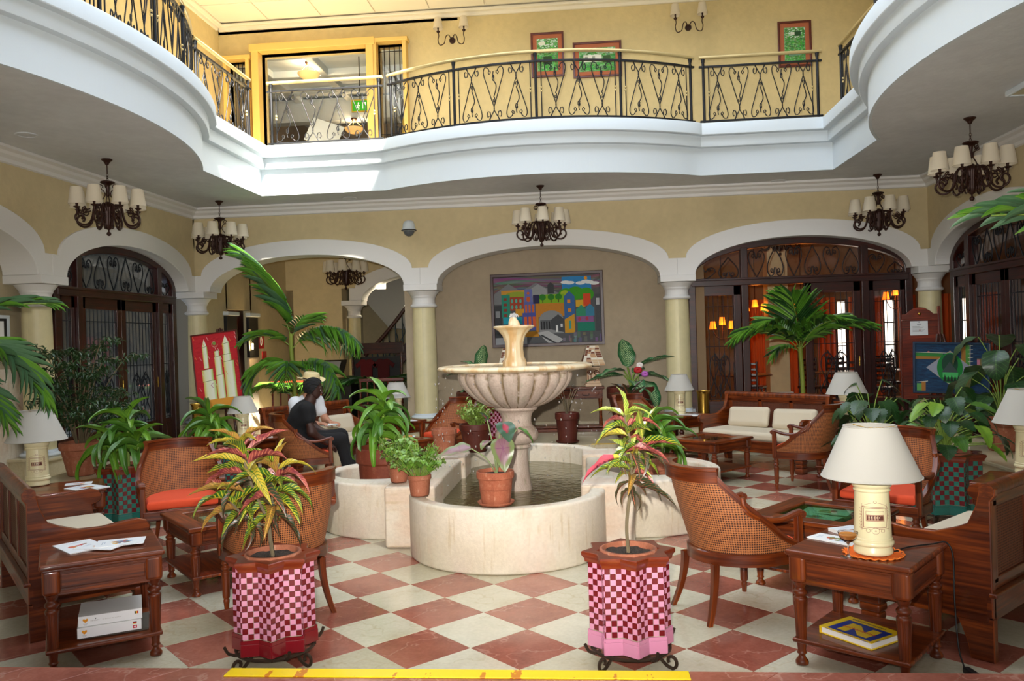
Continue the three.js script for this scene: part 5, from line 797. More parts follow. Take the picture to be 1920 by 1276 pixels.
function railing(label, seg, off, panels, motifs, firstFlip) {
  const o = offsetPath(seg, off), P = pathPos(o), t = thing('balcony_railing', label, 'railing', [0, 0, 0], 0, 'wrought-iron railings of the gallery');
  const f3 = (u, y) => { const [x, z] = P.at(u); return V(x, UP + y, z); }, line = (y, a = 0, b = P.L, n = 30) => Array.from({ length: n + 1 }, (_, k) => f3(lerp(a, b, k / n), y));
  part(t, 'handrail', tube(line(1.0), 0.026, 60, 8), M.handrail);
  part(t, 'top_bar', sweep(line(0.865), [[-0.022, -0.012], [0.022, -0.012], [0.022, 0.012], [-0.022, 0.012]]), M.iron);
  part(t, 'bottom_bar', sweep(line(0.085), [[-0.022, -0.012], [0.022, -0.012], [0.022, 0.012], [-0.022, 0.012]]), M.iron);
  const post = merge([new THREE.CylinderGeometry(0.02, 0.02, 0.97, 10).translate(0, 0.485, 0), new THREE.CylinderGeometry(0.03, 0.024, 0.05, 10).translate(0, 0.95, 0), new THREE.CylinderGeometry(0.032, 0.045, 0.025, 10).translate(0, 0.0125, 0), new THREE.CylinderGeometry(0.027, 0.027, 0.02, 10).translate(0, 0.87, 0)]);
  const thin = new THREE.CylinderGeometry(0.008, 0.008, 0.78, 7).translate(0, 0.475, 0), collar = merge([new THREE.SphereGeometry(0.017, 10, 8).translate(0, 0.50, 0), new THREE.SphereGeometry(0.017, 10, 8).translate(0, 0.455, 0)]);
  const mg = 0.06; let fl = firstFlip;
  for (let k = 0; k <= panels; k++) {
    const u = clamp(lerp(0, P.L, k / panels), mg, P.L - mg), [x, z] = P.at(u); part(t, 'post', post, M.iron, [x, UP, z]);
    for (const s of [-1, 1]) { const uu = u + s * 0.075; if (uu < 0.04 || uu > P.L - 0.04) continue; const [a, b] = P.at(uu); const m = part(t, 'spindle', thin, M.iron, [a, UP, b]); part(m, 'collar', collar, M.handrail); }
    if (k < panels) { const u0 = lerp(0, P.L, k / panels) + 0.11, u1 = lerp(0, P.L, (k + 1) / panels) - 0.11, w = (u1 - u0) / motifs; for (let j = 0; j < motifs; j++) { const c = u0 + (j + 0.5) * w; part(t, 'scroll', flat(motif2D(), w * 1.08, 0.755, 0.0075, fl, (a, y) => f3(c + a, 0.098 + y)), M.iron); fl = !fl; } }
  }
  return t;
}
function offsetPath(pts, off) { return pts.map((p, k) => { const a = pts[max(k - 1, 0)], b = pts[min(k + 1, pts.length - 1)], dx = b[0] - a[0], dz = b[1] - a[1], L = hypot(dx, dz); return [p[0] + dz / L * off, p[1] - dx / L * off]; }); }
const trimSeg = (s, a, b) => { const P = pathPos(s), n = s.length > 3 ? 26 : 2; return Array.from({ length: n + 1 }, (_, k) => P.at(lerp(a, P.L - b, k / n))); };
railing('curved black railing in the middle of the far gallery, four panels', [...SEG.back].reverse(), 0.09, 4, 3, true);
railing('short straight black railing at the right end of the far gallery', [...trimSeg(SEG.back_right, 0.1, 0.03)].reverse(), 0.09, 1, 5, false);
railing('straight railing at the left end of the far gallery, shining in the sun', [...trimSeg(SEG.back_left, 0.03, 0.1)].reverse(), 0.09, 1, 4, false);
railing('straight black railing on the left gallery next to the far corner', [...trimSeg(SEG.left_far, 0.1, 0.03)].reverse(), 0.09, 1, 4, false);
railing('curved black railing of the left gallery', [...SEG.left].reverse(), 0.09, 5, 3, true);
railing('straight black railing on the right gallery next to the far corner', [...trimSeg(SEG.right_far, 0.03, 0.1)].reverse(), 0.09, 1, 4, false);
railing('curved black railing of the right gallery', [...SEG.right].reverse(), 0.09, 5, 3, true);
// ---------------------------------------------------------------- chandeliers
function makeChandelier(label, p) {
  const t = thing('chandelier', label, 'chandelier', p, 0, 'iron chandeliers with cream shades'), I = M.ironBrown;
  part(t, 'canopy', smoothLathe([[0.001, 0], [0.062, -0.002], [0.06, -0.012], [0.03, -0.04], [0.018, -0.065], [0.001, -0.07]], 20, 3), I);
  const lk = []; lk.push(bar([0, -0.06, 0], [0, -0.17, 0], 0.006)); for (let k = 0; k < 3; k++) lk.push(at(new THREE.TorusGeometry(0.014, 0.0035, 6, 12), [0, -0.185 - k * 0.028, 0], [0, k * PI / 2, 0], [0.8, 1.3, 1]));
  part(t, 'chain', merge(lk), I);
  part(t, 'crown', smoothLathe([[0.001, -0.26], [0.07, -0.262], [0.082, -0.275], [0.06, -0.29], [0.028, -0.31], [0.02, -0.36], [0.022, -0.42], [0.012, -0.44], [0.001, -0.44]], 24, 3), I);
  const sc = tube([...spiral(0.075, -0.325, 0.012, 0.032, 0, -1.1, 10).map(([x, y]) => [x, y, 0]), [0.055, -0.36, 0], [0.03, -0.42, 0], [0.075, -0.5, 0], [0.085, -0.56, 0], [0.05, -0.62, 0]], 0.0055, 36, 5);
  for (let k = 0; k < 4; k++) part(t, 'scroll', sc, I, undefined, [0, k * PI / 2 + 0.3, 0]);
  part(t, 'body', gridSurf(32, 24, (u, v) => { const pr = [[0.02, -0.5], [0.05, -0.53], [0.07, -0.56], [0.062, -0.62], [0.056, -0.7], [0.05, -0.77], [0.025, -0.82], [0.001, -0.835]], x = v * 7, i = min(6, Math.floor(x)), f = x - i, a = -u * 2 * PI, r = lerp(pr[i][0], pr[i + 1][0], f) * (1 + 0.13 * cos(u * 2 * PI * 8)); return [r * cos(a), lerp(pr[i][1], pr[i + 1][1], f), r * sin(a)]; }), I);
  part(t, 'finial', merge([new THREE.SphereGeometry(0.026, 14, 10).translate(0, -0.875, 0), bar([0, -0.83, 0], [0, -0.86, 0], 0.009)]), I);
  const arm = merge([tube([[0.05, -0.60, 0], [0.08, -0.545, 0], [0.115, -0.535, 0], [0.155, -0.58, 0], [0.175, -0.68, 0], [0.215, -0.765, 0], [0.28, -0.79, 0], [0.345, -0.755, 0], [0.362, -0.70, 0], [0.33, -0.655, 0], [0.29, -0.665, 0], [0.275, -0.7, 0], [0.295, -0.725, 0]], 0.0125, 44, 6), tube([...spiral(0.1, -0.66, 0.012, 0.04, 0.6, 1.0, 9), [0.105, -0.705], [0.13, -0.75], [0.115, -0.80], [0.085, -0.79], [0.09, -0.76]].map(([x, y]) => [x, y, 0]), 0.008, 30, 5), tube([[0.2, -0.6, 0], ...spiral(0.25, -0.62, 0.012, 0.045, 0.4, 1.2, 10).map(([x, y]) => [x, y, 0]), [0.31, -0.66, 0]], 0.007, 30, 5), bar([0.345, -0.66, 0], [0.345, -0.60, 0], 0.009)]);
  const cupG = at(smoothLathe([[0.001, 0], [0.012, 0.0], [0.014, 0.02], [0.036, 0.035], [0.036, 0.042], [0.014, 0.046], [0.015, 0.085], [0.001, 0.086]], 16, 2), [0.345, -0.625, 0]), shG = at(lathe([[0.092, 0], [0.064, 0.195]], 28), [0.345, -0.56, 0]);
  for (let k = 0; k < 8; k++) { const a = part(t, 'arm', arm, I, undefined, [0, k * PI / 4 + 0.12, 0]); part(a, 'candle_cup', cupG, I); part(a, 'shade', shG, M.shadeC); }
  return t;
}
const ch0 = makeChandelier('iron chandelier under the far gallery, in front of the big painting', [0.06, CEIL, -4.5]);
copy(ch0, 'large iron chandelier under the left gallery, nearer of the two at left', [-4.87, CEIL, -1.58]);
copy(ch0, 'iron chandelier in the far left corner of the court', [-4.87, CEIL, -4.55]);
copy(ch0, 'iron chandelier in the far right corner, before the wide glazed doors', [4.98, CEIL, -4.85]);
copy(ch0, 'large iron chandelier at the right edge under the right gallery', [4.87, CEIL, -1.7]);
copy(ch0, 'iron chandelier in the hall beyond the left arch', [-3.82, 3.6, -7.6]);
// ---------------------------------------------------------------- glazed door sets with arched transoms
function doorSet(name, label, hw, x, ry, posts, leaves, o = {}) {   // local x across, y from the surround, z to the court
  const g = structGroup(name, label); g.position.set(...x); g.rotation.y = ry;
  const Y0 = FLOOR_Y, YT = o.yt ?? 2.43, D = 0.12, ai = hw, m = M.woodDoor, add = (n, gg, mm = m) => part(g, n, gg, mm);
  const top = (xx) => SPR + 0.53 * sqrt(max(0, 1 - (xx / ai) ** 2));
  // outer frame following the arch
  const out = ell(0, ai, SPR, 0.53), inn = ell(0, ai - 0.11, SPR, 0.43).reverse();
  add('arch_frame', at(extrude([[-ai, Y0], [-ai, SPR], ...out, [ai, SPR], [ai, Y0], [ai - 0.11, Y0], [ai - 0.11, SPR], ...inn, [-ai + 0.11, SPR], [-ai + 0.11, Y0]], D, 0.01), [0, 0, -D / 2]));
  add('transom', merge([boxAt(2 * ai - 0.1, 0.1, D + 0.03, 0, YT, 0, 0.012), boxAt(2 * ai - 0.1, 0.035, D + 0.07, 0, YT + 0.05, 0, 0.01)]));
  for (const px of posts) add('post', boxAt(0.11, top(px) - Y0 - 0.06, D + 0.02, px, (top(px) + Y0 - 0.06) / 2, 0, 0.01));
  // transom lights with iron hearts
  const ex = [-ai + 0.1, ...posts, ai - 0.1];
  for (let k = 0; k < ex.length - 1; k++) {
    const a = ex[k] + (k ? 0.055 : 0), b = ex[k + 1] - (k < ex.length - 2 ? 0.055 : 0), w = b - a; if (w < 0.08) continue;
    const N = 12, poly = [[a, YT + 0.05], [b, YT + 0.05]]; for (let j = N; j >= 0; j--) { const q = lerp(a, b, j / N); poly.push([q, max(YT + 0.06, SPR + 0.44 * sqrt(max(0, 1 - (q / (ai - 0.1)) ** 2)))]); }
    add('pane', at(extrude(poly, 0.006), [0, 0, -0.02]), M.glass);
    const n = max(1, Math.round(w / 0.3)), hw2 = w / n; for (let j = 0; j < n; j++) { const c = a + (j + 0.5) * hw2, h = min(top(c - hw2 * 0.35), top(c + hw2 * 0.35)) - YT - 0.16; if (h > 0.1) add('scroll', flat(heart2D(), hw2 * 1.05, h, 0.0085, j % 2, (p, y) => V(c + p, YT + 0.055 + y, 0.015)), M.iron); }
  }
  for (const [a, b, kind] of leaves) {
    const w = b - a, c = (a + b) / 2, H = YT - 0.05 - Y0, st = w > 0.6 ? 0.11 : 0.075, y0 = Y0 + 0.01, lf = add(kind || 'leaf', merge([boxAt(st, H, 0.05, a + st / 2, y0 + H / 2, 0.0, 0.008), boxAt(st, H, 0.05, b - st / 2, y0 + H / 2, 0, 0.008), boxAt(w, 0.16, 0.05, c, y0 + H - 0.08, 0, 0.008), boxAt(w, 0.45, 0.045, c, y0 + 0.225, 0, 0.008), boxAt(w - 2 * st - 0.02, 0.3, 0.02, c, y0 + 0.24, 0.025, 0.01)]));
    const gw = w - 2 * st, gy0 = y0 + 0.45, gy1 = y0 + H - 0.16;
    part(lf, 'pane', boxAt(gw, gy1 - gy0, 0.006, c, (gy0 + gy1) / 2, -0.012), M.glass);
    const br = [], nb = max(2, Math.round(gw / 0.085)); for (let j = 0; j <= nb; j++) { const q = lerp(a + st + 0.01, b - st - 0.01, j / nb); br.push(bar([q, gy0, 0.012], [q, gy1, 0.012], 0.0055, 5)); } for (const q of [0.02, 0.52, 0.9]) br.push(bar([a + st, lerp(gy0, gy1, q), 0.012], [b - st, lerp(gy0, gy1, q), 0.012], 0.0055, 5));
    part(lf, 'grille', merge(br), M.iron);
    if (gw > 0.14) part(lf, 'ornament', flat([...heart2D(), ...motif2D()], gw * 0.8, (gy1 - gy0) * 0.42, 0.008, false, (p, y) => V(c + p, gy0 + 0.06 + y, 0.02)), M.iron);
    if (w > 0.45 && kind !== 'side_panel') part(lf, 'handle', merge([bar([b - 0.05, y0 + 0.95, 0.05], [b - 0.05, y0 + 1.1, 0.05], 0.01), bar([b - 0.05, y0 + 1.02, 0.02], [b - 0.05, y0 + 1.02, 0.05], 0.008)]), M.brass);
  }
  return g;
}
doorSet('door_1', 'dark double door with iron grilles in the left arch', 1.5, [XL - 0.22, 0, -3.4], PI / 2, [-1.0, 1.0], [[-1.39, -1.06, 'side_panel'], [-0.94, 0, 'leaf'], [0, 0.94, 'leaf'], [1.06, 1.39, 'side_panel']]);
doorSet('door_2', 'wide glazed doors of dark wood in the right arch, one leaf open', 1.68, [3.955, 0, ZF - 0.24], 0, [-0.82, 0.98], [[-1.57, -0.88, 'side_panel'], [0.08, 0.92, 'leaf'], [1.04, 1.57, 'side_panel']], { yt: 2.45 });
doorSet('door_3', 'dark glazed door in the right side wall', 1.5, [XR + 0.22, 0, -3.4], -PI / 2, [-0.95, 0.95], [[-1.39, -1.01, 'side_panel'], [-0.89, 0, 'leaf'], [0, 0.89, 'leaf'], [1.01, 1.39, 'side_panel']]);
// walls closing the other side arches
struct('wall_recess_left', merge([boxAt(0.15, 3.6, 3.6, XL - 0.5, 2.0, 0), boxAt(0.6, 3.8, 0.15, XL - 0.5, 2.05, -1.72), boxAt(0.6, 3.8, 0.15, XL - 0.5, 2.05, 1.75)]), std({ color: 0xcdbfa0, roughness: 0.85, bumpMap: T.plaster, bumpScale: 0.002, map: T.wallStain }));
struct('wall_dado_left', boxAt(0.03, 1.35, 3.3, XL - 0.41, FLOOR_Y + 0.67, 0), std({ map: T.stone, roughness: 0.6 }), undefined, undefined, 'pale stained marble facing');
struct('wall_recess_right', boxAt(0.15, 3.6, 3.6, XR + 0.6, 2.0, 0), M.wall);
struct('wall_side_room', merge([boxAt(0.2, 3.8, 5, -7.6, 2.0, -3.4), boxAt(2.6, 3.8, 0.2, -6.9, 2.0, -5.3)]), std({ color: 0x8a8478, roughness: 0.9 }));
// ---------------------------------------------------------------- lamps and small fittings on walls and ceilings
function makeSconce(label, p) {
  const t = thing('wall_lamp', label, 'wall lamp', p, 0, 'twin wall lamps of the upper gallery');
  part(t, 'plate', at(new THREE.CylinderGeometry(0.05, 0.055, 0.03, 20), [0, 0, 0.015], [PI / 2, 0, 0]), M.ironBrown);
  for (const s of [-1, 1]) { part(t, 'arm', tube([[s * 0.01, 0, 0.03], [s * 0.05, 0.07, 0.09], [s * 0.09, 0.04, 0.12], [s * 0.13, -0.09, 0.13], [s * 0.2, -0.11, 0.13], [s * 0.23, -0.02, 0.13], [s * 0.215, 0.05, 0.13], [s * 0.225, 0.12, 0.13]], 0.008, 36, 6), M.ironBrown); part(t, 'candle_cup', at(smoothLathe([[0.001, 0], [0.016, 0.0], [0.03, 0.03], [0.012, 0.04], [0.014, 0.09], [0.001, 0.09]], 14, 2), [s * 0.225, 0.10, 0.13]), M.ironBrown); part(t, 'shade', at(lathe([[0.088, 0], [0.058, 0.19]], 28), [s * 0.225, 0.17, 0.13]), M.shadeC); }
  return t;
}
const sc0 = makeSconce('twin-shaded wall lamp left of the upper pictures', [-1.5, 6.9, ZU + 0.001]); copy(sc0, 'twin-shaded wall lamp between the upper pictures at right', [2.55, 6.87, ZU + 0.001]);
{ const t = thing('security_camera', 'white dome security camera on the wall left of the middle arch', 'camera', [-2.04, 3.42, ZF]); part(t, 'bracket', merge([boxAt(0.1, 0.12, 0.03, 0, 0.1, 0.015, 0.006), bar([0, 0.1, 0.02], [0, 0.12, 0.12], 0.018)]), M.white); part(t, 'housing', at(smoothLathe([[0.001, 0.15], [0.05, 0.148], [0.085, 0.11], [0.1, 0.03], [0.115, 0.005], [0.118, -0.005], [0.09, -0.012]], 28, 3), [0, 0, 0.14]), M.white); part(t, 'ring', at(new THREE.TorusGeometry(0.112, 0.009, 8, 32), [0, -0.003, 0.14], [PI / 2, 0, 0]), M.black); part(t, 'dome', at(new THREE.SphereGeometry(0.09, 24, 12, 0, 2 * PI, PI / 2, PI / 2), [0, -0.006, 0.14]), phy({ color: 0x9aa0a4, roughness: 0.05, transmission: 0.7, thickness: 0 })); part(t, 'lens', at(new THREE.SphereGeometry(0.045, 16, 12), [0, -0.035, 0.14]), M.black); }
for (const [x, z, l] of [[-5.0, -0.37, 'round ceiling fitting under the left gallery'], [-2.9, -4.8, 'round ceiling fitting left of the middle chandelier'], [3.6, -5.0, 'round ceiling fitting right of the middle chandelier']]) { const t = thing('ceiling_fitting', l, 'fitting', [x, CEIL, z]); part(t, 'ring', at(new THREE.TorusGeometry(0.095, 0.012, 8, 36), [0, -0.004, 0], [PI / 2, 0, 0], [1, 1, 0.6]), M.ceil); part(t, 'disc', at(new THREE.CylinderGeometry(0.09, 0.09, 0.006, 32), [0, -0.003, 0]), M.ceil); }
{ const t = thing('ceiling_light', 'square ceiling light at the right edge under the gallery', 'lamp', [4.93, CEIL, -0.55]); part(t, 'frame', at(extrude([[-0.17, -0.17], [0.17, -0.17], [0.17, 0.17], [-0.17, 0.17]], 0.06, 0.012, [[[-0.14, -0.14], [0.14, -0.14], [0.14, 0.14], [-0.14, 0.14]]]), [0, -0.06, 0], [-PI / 2, 0, 0]), M.white); part(t, 'diffuser', rbox(0.285, 0.04, 0.285, 0.01), std({ color: 0xc8bfa0, roughness: 0.5 }), [0, -0.03, 0]); }
function bowlLamp(label, p) { const t = thing('pendant_lamp', label, 'lamp', p, 0, 'alabaster bowl lamps'); part(t, 'canopy', smoothLathe([[0.001, 0], [0.07, 0], [0.06, -0.03], [0.02, -0.05], [0.001, -0.05]], 20, 2), M.ironBrown); for (let k = 0; k < 3; k++) part(t, 'rod', bar([0.03 * cos(k * 2.1), -0.04, 0.03 * sin(k * 2.1)], [0.2 * cos(k * 2.1), -0.22, 0.2 * sin(k * 2.1)], 0.007), M.brass); part(t, 'bowl', smoothLathe([[0.001, -0.34], [0.08, -0.335], [0.17, -0.29], [0.22, -0.22], [0.21, -0.215], [0.16, -0.275], [0.001, -0.325]], 32, 3), phy({ color: 0xf4e4bc, roughness: 0.5, transmission: 0.3, thickness: 0, emissive: 0xffe2a8, emissiveIntensity: 0.12 })); const l = new THREE.PointLight(0xffdfae, 2); l.position.set(0, -0.15, 0); l.shadow.radius = 4; t.add(l); return t; }
bowlLamp('alabaster bowl lamp in the upper doorway', [-4.62, 7.24, -8.2]); bowlLamp('second alabaster bowl lamp deeper in the upper room', [-4.35, 6.7, -10.4]);
// ---------------------------------------------------------------- pictures
function picture(name, label, p, r, w, h, fw, tex, frameMat, mount, cat = 'picture') {
  const t = thing(name, label, cat, p, 0); t.rotation.set(...r, 'YXZ');
  const W = w + 2 * fw, H = h + 2 * fw; part(t, 'frame', extrude([[-W / 2, -H / 2], [W / 2, -H / 2], [W / 2, H / 2], [-W / 2, H / 2]], 0.04, 0.008, [[[-w / 2, -h / 2], [w / 2, -h / 2], [w / 2, h / 2], [-w / 2, h / 2]]]), frameMat);
  if (mount) { part(t, 'mount', boxAt(w, h, 0.01, 0, 0, 0.012), mount[1]); w -= 2 * mount[0]; h -= 2 * mount[0]; }
  const g = new THREE.BoxGeometry(w, h, 0.008); part(t, 'canvas', g, std({ map: tex, roughness: 0.8 }), [0, 0, 0.018]); return t;
}
const R0 = rng(301), rr = (a, b) => lerp(a, b, R0());
const leafScene = (seed, boxes) => ctex(160, 200, (x, w, h) => { const R = rng(seed); x.fillStyle = '#8fbf8a'; x.fillRect(0, 0, w, h); for (let k = 0; k < 900; k++) { const y = R() * h; x.fillStyle = `rgba(${30 + R() * 70},${90 + R() * 110},${40 + R() * 40},.6)`; x.fillRect(R() * w, y, 4 + R() * 12, 3 + R() * 7); } x.fillStyle = '#dfeee8'; for (let k = 0; k < 60; k++) x.fillRect(R() * w, R() * h * 0.3, 12, 4); for (const [c, a, b, e, f] of boxes) { x.fillStyle = c; x.fillRect(a * w, b * h, e * w, f * h); } });
const frRed = phy({ color: 0x5a1c10, roughness: 0.4, clearcoat: 0.4 }), mt = std({ color: 0xb86a48, roughness: 0.8 });
picture('picture', 'green landscape picture, upright and left of the pair on the upper wall', [0.15, 6.55, ZU + 0.001], [0, 0, 0], 0.50, 0.70, 0.035, leafScene(1, [['#2a4a28', 0.3, 0.55, 0.4, 0.25], ['#e6ead8', 0.1, 0.1, 0.3, 0.1]]), frRed, [0.07, mt]);
picture('picture', 'wider picture of a white house, behind the middle of the upper railing', [1.0, 6.42, ZU + 0.001], [0, 0, 0], 0.76, 0.54, 0.035, leafScene(2, [['#e8eadf', 0.12, 0.3, 0.5, 0.3], ['#3a5a34', 0.66, 0.35, 0.2, 0.3], ['#9aa494', 0.16, 0.36, 0.08, 0.12], ['#9aa494', 0.36, 0.36, 0.08, 0.12]]), frRed, [0.07, mt]);
picture('picture', 'green hillside picture at the right end of the upper wall', [4.3, 6.48, ZU + 0.001], [0, 0, 0], 0.48, 0.70, 0.035, leafScene(3, [['#dfe6da', 0.3, 0.14, 0.2, 0.08], ['#24502c', 0.5, 0.12, 0.3, 0.14], ['#7fae9a', 0.2, 0.72, 0.6, 0.12]]), frRed, [0.07, mt]);
// big town picture in the niche
const town = ctex(1024, 660, (x, w, h) => {
  const rect = (c, a, b, e, f) => { x.fillStyle = c; x.fillRect(a * w, b * h, e * w, f * h); }, poly = (c, ...p) => { x.fillStyle = c; x.beginPath(); p.forEach(([a, b], k) => x[k ? 'lineTo' : 'moveTo'](a * w, b * h)); x.fill(); }, oval = (c, a, b, e, f) => { x.fillStyle = c; x.beginPath(); x.ellipse(a * w, b * h, e * w, f * h, 0, 0, 7); x.fill(); };
  rect('#56585c', 0, 0, 1, 1); for (let k = 0; k < 30; k++) { x.strokeStyle = `rgba(${rr(60, 150)},${rr(60, 150)},${rr(65, 155)},.5)`; x.lineWidth = rr(8, 30); x.beginPath(); x.moveTo(0, rr(0, 0.35) * h); x.bezierCurveTo(w * 0.3, rr(-0.1, 0.3) * h, w * 0.5, rr(0, 0.4) * h, w, rr(0, 0.2) * h); x.stroke(); }
  poly('#7d8084', [0.0, 0.25], [0.14, 0.1], [0.26, 0.22], [0.4, 0.1], [0.52, 0.2], [0.64, 0.28], [0.64, 0.4], [0, 0.4]); poly('#9b9ea2', [0.3, 0.24], [0.42, 0.12], [0.5, 0.2], [0.5, 0.3], [0.34, 0.3]); poly('#404347', [0.51, 0.14], [0.54, 0.1], [0.57, 0.14], [0.57, 0.27], [0.51, 0.27]);
  rect('#2f86c4', 0.645, 0.03, 0.275, 0.24); for (const [a, b] of [[0.68, 0.11], [0.72, 0.12], [0.82, 0.13], [0.87, 0.11], [0.9, 0.12], [0.95, 0.14]]) oval('#e6e9ea', a, b, 0.045, 0.025); oval('#f0a020', 0.87, 0.06, 0.016, 0.024); for (const [a, b, e] of [[0.68, 0.3, 0.07], [0.77, 0.28, 0.08], [0.87, 0.3, 0.07]]) oval('#3f9a20', a, b, e, 0.1); oval('#a2bc2a', 0.67, 0.27, 0.04, 0.04);
  rect('#d59a3a', 0.07, 0.2, 0.24, 0.1); oval('#97a834', 0.22, 0.27, 0.11, 0.05); rect('#7fb21e', 0.42, 0.28, 0.24, 0.14); for (const a of [0.46, 0.54, 0.61]) { oval('#2e7f24', a, 0.32, 0.032, 0.045); rect('#5a4a20', a - 0.004, 0.36, 0.008, 0.04); }
  rect('#2c8f78', 0.07, 0.26, 0.08, 0.34); for (let k = 0; k < 4; k++) rect('#8a3a30', 0.09, 0.31 + k * 0.08, 0.03, 0.04); rect('#a4442c', 0.15, 0.3, 0.13, 0.2); for (let k = 0; k < 6; k++) oval('#5fb0a0', 0.17 + (k % 3) * 0.04, 0.36 + Math.floor(k / 3) * 0.09, 0.011, 0.03); rect('#1fa0b8', 0.08, 0.6, 0.18, 0.1); rect('#d59a2a', 0.2, 0.48, 0.08, 0.1);
  rect('#6a72b4', 0.29, 0.19, 0.075, 0.2); oval('#c8642c', 0.325, 0.25, 0.013, 0.02); oval('#d0602a', 0.325, 0.34, 0.018, 0.04); rect('#6068ac', 0.28, 0.38, 0.105, 0.18); for (let k = 0; k < 3; k++) rect('#d2682c', 0.292 + k * 0.033, 0.42, 0.018, 0.13); rect('#4a54a0', 0.265, 0.54, 0.135, 0.26); for (let k = 0; k < 3; k++) rect('#d8602a', 0.28 + k * 0.04, 0.6, 0.026, 0.15); rect('#2c2c54', 0.37, 0.28, 0.06, 0.13);
  rect('#c4822a', 0.39, 0.41, 0.27, 0.2); rect('#c4862a', 0.39, 0.6, 0.025, 0.3); rect('#c88a24', 0.28, 0.82, 0.13, 0.08); x.fillStyle = '#8a8d90'; x.beginPath(); x.ellipse(0.535 * w, 0.66 * h, 0.115 * w, 0.14 * h, 0, PI, 0); x.rect(0.42 * w, 0.66 * h, 0.23 * w, 0.2 * h); x.fill(); rect('#5e6166', 0.43, 0.66, 0.1, 0.14); for (let k = 0; k < 4; k++) rect('#26282c', 0.435 + k * 0.025, 0.68, 0.012, 0.12); poly('#46494e', [0.53, 0.66], [0.6, 0.58], [0.66, 0.66], [0.66, 0.85], [0.53, 0.8]); rect('#e6e8ea', 0.575, 0.74, 0.022, 0.1); rect('#d8dadc', 0.62, 0.72, 0.02, 0.05);
  rect('#3a66a0', 0.66, 0.32, 0.1, 0.36); poly('#3a66a0', [0.66, 0.32], [0.71, 0.24], [0.76, 0.32]); rect('#e08a2a', 0.69, 0.37, 0.03, 0.05); rect('#e08a2a', 0.695, 0.5, 0.03, 0.05); poly('#d09a2c', [0.66, 0.66], [0.755, 0.58], [0.755, 0.86], [0.66, 0.86]); rect('#3f9a9a', 0.7, 0.68, 0.02, 0.12);
  rect('#d8a82c', 0.77, 0.38, 0.09, 0.1); rect('#d84a24', 0.84, 0.29, 0.07, 0.18); poly('#348f6c', [0.77, 0.52], [0.82, 0.45], [0.86, 0.52], [0.86, 0.62], [0.77, 0.62]); poly('#3c82a4', [0.86, 0.5], [0.9, 0.44], [0.94, 0.5], [0.94, 0.62], [0.86, 0.62]); rect('#8a5a90', 0.77, 0.62, 0.16, 0.09); oval('#b03a50', 0.8, 0.66, 0.014, 0.03); oval('#b03a50', 0.87, 0.66, 0.014, 0.03); rect('#1f7f68', 0.78, 0.71, 0.16, 0.13);
  poly('#b4b6b8', [0.4, 0.84], [0.5, 0.82], [0.64, 0.95], [0.6, 1], [0.5, 1]); poly('#3c3e42', [0.44, 0.87], [0.58, 1], [0.55, 1], [0.43, 0.89]); for (let k = 0; k < 18; k++) { x.fillStyle = `rgba(${rr(70, 160)},${rr(75, 165)},${rr(80, 170)},.6)`; x.fillRect(rr(0.6, 1) * w, rr(0.84, 0.96) * h, rr(10, 30), rr(20, 90)); } rect('#3a3c40', 0, 0.42, 0.07, 0.5); rect('#8d9194', 0.01, 0.5, 0.04, 0.1); rect('#4a4d52', 0.95, 0.3, 0.05, 0.55); rect('#c2c4c8', 0.96, 0.36, 0.03, 0.1); rect('#9a9da2', 0, 0.9, 0.3, 0.1);
  for (let k = 0; k < 1600; k++) { x.fillStyle = k % 2 ? 'rgba(255,255,255,.035)' : 'rgba(0,0,0,.05)'; x.fillRect(R0() * w, R0() * h, 14, 2); }
});
picture('painting', 'big framed painting of a colourful town in the niche behind the fountain', [0.035, 2.155, -6.198], [0, 0, 0.008], 1.78, 1.13, 0.055, town, phy({ color: 0x3a140c, roughness: 0.4, clearcoat: 0.4 }), null, 'painting');
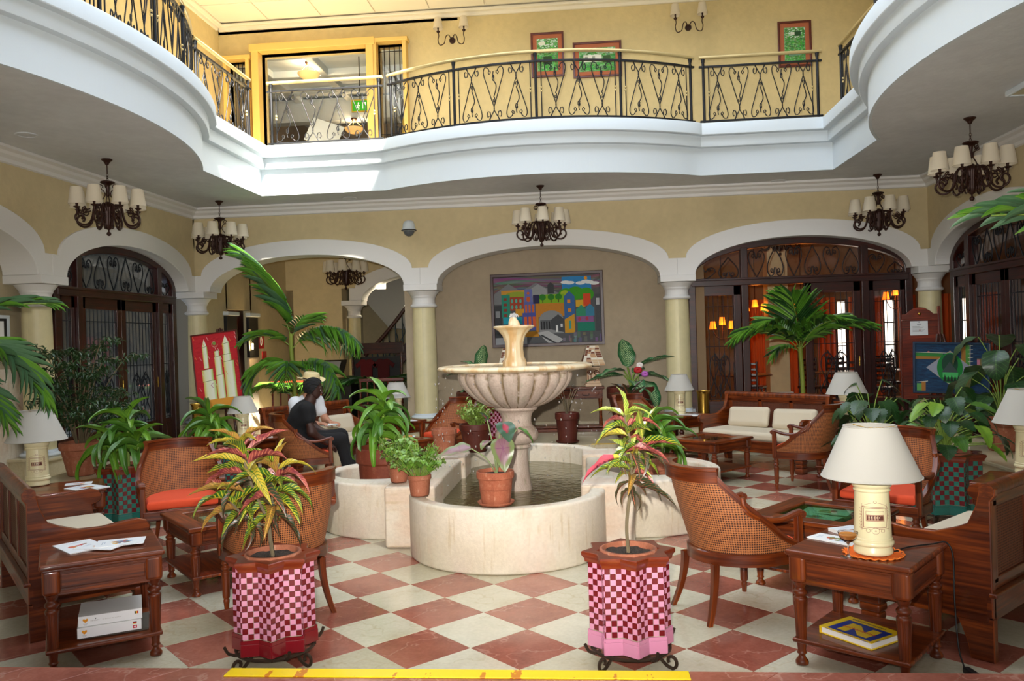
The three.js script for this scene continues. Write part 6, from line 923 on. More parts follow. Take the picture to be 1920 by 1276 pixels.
const mosque = ctex(400, 640, (x, w, h) => {
  x.fillStyle = '#c8202a'; x.fillRect(0, 0, w, h); for (let k = 0; k < 400; k++) { x.fillStyle = k % 2 ? 'rgba(160,10,20,.25)' : 'rgba(230,70,60,.22)'; x.fillRect(R0() * w, R0() * h, 30, 8); }
  const tw = (cx, y0, y1, ww, top) => { const g = x.createLinearGradient(cx - ww, 0, cx + ww, 0); g.addColorStop(0.2, '#d8b830'); g.addColorStop(0.38, '#f2f4cc'); g.addColorStop(0.62, '#fafae8'); g.addColorStop(0.8, '#9cc030'); x.fillStyle = g; x.fillRect(cx - ww / 2, y0, ww, y1 - y0); if (top) { x.beginPath(); x.moveTo(cx - ww / 2, y0); x.lineTo(cx, y0 - top); x.lineTo(cx + ww / 2, y0); x.fill(); } x.strokeStyle = '#6a7a2a'; x.lineWidth = 3; x.beginPath(); x.moveTo(cx - ww * 0.6, y0 + 4); x.lineTo(cx + ww * 0.6, y0 - 6); x.stroke(); };
  tw(105, 105, 290, 46, 70); tw(110, 300, 400, 100, 0); tw(120, 400, 600, 112, 0); tw(210, 150, 200, 44, 0); tw(214, 200, 380, 62, 0); tw(218, 360, 620, 70, 0); tw(300, 95, 190, 64, 70); tw(300, 190, 260, 76, 0); tw(310, 250, 640, 96, 0); x.fillStyle = '#e8a038'; x.fillRect(60, 560, 260, 80); x.globalAlpha = 0.8; for (let k = 0; k < 26; k++) { x.strokeStyle = k % 3 ? '#f0e4d8' : '#e8b040'; x.lineWidth = 4; const a = R0() * w, b = R0() * h * 0.7; x.beginPath(); x.moveTo(a, b); x.lineTo(a + 14, b + 34); x.stroke(); }
  x.globalAlpha = 1; x.strokeStyle = '#e0c8b0'; x.lineWidth = 3; x.beginPath(); x.arc(200, 90, 26, 0, 5); x.stroke(); x.fillStyle = '#8a9a4a'; x.beginPath(); x.arc(196, 84, 16, 0, 7); x.fill(); x.strokeStyle = '#a03060'; x.beginPath(); x.moveTo(150, 420); x.lineTo(128, 440); x.lineTo(150, 462); x.stroke();
});
function easel(label, p, ry, w, h, y, tex, frameMat, tilt, legs) {
  const t = thing('easel', label, 'easel', p, ry), m = M.woodDark; part(t, 'leg', bar([-w * 0.42, 0, 0.16], [-0.03, y + h * 0.62, -0.12], 0.018), m); part(t, 'leg', bar([w * 0.42, 0, 0.16], [0.03, y + h * 0.62, -0.12], 0.018), m); part(t, 'leg', bar([0, 0, -0.42], [0, y + h * 0.6, -0.14], 0.018), m); part(t, 'ledge', rbox(w * 0.95, 0.03, 0.08, 0.005), m, [0, y - h / 2 - 0.02, 0.1]); part(t, 'mast', bar([0, y - h * 0.5, 0.03], [0, y + h * 0.63, -0.13], 0.016), m); return t;
}
easel('dark wooden easel holding the red painting', [-4.86, FLOOR_Y, -4.35], 0.18, 0.7, 1.05, 1.16, null, null, 0.1);
picture('painting', 'red painting of pale towers standing on the easel at left', [-4.84, 1.33, -4.27], [-0.13, 0.18, 0.11], 0.64, 1.12, 0.02, mosque, frRed, null, 'painting');
const blue = ctex(512, 380, (x, w, h) => {
  x.fillStyle = '#0f3556'; x.fillRect(0, 0, w, h); for (let k = 0; k < 600; k++) { x.fillStyle = k % 2 ? 'rgba(20,80,120,.25)' : 'rgba(8,16,48,.3)'; x.fillRect(R0() * w, R0() * h, 40, 6); }
  x.fillStyle = '#2c7a34'; x.fillRect(0, 72, 200, 30); x.fillStyle = '#9a6a2a'; x.fillRect(0, 100, 200, 22); x.fillStyle = '#9a6a2a'; x.fillRect(330, 0, 32, 200); x.fillStyle = '#4a8a3c'; x.fillRect(360, 0, 28, 190); x.strokeStyle = '#d8d0bc'; x.lineWidth = 4; for (let k = 0; k < 6; k++) { x.beginPath(); x.moveTo(376, 10 + k * 32); x.lineTo(412, 6 + k * 32); x.stroke(); } x.beginPath(); x.moveTo(394, 0); x.lineTo(390, 180); x.stroke(); x.beginPath(); x.moveTo(0, 66); x.lineTo(240, 70); x.stroke(); x.fillStyle = '#d05a60'; x.beginPath(); x.arc(96, 66, 10, PI, 0); x.fill();
  const dia = (c, k) => { x.fillStyle = c; x.beginPath(); x.moveTo(250, 190 - 140 * k); x.lineTo(408, 190); x.lineTo(250, 190 + 140 * k); x.lineTo(78 + 14 * (1 - k), 190); x.fill(); }; dia('#b8a878', 1); dia('#8f94a4', 0.95); x.fillStyle = '#0f7a30'; x.beginPath(); x.ellipse(248, 190, 92, 122, 0, 0, 7); x.fill(); x.fillStyle = '#16402c'; x.beginPath(); x.ellipse(248, 160, 58, 84, 0, 0, 7); x.fill(); x.fillStyle = '#3a4a48'; x.beginPath(); x.moveTo(190, 226); x.lineTo(246, 140); x.lineTo(306, 226); x.fill(); x.fillStyle = '#46b060'; x.fillRect(196, 226, 110, 40); x.fillStyle = '#14241c'; for (let k = 0; k < 5; k++) { x.beginPath(); x.moveTo(200 + k * 24, 300); x.lineTo(212 + k * 24, 240 + (k % 2) * 12); x.lineTo(224 + k * 24, 300); x.fill(); } x.fillStyle = '#7a6a40'; x.fillRect(440, 110, 46, 70); x.fillStyle = '#c07a90'; x.fillRect(440, 120, 20, 40); x.fillStyle = '#5a9a50'; x.fillRect(10, 320, 40, 60); x.fillStyle = '#a06a2c'; x.fillRect(44, 306, 30, 74); x.beginPath(); x.moveTo(8, 310); x.lineTo(90, 300); x.stroke();
});
easel('dark easel holding the blue painting at right', [5.06, FLOOR_Y, -2.98], -0.12, 0.7, 0.66, 1.02, null, null, 0.1);
picture('painting', 'blue painting with a green oval in a grey diamond, at right', [5.06, 1.165, -2.80], [-0.1, -0.12, -0.045], 0.80, 0.57, 0.026, blue, std({ color: 0x14304a, roughness: 0.6 }), null, 'painting');
{ const t = thing('paper_sheet', 'white sheet showing at the right edge of the blue painting', 'paper', [5.5, 1.4, -2.86], -0.12); part(t, 'sheet', rbox(0.1, 0.09, 0.004, 0.001), M.paper); part(t, 'holder', bar([0, -1.245, -0.01], [0, -0.04, -0.006], 0.006), M.iron); part(t, 'foot', rbox(0.16, 0.012, 0.16, 0.004), M.iron, [0, -1.244, -0.01]); }
// ---------------------------------------------------------------- notice board
{ const t = thing('notice_board', 'tall mahogany notice board with a shaped top before the right corner column', 'board', [5.16, FLOOR_Y, -3.95], -0.12);
  const w = 0.46; part(t, 'panel', extrude([[-w / 2, 0.55], [w / 2, 0.55], [w / 2, 1.70], [w * 0.38, 1.70], [w * 0.3, 1.735], [w * 0.15, 1.78], [0, 1.79], [-w * 0.15, 1.78], [-w * 0.3, 1.735], [-w * 0.38, 1.70], [-w / 2, 1.70]], 0.03, 0.005), M.woodRed, [0, 0, -0.015]);
  for (const s of [-1, 1]) { part(t, 'post', merge([boxAt(0.035, 1.8, 0.04, s * (w / 2 + 0.012), 0.9, 0, 0.008)]), M.woodRed); part(t, 'foot', boxAt(0.04, 0.05, 0.36, s * (w / 2 + 0.012), 0.025, 0, 0.01), M.woodRed); }
  part(t, 'rosette', at(new THREE.SphereGeometry(0.02, 12, 8), [0, 1.70, 0.02], [0, 0, 0], [1, 1, 0.5]), M.brass); part(t, 'rail', boxAt(w, 0.03, 0.03, 0, 1.62, 0.012, 0.006), M.woodRed);
  const nt = ctex(180, 140, (x, W, H) => { x.fillStyle = '#dcdfe0'; x.fillRect(0, 0, W, H); x.fillStyle = '#555'; x.fillRect(70, 28, 44, 6); x.fillStyle = '#9a9a9a'; for (let k = 0; k < 7; k++) x.fillRect(22, 50 + k * 9, 80 + (k * 37) % 50, 3); x.fillStyle = '#b05058'; x.fillRect(88, 88, 18, 5); });
  const n = thing('notice', 'white printed notice pinned on the mahogany notice board', 'notice', [5.145, 1.66, -3.932], -0.12); part(n, 'sheet', new THREE.BoxGeometry(0.22, 0.19, 0.003), std({ map: nt, roughness: 0.7 }), [0, 0, 0.003]); part(n, 'pin', new THREE.SphereGeometry(0.006, 8, 6), M.iron, [0, 0.08, 0.006]); }
{ const n = thing('notice', 'small framed notice on the wall at the far left edge', 'notice', [XL - 0.4, 1.95, -1.2], PI / 2); part(n, 'frame', extrude([[-0.19, -0.17], [0.19, -0.17], [0.19, 0.17], [-0.19, 0.17]], 0.025, 0.004, [[[-0.15, -0.13], [0.15, -0.13], [0.15, 0.13], [-0.15, 0.13]]]), M.white); part(n, 'mount', box(0.3, 0.26, 0.01), M.black, [0, 0, 0.008]); part(n, 'sheet', box(0.2, 0.18, 0.006), M.paper, [0, 0.01, 0.012]); }
// ---------------------------------------------------------------- console with ceramic lamps
{ const t = thing('console_table', 'long mahogany console table with drawers against the niche wall', 'table', [0.1, FLOOR_Y, -5.86]), W = 1.62;
  part(t, 'tabletop', rbox(W + 0.06, 0.035, 0.42, 0.01), M.wood, [0, 0.70, 0]); part(t, 'frame', box(W, 0.15, 0.36), M.wood, [0, 0.605, 0]);
  for (let k = 0; k < 3; k++) { const d = part(t, 'drawer', rbox(W / 3 - 0.03, 0.11, 0.02, 0.005), M.wood, [(k - 1) * W / 3, 0.605, 0.185]); part(d, 'handle', tube([[-0.05, 0.01, 0.012], [-0.045, -0.015, 0.03], [0, -0.025, 0.034], [0.045, -0.015, 0.03], [0.05, 0.01, 0.012]], 0.005, 16, 5), M.ironBrown); }
  for (const [sx, sz] of [[-1, -1], [1, -1], [1, 1], [-1, 1]]) part(t, 'leg', at(smoothLathe([[0.03, 0], [0.02, 0.03], [0.03, 0.08], [0.022, 0.3], [0.034, 0.5], [0.03, 0.54]], 16, 3), [sx * (W / 2 - 0.04), 0, sz * 0.14]), M.wood);
  part(t, 'shelf', rbox(W, 0.035, 0.36, 0.01), M.wood, [0, 0.075, 0]); part(t, 'plinth', rbox(W + 0.02, 0.05, 0.4, 0.01), M.wood, [0, 0.025, 0]);
}
const mosaic = (a, b) => ctex(256, 200, (x, w, h) => { x.fillStyle = a; x.fillRect(0, 0, w, h); const R = rng(17); for (let i = 0; i < 16; i++) for (let j = 0; j < 10; j++) { const q = R(); x.fillStyle = q < 0.25 ? b : q < 0.5 ? '#d8b890' : q < 0.75 ? '#efe6d4' : '#c89a70'; x.fillRect(i * 16 + 1, j * 20 + 1, 14, 18); } x.fillStyle = b; x.beginPath(); x.arc(40, 110, 22, PI, 0); x.rect(18, 110, 44, 40); x.fill(); x.beginPath(); x.arc(168, 110, 22, PI, 0); x.rect(146, 110, 44, 40); x.fill(); });
function ceramicLamp(label, p) {
  const t = thing('ceramic_lamp', label, 'lamp', p, 0.1, 'patterned ceramic lamps on the console'), mm = std({ map: mosaic('#e4d6be', '#7a4428'), roughness: 0.6 }), cl = std({ color: 0xd8b896, roughness: 0.5 });
  part(t, 'foot', merge([boxAt(0.26, 0.05, 0.2, 0, 0.025, 0, 0.008), boxAt(0.22, 0.04, 0.16, 0, 0.07, 0, 0.008)]), cl); part(t, 'body', merge([boxAt(0.2, 0.2, 0.13, 0, 0.19, 0, 0.012)]), cl);
  const sw = []; for (const s of [-1, 1]) { sw.push(tube(spiral(s * 0.05, 0.22, 0.045, 0.012, s > 0 ? 0 : PI, s * 1.4).map(([a, b]) => [a, b, 0.068]), 0.008, 24, 5)); sw.push(bar([s * 0.035, 0.095, 0.066], [s * 0.035, 0.18, 0.066], 0.009), bar([s * 0.08, 0.095, 0.066], [s * 0.08, 0.18, 0.066], 0.009)); } part(t, 'relief', merge(sw), std({ color: 0x8a4a2c, roughness: 0.5 }));
  part(t, 'cap', boxAt(0.22, 0.03, 0.15, 0, 0.305, 0, 0.006), cl); part(t, 'stem', new THREE.CylinderGeometry(0.012, 0.012, 0.08, 8), M.iron, [0, 0.34, 0]);
  const sh = new THREE.CylinderGeometry(0.13, 0.27, 0.32, 4, 1, true); sh.rotateY(PI / 4); part(t, 'shade', toCreasedNormals(sh, 0.4), mm.clone(), [0, 0.5, 0]); t.children.at(-1).material.side = THREE.DoubleSide; return t;
}
ceramicLamp('patterned ceramic lamp on the right of the console table', [0.76, FLOOR_Y + 0.719, -5.82]); ceramicLamp('patterned ceramic lamp on the left of the console, half hidden by the fountain', [-0.6, FLOOR_Y + 0.719, -5.82]);
// ---------------------------------------------------------------- brass ash stands and other small furniture of the court
function ashStand(label, p, h) { const t = thing('ash_stand', label, 'ashtray', p, 0, 'brass ash stands'); part(t, 'body', smoothLathe([[0.001, 0], [0.1, 0], [0.105, 0.02], [0.085, 0.04], [0.082, h * 0.5], [0.085, h * 0.52], [0.082, h * 0.54], [0.085, h - 0.02], [0.1, h], [0.092, h], [0.08, h - 0.03], [0.001, h - 0.03]], 32, 2), M.brass); part(t, 'sand', at(new THREE.CircleGeometry(0.08, 24), [0, h - 0.028, 0], [-PI / 2, 0, 0]), M.soil); return t; }
ashStand('slim brass ash stand on the floor beyond the left dracaenas', [-4.42, FLOOR_Y, -2.75], 0.80);
ashStand('brass ash stand left of the far right sofa', [2.28, 0, -4.12], 0.87);
if (0) { const t = thing('pedestal_stand', 'reddish stepped wooden pedestal under the far right chair group', 'stand', [3.32, 0, -2.35], 0.3); part(t, 'foot', merge([boxAt(0.2, 0.05, 0.2, 0, 0.025, 0, 0.01), boxAt(0.26, 0.06, 0.26, 0, 0.08, 0, 0.015)]), M.woodRed); part(t, 'body', boxAt(0.3, 0.2, 0.3, 0, 0.21, 0, 0.015), M.woodRed); part(t, 'top', boxAt(0.34, 0.04, 0.34, 0, 0.33, 0, 0.01), M.woodRed); }
// ---------------------------------------------------------------- hall beyond the left arch
struct('wall_hall_left', merge([boxAt(0.2, 3.6, 0.8, XL - 0.1, 1.95, -6.0), boxAt(0.2, 3.6, 8.2, XL - 0.1, 1.95, -11.5), boxAt(0.2, 1.4, 1.1, XL - 0.1, 3.05, -6.9)]), M.wall);
struct('wall_hall_right', boxAt(0.2, 3.6, 9.4, -2.15, 1.95, -11.0), M.wall);
struct('wall_hall_back', boxAt(6, 6, 0.2, -4.5, 3, -15.4), M.wall);
arcade('wall_hall_arcade', [{ c: -2.5, h: 1.75 }], -5.62, -0.6, [0, 0, -9.3], 0);
struct('wall_hall_pier', boxAt(1.05, 2.7, 0.36, -4.95, 1.35 + 0.15, -9.5), M.wall);
makeColumn('slim cream pilaster at the back of the hall beyond the left arch', -4.2, -9.45, 0.14);
{ const g = structGroup('door_4', 'dark lift-like opening with black panels in the hall'); for (const [z, n] of [[-6.45, 'l'], [-7.4, 'r']]) { part(g, 'panel', boxAt(0.06, 0.75, 0.42, XL + 0.03, 1.85, z, 0.006), M.black); part(g, 'cap', boxAt(0.1, 0.07, 0.48, XL + 0.05, 2.27, z, 0.012), M.white); part(g, 'post', boxAt(0.05, 1.35, 0.4, XL + 0.02, 0.82, z, 0.006), M.niche); } part(g, 'leaf', boxAt(0.05, 2.3, 0.75, XL - 0.12, 1.3, -6.92), M.woodDoor); }
{ const t = thing('wall_lamp', 'small glowing wall lamp by the dark opening in the hall', 'wall lamp', [XL + 0.07, 1.8, -7.18], PI / 2); part(t, 'plate', rbox(0.1, 0.4, 0.02, 0.005), std({ color: 0xd8cfb4, roughness: 0.3, metalness: 0.6 })); part(t, 'glass_tube', new THREE.CylinderGeometry(0.02, 0.02, 0.12, 12), std({ color: 0xfff4d8, emissive: 0xffe6b0, emissiveIntensity: 1.5 }), [0, -0.12, 0.04]); const l = new THREE.PointLight(0xffdca0, 1.2); l.position.set(0, -0.12, 0.09); t.add(l); }
function signPlate(label, p, ry, w, h, c, draw) { const s = thing('sign', label, 'sign', p, ry); part(s, 'plate', rbox(w, h, 0.01, 0.002), std({ color: c, roughness: 0.5 })); if (draw) part(s, 'symbol', draw, M.paper, [0, 0, 0.007]); return s; }
signPlate('red fire sign on the hall wall, upper one with a white mark', [XL + 0.006, 1.78, -7.85], PI / 2, 0.3, 0.3, 0xc01820, new THREE.TorusGeometry(0.06, 0.012, 6, 20).scale(0.7, 1.3, 0.5));
signPlate('small plain red sign under the fire sign on the hall wall', [XL + 0.006, 1.5, -8.0], PI / 2, 0.22, 0.16, 0xb01820);
{ const t = thing('staircase', 'staircase with a curved grey underside and dark railing at the back of the hall', 'staircase', [0, 0, 0]);
  part(t, 'upper_flight', at(extrude([[-5.2, 3.6], [-3.85, 2.0], [-3.0, 1.98], [-3.0, 3.9], [-5.2, 3.9]], 1.2), [0, 0, -12.3]), std({ color: 0x8e8e8c, roughness: 0.8 }));
  const st = []; for (let k = 0; k < 9; k++) st.push(boxAt(0.3, 0.17, 1.1, -4.3 + k * 0.27, FLOOR_Y + 0.085 + k * 0.17, -10.6, 0.01)); st.push(boxAt(0.25, 1.5, 1.1, -2.2, 0.9, -10.6)); st.forEach((g) => part(t, 'step', g, M.marbleLedge));
  const rl = [[-3.85, 1.42, -8.9], [-3.6, 1.66, -8.9], [-3.3, 1.98, -8.9], [-2.95, 2.42, -8.9], [-2.6, 2.95, -8.9], [-2.3, 3.4, -8.9]]; part(t, 'handrail', tube(rl, 0.04, 24, 8), M.woodDark);
  const c = new THREE.CatmullRomCurve3(rl.map((p) => V(...p))); for (let k = 0; k < 12; k++) { const q = c.getPoint((k + 0.5) / 12); part(t, 'baluster', merge([bar([q.x, q.y - 0.95, q.z], [q.x, q.y, q.z], 0.012), tube([[q.x, q.y - 0.2, q.z], [q.x + 0.05, q.y - 0.4, q.z], [q.x - 0.05, q.y - 0.6, q.z], [q.x, q.y - 0.8, q.z]], 0.01, 14, 5)]), std({ color: 0x1c3038, roughness: 0.5 })); } part(t, 'stringer', at(extrude([[-3.9, 0.15], [-3.9, 0.55], [-2.3, 2.5], [-2.3, 2.2], [-3.6, 0.55], [-3.6, 0.15]], 0.1, 0.004), [0, 0, -8.95]), M.woodDark); }
{ const t = thing('wall_lamp', 'square glowing lamp under the stairs of the hall', 'wall lamp', [-3.72, 2.93, -9.9]); part(t, 'box_shade', rbox(0.2, 0.18, 0.12, 0.02), std({ color: 0xfff6de, emissive: 0xfff0c8, emissiveIntensity: 2.2 })); part(t, 'bracket', bar([0, 0, 0], [0.0, 0.6, -0.1], 0.01), M.iron); const l = new THREE.PointLight(0xfff0d0, 1.2); l.position.set(0, -0.05, 0.16); l.shadow.radius = 4; t.add(l); }
{ const t = thing('counter', 'black reception counter behind the man with the hat', 'counter', [-4.35, FLOOR_Y, -8.2]); part(t, 'body', boxAt(0.95, 0.82, 0.5, 0, 0.41, 0, 0.01), M.black); part(t, 'top', boxAt(1.05, 0.04, 0.6, 0, 0.84, 0, 0.01), M.black); }
{ const t = thing('lectern', 'small dark lectern with a grey sloping sheet in the hall', 'lectern', [-4.1, FLOOR_Y, -7.5]); part(t, 'post', bar([0, 0, 0], [0, 1.05, 0], 0.03), M.black); part(t, 'board', rbox(0.5, 0.02, 0.36, 0.005), M.black, [0, 1.1, 0], [0.75, 0, 0]); part(t, 'sheet', rbox(0.3, 0.006, 0.25, 0.002), std({ color: 0x9a9a98, roughness: 0.7 }), [0, 1.115, 0.012], [0.75, 0, 0]); part(t, 'foot', rbox(0.4, 0.03, 0.3, 0.01), M.black, [0, 0.015, 0]); }
{ const t = thing('display_stand', 'dark display rack with red clothes at the back of the hall', 'rack', [-3.55, FLOOR_Y, -8.7]); part(t, 'post', bar([-0.5, 0, 0], [-0.5, 1.55, 0], 0.025), M.woodDark); part(t, 'post', bar([0.5, 0, 0], [0.5, 1.55, 0], 0.025), M.woodDark); part(t, 'header', rbox(1.1, 0.22, 0.06, 0.01), M.woodDark, [0, 1.42, 0]); part(t, 'back', rbox(1.0, 1.2, 0.03, 0.005), M.black, [0, 0.65, -0.05]); }
for (const [x, c, l] of [[-3.75, 0x5a0c14, 'red shirt hanging on the display rack, left one'], [-3.4, 0x48080f, 'dark red shirt hanging on the display rack, right one']]) single('shirt', l, 'shirt', extrude([[-0.12, 0], [0.12, 0], [0.12, 0.3], [0.2, 0.24], [0.23, 0.32], [0.09, 0.43], [0.03, 0.42], [0, 0.4], [-0.03, 0.42], [-0.09, 0.43], [-0.23, 0.32], [-0.2, 0.24], [-0.12, 0.3]], 0.05, 0.015), std({ color: c, roughness: 0.9 }), [x, FLOOR_Y + 0.78, -8.66]);
function spindleBench(label, p, ry, w) { const t = thing('spindle_bench', label, 'bench', p, ry, 'spindle-backed benches in the hall'); part(t, 'seat', rbox(w, 0.04, 0.4, 0.01), M.woodRed, [0, 0.42, 0]); part(t, 'top_rail', rbox(w, 0.06, 0.04, 0.012), M.woodRed, [0, 0.86, -0.2]); for (let k = 0; k < 7; k++) part(t, 'spindle', bar([(k / 6 - 0.5) * (w - 0.06), 0.44, -0.19], [(k / 6 - 0.5) * (w - 0.06), 0.84, -0.2], 0.016), M.woodRed); for (const [a, b] of [[-1, -1], [1, -1], [1, 1], [-1, 1]]) part(t, 'leg', bar([a * (w / 2 - 0.04), 0, b * 0.17], [a * (w / 2 - 0.05), 0.41, b * 0.16], 0.02), M.woodRed); return t; }
spindleBench('red-brown spindle-backed bench in the hall, left of the tall palm trunk', [-4.55, FLOOR_Y, -6.6], 0, 0.95); spindleBench('spindle-backed bench in the hall, behind the lamp at the left column', [-3.0, FLOOR_Y, -6.7], 0.1, 0.8);
// ---------------------------------------------------------------- dining room behind the right arch
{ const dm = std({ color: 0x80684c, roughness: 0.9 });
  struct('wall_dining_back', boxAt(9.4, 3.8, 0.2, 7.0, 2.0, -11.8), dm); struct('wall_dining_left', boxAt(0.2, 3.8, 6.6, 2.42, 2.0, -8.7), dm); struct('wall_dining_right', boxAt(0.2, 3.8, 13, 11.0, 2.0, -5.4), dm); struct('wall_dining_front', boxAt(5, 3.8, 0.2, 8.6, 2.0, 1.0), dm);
  const wins = [[4.92, 0.14], [6.45, 0.17], [7.5, 0.2], [9.2, 0.3]], glow = std({ color: 0xffffff, emissive: 0xfff2e0, emissiveIntensity: 3 });
  wins.forEach(([x, w], k) => { const g = structGroup('window_' + (3 + k), 'bright window between orange curtains in the dining room'); part(g, 'pane', boxAt(w, 1.5, 0.02, x, 1.55, -11.68), glow); part(g, 'frame', extrude([[x - w / 2 - 0.06, 0.75], [x + w / 2 + 0.06, 0.75], [x + w / 2 + 0.06, 2.36], [x - w / 2 - 0.06, 2.36]], 0.06, 0.008, [[[x - w / 2, 0.8], [x + w / 2, 0.8], [x + w / 2, 2.3], [x - w / 2, 2.3]]]), M.woodDoor, [0, 0, -11.7]); for (const y of [1.3, 1.8]) part(g, 'bar', boxAt(w, 0.03, 0.03, x, y, -11.65), M.woodDoor); const l = new THREE.RectAreaLight(0xffead0, 0.9, w, 1.5); l.position.set(x, 1.55, -11.6); l.lookAt(x, 1.55, 0); scene.add(l);
    const cm = std({ color: 0xc4602c, roughness: 0.9, side: THREE.DoubleSide }); for (const s of [-1, 1]) { const c = single('curtain', ['orange curtain', 'rust orange curtain'][s > 0 ? 1 : 0] + ' at the ' + ['left', 'right'][s > 0 ? 1 : 0] + ' of the ' + ['first', 'second', 'third', 'fourth'][k] + ' bright dining room window from the left', 'curtain', gridSurf(24, 6, (u, v) => [x + s * (w / 2 + 0.06 + u * 0.4), 0.155 + v * 2.25, -11.58 + 0.03 * sin(u * 22)]), cm); } });
  for (const [x, z, l] of [[4.55, -9.6, 'cream square pillar inside the dining room']]) { const c = thing('pillar', l, 'pillar', [x, FLOOR_Y, z]); c.userData.kind = 'structure'; part(c, 'shaft', boxAt(0.4, 3.7, 0.4, 0, 1.85, 0, 0.01), M.column); part(c, 'base', boxAt(0.5, 0.3, 0.5, 0, 0.15, 0, 0.01), M.white); }
  const sh = std({ color: 0xffa040, emissive: 0xff7a18, emissiveIntensity: 1.6 });
  function glowLamp(label, p) { const t = thing('wall_lamp', label, 'wall lamp', p, 0, 'orange glowing lamps in the dining room'); for (const s of [-1, 0, 1]) { part(t, 'shade', at(lathe([[0.07, 0], [0.045, 0.15], [0.001, 0.151]], 16), [s * 0.18, abs(s) ? 0 : 0.08, 0]), sh); part(t, 'arm', tube([[0, -0.2, 0], [s * 0.1, -0.16, 0], [s * 0.18, abs(s) ? -0.02 : 0.06, 0]], 0.01, 12, 5), M.ironBrown); } const l = new THREE.PointLight(0xff8a30, 0.8); l.position.set(0, 0.05, 0.18); l.shadow.radius = 5; t.add(l); part(t, 'rod', bar([0, -0.2, 0], [0, CEIL - p[1], 0], 0.01), M.ironBrown); return t; }
  glowLamp('orange glowing lamp cluster seen through the open door leaf', [4.25, 2.12, -10.2]); glowLamp('orange glowing lamp cluster further right in the dining room', [5.3, 2.15, -10.6]); glowLamp('orange glowing lamp seen through the right glass panel', [6.9, 2.25, -9.6]); glowLamp('orange glowing lamp seen through the left glass panel', [3.3, 1.75, -8.6]);
  const cd = copy(ch0, 'dark iron chandelier inside the dining room behind the transom', [4.15, CEIL, -7.4]);
  // dining chairs and tables
  const ct = thing('dining_chair', 'dark ladder-backed dining chair inside the dining room, nearest the pillar', 'chair', [4.95, FLOOR_Y, -8.4], 0.4, 'dark dining chairs'); const dk = M.woodDark; part(ct, 'seat', rbox(0.44, 0.05, 0.44, 0.01), dk, [0, 0.45, 0]); for (const [a, b] of [[-1, -1], [1, -1], [1, 1], [-1, 1]]) part(ct, 'leg', bar([a * 0.19, 0, b * 0.19], [a * 0.19, b < 0 ? 1.0 : 0.44, b * 0.19], 0.018), dk); for (let k = 0; k < 5; k++) part(ct, 'slat', rbox(0.38, 0.04, 0.015, 0.004), dk, [0, 0.58 + k * 0.095, -0.19]);
  const where = [[5.6, -8.9, 2.2], [5.9, -7.7, -0.6], [3.9, -8.8, 1.2], [3.5, -7.4, 2.9], [6.6, -9.2, 0.3], [6.4, -7.2, 3.0], [7.4, -8.2, -1.4], [5.15, -6.9, 2.6]], nth = ['second', 'third', 'fourth', 'fifth', 'sixth', 'seventh', 'eighth', 'ninth'];
  const ttl = ['at the left table', 'right of the pillar', 'at the left window', 'by the door', 'at the middle table', 'near the side wall', 'at the right table', 'beside the door leaf']; where.forEach(([x, z, a], k) => copy(ct, 'dark ladder-backed chair ' + ttl[k] + ' in the dim dining room', [x, FLOOR_Y, z], a, 'dark dining chairs'));
  const dt = thing('dining_table', 'dark round dining table in the middle of the dim dining room', 'table', [5.4, FLOOR_Y, -8.2], 0, 'round dining tables in the dim room'); part(dt, 'tabletop', smoothLathe([[0.001, 0.74], [0.48, 0.74], [0.5, 0.725], [0.48, 0.71], [0.001, 0.71]], 40, 2), dk); part(dt, 'pedestal', smoothLathe([[0.25, 0], [0.22, 0.04], [0.05, 0.1], [0.04, 0.4], [0.06, 0.7]], 20, 3), dk);
  copy(dt, 'dark round dining table at the left of the dim dining room', [3.6, FLOOR_Y, -8.1], 0); copy(dt, 'dark round dining table at the right of the dim dining room', [6.9, FLOOR_Y, -8.4], 0);
}
// ---------------------------------------------------------------- upper room
{ const t = thing('exit_sign', 'green lit exit sign in the room behind the upper door', 'sign', [-3.55, 6.27, -8.0]); const ex = ctex(128, 80, (x, w, h) => { x.fillStyle = '#2fa41c'; x.fillRect(0, 0, w, h); x.fillStyle = '#fff'; x.fillRect(84, 14, 30, 52); x.fillStyle = '#2fa41c'; x.fillRect(90, 20, 18, 46); x.fillStyle = '#fff'; x.beginPath(); x.arc(50, 20, 7, 0, 7); x.fill(); x.lineWidth = 8; x.strokeStyle = '#fff'; x.beginPath(); x.moveTo(48, 30); x.lineTo(42, 48); x.lineTo(54, 58); x.lineTo(50, 70); x.moveTo(42, 48); x.lineTo(30, 64); x.moveTo(34, 38); x.lineTo(48, 32); x.lineTo(62, 42); x.stroke(); }); part(t, 'panel', new THREE.BoxGeometry(0.3, 0.2, 0.02), std({ map: ex, emissive: 0xffffff, emissiveMap: ex, emissiveIntensity: 0.35, roughness: 0.4 })); part(t, 'frame', extrude([[-0.17, -0.12], [0.17, -0.12], [0.17, 0.12], [-0.17, 0.12]], 0.04, 0.006, [[[-0.15, -0.1], [0.15, -0.1], [0.15, 0.1], [-0.15, 0.1]]]), std({ color: 0xc8a830, roughness: 0.4 }), [0, 0, -0.02]); part(t, 'rod', bar([0, 0.1, 0], [0, 0.95, 0], 0.01), M.iron); }
{ const t = thing('easel_board', 'white board leaning in the room behind the upper door', 'board', [-4.15, UP, -7.6], 0.2); part(t, 'sheet', rbox(0.62, 0.5, 0.02, 0.004), M.white, [0, 1.05, 0], [-0.3, 0, -0.35]); for (const s of [-1, 1]) part(t, 'leg', bar([s * 0.3, 0, 0.1], [0, 1.1, -0.05], 0.016), M.black); part(t, 'leg', bar([0, 0, -0.35], [0, 1.1, -0.05], 0.016), M.black); }
